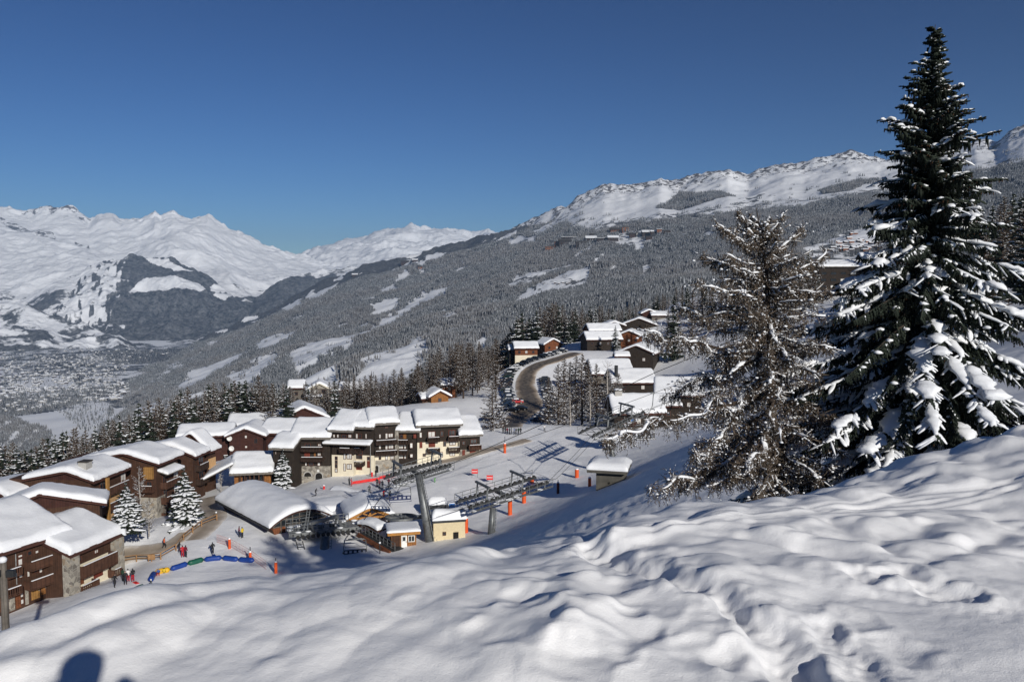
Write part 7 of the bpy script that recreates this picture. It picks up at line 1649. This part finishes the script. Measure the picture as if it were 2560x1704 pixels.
def big_larch():
    rg = np.random.default_rng(23); Y0 = 29.5; b = at(1935, 1232, Y0); zb = gz(b.x, Y0) - .3; root = empty('larch_tree', (b.x, Y0, zb), 0, 'sprawling bare larch with drooping snow dusted branches on the crest', 'tree')
    tp = at(1893, 520, Y0) - Vector((b.x, Y0, zb)); H = tp.z; tr = [np.array((0, 0, 0)), np.array((-.03, 0, H * .25)), np.array((-.25, .05, H * .55)), np.array((-.42, .1, H * .8)), np.array((tp.x, .1, H))]
    trz = np.array(tr); tpos = lambda z: np.array([np.interp(z, trz[:, 2], trz[:, j]) for j in range(3)])
    T = MB(); T.tube(tr, [.20, .17, .11, .06, .012], 9); T2 = []; BR = MB(); NP, NQ, NW = [], [], []; rolls, LC, LR, SP_, SQ_, SW_ = [], [], [], [], [], []
    br = []
    # limbs read off the photo (start height px, end px, depth offset of the tip, snow)
    for (sx, sy), (ex, ey), dy, sn, sag in (((1925, 900), (1612, 862), -2.0, 1.0, -.10), ((1930, 1000), (1500, 1140), -3.0, 1.0, -.25), ((1928, 930), (1730, 1165), -2.4, .9, .25), ((1925, 880), (1790, 960), -1.2, .8, .1), ((1930, 1080), (1620, 1245), -2.6, .7, .1), ((1930, 1020), (1700, 1230), 1.5, .6, .15), ((1935, 1120), (1790, 1225), -2.2, .6, .05),
            ((1928, 800), (1985, 905), -2.6, 1.0, .3), ((1935, 860), (2085, 880), -.8, .9, -.1), ((1925, 700), (2060, 640), .8, .5, .2), ((1920, 640), (2010, 575), 0.2, .6, .2), ((1925, 760), (1740, 720), -1.0, .7, -.1), ((1915, 700), (1755, 640), .6, .6, .0), ((1905, 620), (1790, 570), -.4, .6, .1), ((1900, 590), (1840, 535), .3, .5, .1), ((1905, 600), (1960, 540), -.2, .6, .1),
            ((1938, 1010), (1865, 1190), -3.2, .9, .2), ((1940, 1140), (2040, 1215), -1.6, .7, .0), ((1930, 740), (2075, 730), -.6, .6, .1), ((1920, 800), (1690, 790), .6, .6, -.1), ((1925, 840), (1660, 1000), 1.2, .6, .1)):
        s = at(sx, sy, Y0) - Vector((b.x, Y0, zb)); e = at(ex, ey, Y0 + dy) - Vector((b.x, Y0, zb)); s = tpos(s.z); br.append((np.array(s), np.array(e), sn, sag, 1.0))
    for k in range(96):
        f = (k + rg.random()) / 96; z = H * (.16 + .80 * f); t = k * 2.39996 + rg.uniform(-.4, .4); L = np.interp(f, [0, .25, .5, .75, .9, 1], [3.4, 3.3, 2.7, 2.1, 1.3, .5]) * rg.uniform(.6, 1.1) * (1.12 if math.cos(t) < 0 else .78)
        s = tpos(z); e = s + np.array((math.cos(t) * L, math.sin(t) * L, L * np.interp(f, [0, .5, .8, 1], [-.42, -.20, .12, .6]) * rg.uniform(.5, 1.3))); br.append((s, e, rg.uniform(.15, .75), rg.uniform(-.15, .2), .8))
    for s, e, sn, sag, th in br:
        L = np.linalg.norm(e - s); k = max(6, int(L / .07)); u = np.linspace(0, 1, k); ax = s + (e - s) * u[:, None]; ax[:, 2] += -sag * L * u * (1 - u) * 2.0 * .6 + .05 * L * u ** 3; w = rg.uniform(-.12, .12, 2) * L
        ax[:, 0] += w[0] * np.sin(np.pi * u) * .5 + .05 * noise2(u * L * 1.2, 0 * u + w[0] * 9, 3) * L; ax[:, 1] += w[1] * np.sin(np.pi * u) * .5; ax[:, 2] += .06 * noise2(u * L * 1.1, 0 * u + w[1] * 9, 4) * L
        j = [0, k // 4, k // 2, 3 * k // 4, k - 1]; BR.tube(ax[j], [(.014 + .010 * L) * th, (.012 + .008 * L) * th, (.010 + .006 * L) * th, .016, .006], 5, cap=False)
        # pendulous twigs with knobbly short shoots
        n = int(L * (58 if th == 1.0 else 32)); ii = rg.integers(int(k * .10), k, n); p = ax[ii]; tl = rg.uniform(.15, .75, n) * (.5 + .16 * min(L, 5)) * (1 - .35 * u[ii]); hd = np.c_[rg.normal(0, .35, n), rg.normal(0, .35, n), -np.ones(n) * rg.uniform(.4, 1.1, n)]; hd[rg.random(n) < .22, 2] *= -.6; hd /= np.linalg.norm(hd, axis=1, keepdims=True)
        for s_ in range(3):
            q = p + hd * (tl / 3)[:, None]; NP.append(p); NQ.append(q + hd * .02); NW.append(np.full(n, .0150 - .0015 * s_))
            for _ in range(3):
                m = p + (q - p) * rg.random((n, 1)); ee = m + (rg.normal(0, 1, (n, 3)) * .055 + hd * .05); NP.append(m); NQ.append(ee); NW.append(np.full(n, .015))
                c = rg.random(n) < .05 * (0.4 + sn); LC.append(((m + ee) / 2 + (0, 0, .015))[c]); s1 = rg.uniform(.014, .032, c.sum()); LR.append(np.c_[s1 * 1.2, s1 * 1.2, s1])
            c = rg.random(n) < .30 * sn + .05; SP_.append((p + (0, 0, .012))[c]); SQ_.append((q + (0, 0, .012))[c]); SW_.append(rg.uniform(.014, .026, c.sum()))
            hd = hd + np.array((0, 0, -.35)); hd /= np.linalg.norm(hd, axis=1, keepdims=True); p = q
        # side twigs
        n = int(L * 12); ii = rg.integers(int(k * .2), k, n); p = ax[ii]; dv = rg.normal(0, 1, (n, 3)) * (.7, .7, .4) + (e - s) / L * .7; dv /= np.linalg.norm(dv, axis=1, keepdims=True); q = p + dv * rg.uniform(.2, .6, (n, 1)); NP.append(p); NQ.append(q); NW.append(np.full(n, .019))
        c = rg.random(n) < .45 * sn + .10; SP_.append((p + (0, 0, .02))[c]); SQ_.append((q + (0, 0, .02))[c]); SW_.append(np.full(c.sum(), .026)); c = rg.random(n) < .40 * sn; LC.append(q[c]); s1 = rg.uniform(.03, .06, c.sum()); LR.append(np.c_[s1 * 1.2, s1 * 1.2, s1])
        if sn > .35:
            a = 0.10 if sn > .8 else rg.uniform(.1, .4)
            while a < .92:
                b2 = min(1.0, a + rg.uniform(.18, .45)); s_ = np.linspace(a, b2, max(4, int((b2 - a) * L / .09))); pts = np.stack([np.interp(s_, u, ax[:, q_]) for q_ in range(3)], -1) + np.array((0, 0, .03)); ww = (.035 + .055 * sn * rg.uniform(.6, 1.3)); rolls.append((pts, np.full(len(s_), ww), np.full(len(s_), ww * .95))); a = b2 + rg.uniform(.0, .16) * (1.6 - sn)
    # snow streak down the trunk
    zz = np.linspace(H * .02, H * .20, 12); pts = np.array([tpos(z) for z in zz]) + np.array((-.16, -.12, 0)); 
    T.build('trunk', M['bark'], root, True); o = BR.build('branches', M['bark'], root); o['kind'] = 'stuff'
    v, f = spindles_np(np.concatenate(NP), np.concatenate(NQ), np.concatenate(NW)); o = link('crown', np_mesh('crown', v, f, [M['larch_twigs_near']]), root); o['kind'] = 'stuff'
    v, f = join([rolls_np(rolls, rg, 8), lumps_np(np.concatenate(LC), np.concatenate(LR), rg), spindles_np(np.concatenate(SP_), np.concatenate(SQ_), np.concatenate(SW_))]); o = link('snow_load', np_mesh('snow_load', v, f, [M['tree_snow']], True), root); o['kind'] = 'stuff'
    print('larch twigs', sum(map(len, NP)), 'lumps', sum(map(len, LC)))
big_larch()
# ------------------------------------------------------------------ far settlements
_fp = FLANK; _co = _fp[3][:, 1:, :]
_pp = np.stack(pix(_co[..., 0], _co[..., 1], _co[..., 2]), -1)
def flank_pt(px, py):
    """point of the far flank that shows at a photo pixel"""
    d = np.hypot(_pp[..., 0] - px, (_pp[..., 1] - py)); m = d + _co[..., 1] * 1e-4; i = np.unravel_index(np.argmin(m), m.shape); return Vector(_co[i])
plain('far_wood', (0.040, 0.026, 0.022), 0.9, var=.2, scale=.1); plain('far_rust', (0.20, 0.085, 0.045), 0.9, var=.2, scale=.1); plain('far_cream', (0.34, 0.33, 0.31), 0.9, var=.1, scale=.1); plain('far_glass', (0.03, 0.035, 0.04), 0.3)
def far_house(px, py, wpx, hpx, label, group, mat='far_wood', name='distant_building', rz=0.0, dpx=None, floors=0, flat=False, cat='building'):
    p = flank_pt(px, py); k = p.y / FPX; w, h = wpx * k, hpx * k; d = (dpx or wpx * .6) * k; r = empty(name, p, rz, label, cat, group)
    link('wall', MB().box(-w/2, w/2, 0, d, -h * .6, h).mesh('wall', M[mat]), r); o = .08 * d
    if flat: ro = MB().box(-w/2 - o, w/2 + o, -o, d + o, h + .01, h * 1.12); sn = MB().box(-w/2 - o, w/2 + o, -o, d + o, h * 1.12 + .01, h * 1.12 + min(1.2, h * .2))
    else:
        q = d * .32; ro = MB().prism([(-o, h - .02), (d/2, h + q), (d + o, h - .02), (d/2, h + q * .9)], 'x', -w/2 - o, w/2 + o); t = max(.6, h * .12); sn = MB().prism([(-o, h + .02), (d/2, h + q + .02), (d + o, h + .02), (d + o * .8, h + t), (d/2, h + q + t), (-o * .8, h + t)], 'x', -w/2 - o, w/2 + o)
    rr = link('roof', ro.mesh('roof', M['roof_dark']), r); (cat == 'building' and int(px) % 3) or link('snow', sn.mesh('snow', M['roof_snow']), rr)
    for f in range(floors):
        n = max(2, int(wpx / 6))
        for c in range(n): x = -w/2 + w * (c + .5) / n; z = h * (f + .5) / floors; link('window', MB().box(x - w / n * .28, x + w / n * .28, -.12, .02, z - h / floors * .25, z + h / floors * .25).mesh('window', M['far_glass']), r)
    return r
ZA = lambda x, y: (1300 + x / 2.613, 350 + y / 2.613)
ARC = [((190, 722), 18, 8, 'far_rust', 2), ((245, 700), 13, 9, 'far_rust', 2), ((300, 690), 30, 9, 'far_wood', 2), ((320, 664), 36, 8, 'far_wood', 2), ((395, 690), 26, 6, 'far_wood', 2), ((460, 668), 26, 7, 'far_wood', 2), ((540, 662), 30, 6, 'far_wood', 2), ((610, 662), 26, 7, 'far_wood', 2),
       ((640, 606), 32, 6, 'far_rust', 2), ((690, 606), 16, 9, 'far_rust', 2), ((480, 636), 16, 5, 'far_wood', 0), ((745, 640), 18, 7, 'far_wood', 0), ((780, 632), 14, 7, 'far_cream', 0), ((830, 620), 24, 6, 'far_wood', 2), ((870, 616), 14, 6, 'far_wood', 0), ((915, 612), 12, 8, 'far_rust', 0), ((965, 618), 16, 6, 'far_wood', 0), ((850, 655), 16, 5, 'far_wood', 0)]
for k, ((x, y), w, h, m, fl) in enumerate(ARC): far_house(*ZA(x, y), w, h * 1.35, '%s building from the left in the distant resort on the wooded flank' % nth(k), 'distant resort on the wooded flank', m, floors=fl, flat=k % 3 == 0)
for k, (px, py, w, h, m) in enumerate(((1010, 660, 20, 6, 'far_wood'), (1035, 655, 14, 5, 'far_wood'), (1052, 672, 16, 5, 'far_rust'), (1045, 668, 10, 4, 'far_wood'), (888, 692, 14, 4, 'far_wood'))): far_house(px, py, w, h, '%s building of the small cluster in the woods above the valley' % nth(k), 'cluster in the woods above the valley', m)
rr = random.Random(4); spots = []
ZB = lambda x, y: (1960 + x / 2.613, 40 + y / 2.613)
for row, (y0, x0, x1, n) in enumerate(((1415, 560, 720, 5), (1440, 430, 700, 8), (1470, 380, 720, 10), (1495, 330, 700, 11), (1520, 300, 640, 10), (1545, 260, 560, 9))):
    for i in range(n): spots.append(ZB(x0 + (x1 - x0) * (i + rr.uniform(.2, .8)) / n, y0 + rr.uniform(-8, 8) - 8))
for k, (px, py) in enumerate(sorted(spots)): far_house(px, py, rr.uniform(8, 13), rr.uniform(3, 4.5), '%s chalet from the left in the hillside hamlet between larch and spruce' % nth(k), 'hillside hamlet between larch and spruce', rr.choice(('far_wood', 'far_rust', 'far_wood')), 'distant_chalet', rr.uniform(-.5, .5), cat='chalet')
for k, (x, y) in enumerate(((230, 945), (250, 944), (285, 940), (305, 938), (322, 938))): far_house(*ZA(x, y), 6, 2.6, '%s tiny chalet from the left on the big white clearing' % nth(k), 'tiny chalets on the big white clearing', 'far_wood', 'distant_chalet', cat='chalet')
# ---- valley town, hedgerows and copses: too many and too small to count
def valley_stuff():
    r = np.random.default_rng(9)
    def pts(n, polys):
        out = []
        for poly, share in polys:
            a = np.array(poly, float); m = 0; tot = int(n * share)
            while m < tot:
                q = r.uniform(a.min(0), a.max(0), (4000, 2)); q = q[in_poly(q[:, 0], q[:, 1], poly)]; q = q[: tot - m]; out.append(q); m += len(q)
        q = np.concatenate(out); Y = -VZ * FPX / (q[:, 1] - 720.0); P = at_np(q[:, 0], q[:, 1], Y); P[:, 2] = VZ + 14 * fbm(P[:, 0] / 700, P[:, 1] / 700, 4, 5) - .5; return P
    P = pts(1000, [([(-60, 925), (180, 890), (330, 900), (300, 965), (120, 990), (-60, 985)], .55), ([(-60, 870), (330, 866), (430, 885), (300, 905), (-60, 920)], .18), ([(180, 975), (330, 955), (340, 1000), (220, 1010)], .14), ([(-60, 990), (120, 985), (200, 1005), (60, 1030), (-60, 1030)], .13)])
    hs = []
    for k, m in enumerate(('far_cream', 'far_wood', 'far_cream', 'far_cream')):
        w = 1.0 + .4 * (k % 2); b = MB().box(-w/2, w/2, -.4, .4, 0, .55); b.prism([(-.48, .55), (0, .85), (.48, .55)], 'x', -w/2 - .05, w/2 + .05, 1); hs.append(b.mesh('house', [M[m], M['roof_snow']]))
    n = len(P); scatter('valley_town', P, r.uniform(7, 14, n), r.random(n) * 6.28, r.integers(0, 4, n), hs, 'sprawling town of tiny houses on the valley floor', 'town')
    P = pts(7000, [([(-60, 870), (330, 866), (430, 885), (300, 905), (-60, 920)], .25), ([(-60, 925), (180, 890), (330, 900), (300, 965), (120, 990), (-60, 985)], .22), ([(-60, 1005), (150, 985), (330, 960), (250, 1002), (60, 1040), (-60, 1062)], .36), ([(120, 1010), (270, 1005), (300, 1060), (210, 1085)], .05), ([(230, 880), (470, 868), (420, 905), (300, 915)], .12)])
    n = len(P); scatter('valley_copses', P, r.uniform(8, 20, n), r.random(n) * 6.28, r.integers(0, 4, n), [far_tree_mesh('valley_tree_%d' % k, 330 + k, k // 2) for k in range(4)], 'hedgerows and copses dotting the valley floor', 'trees')
valley_stuff()
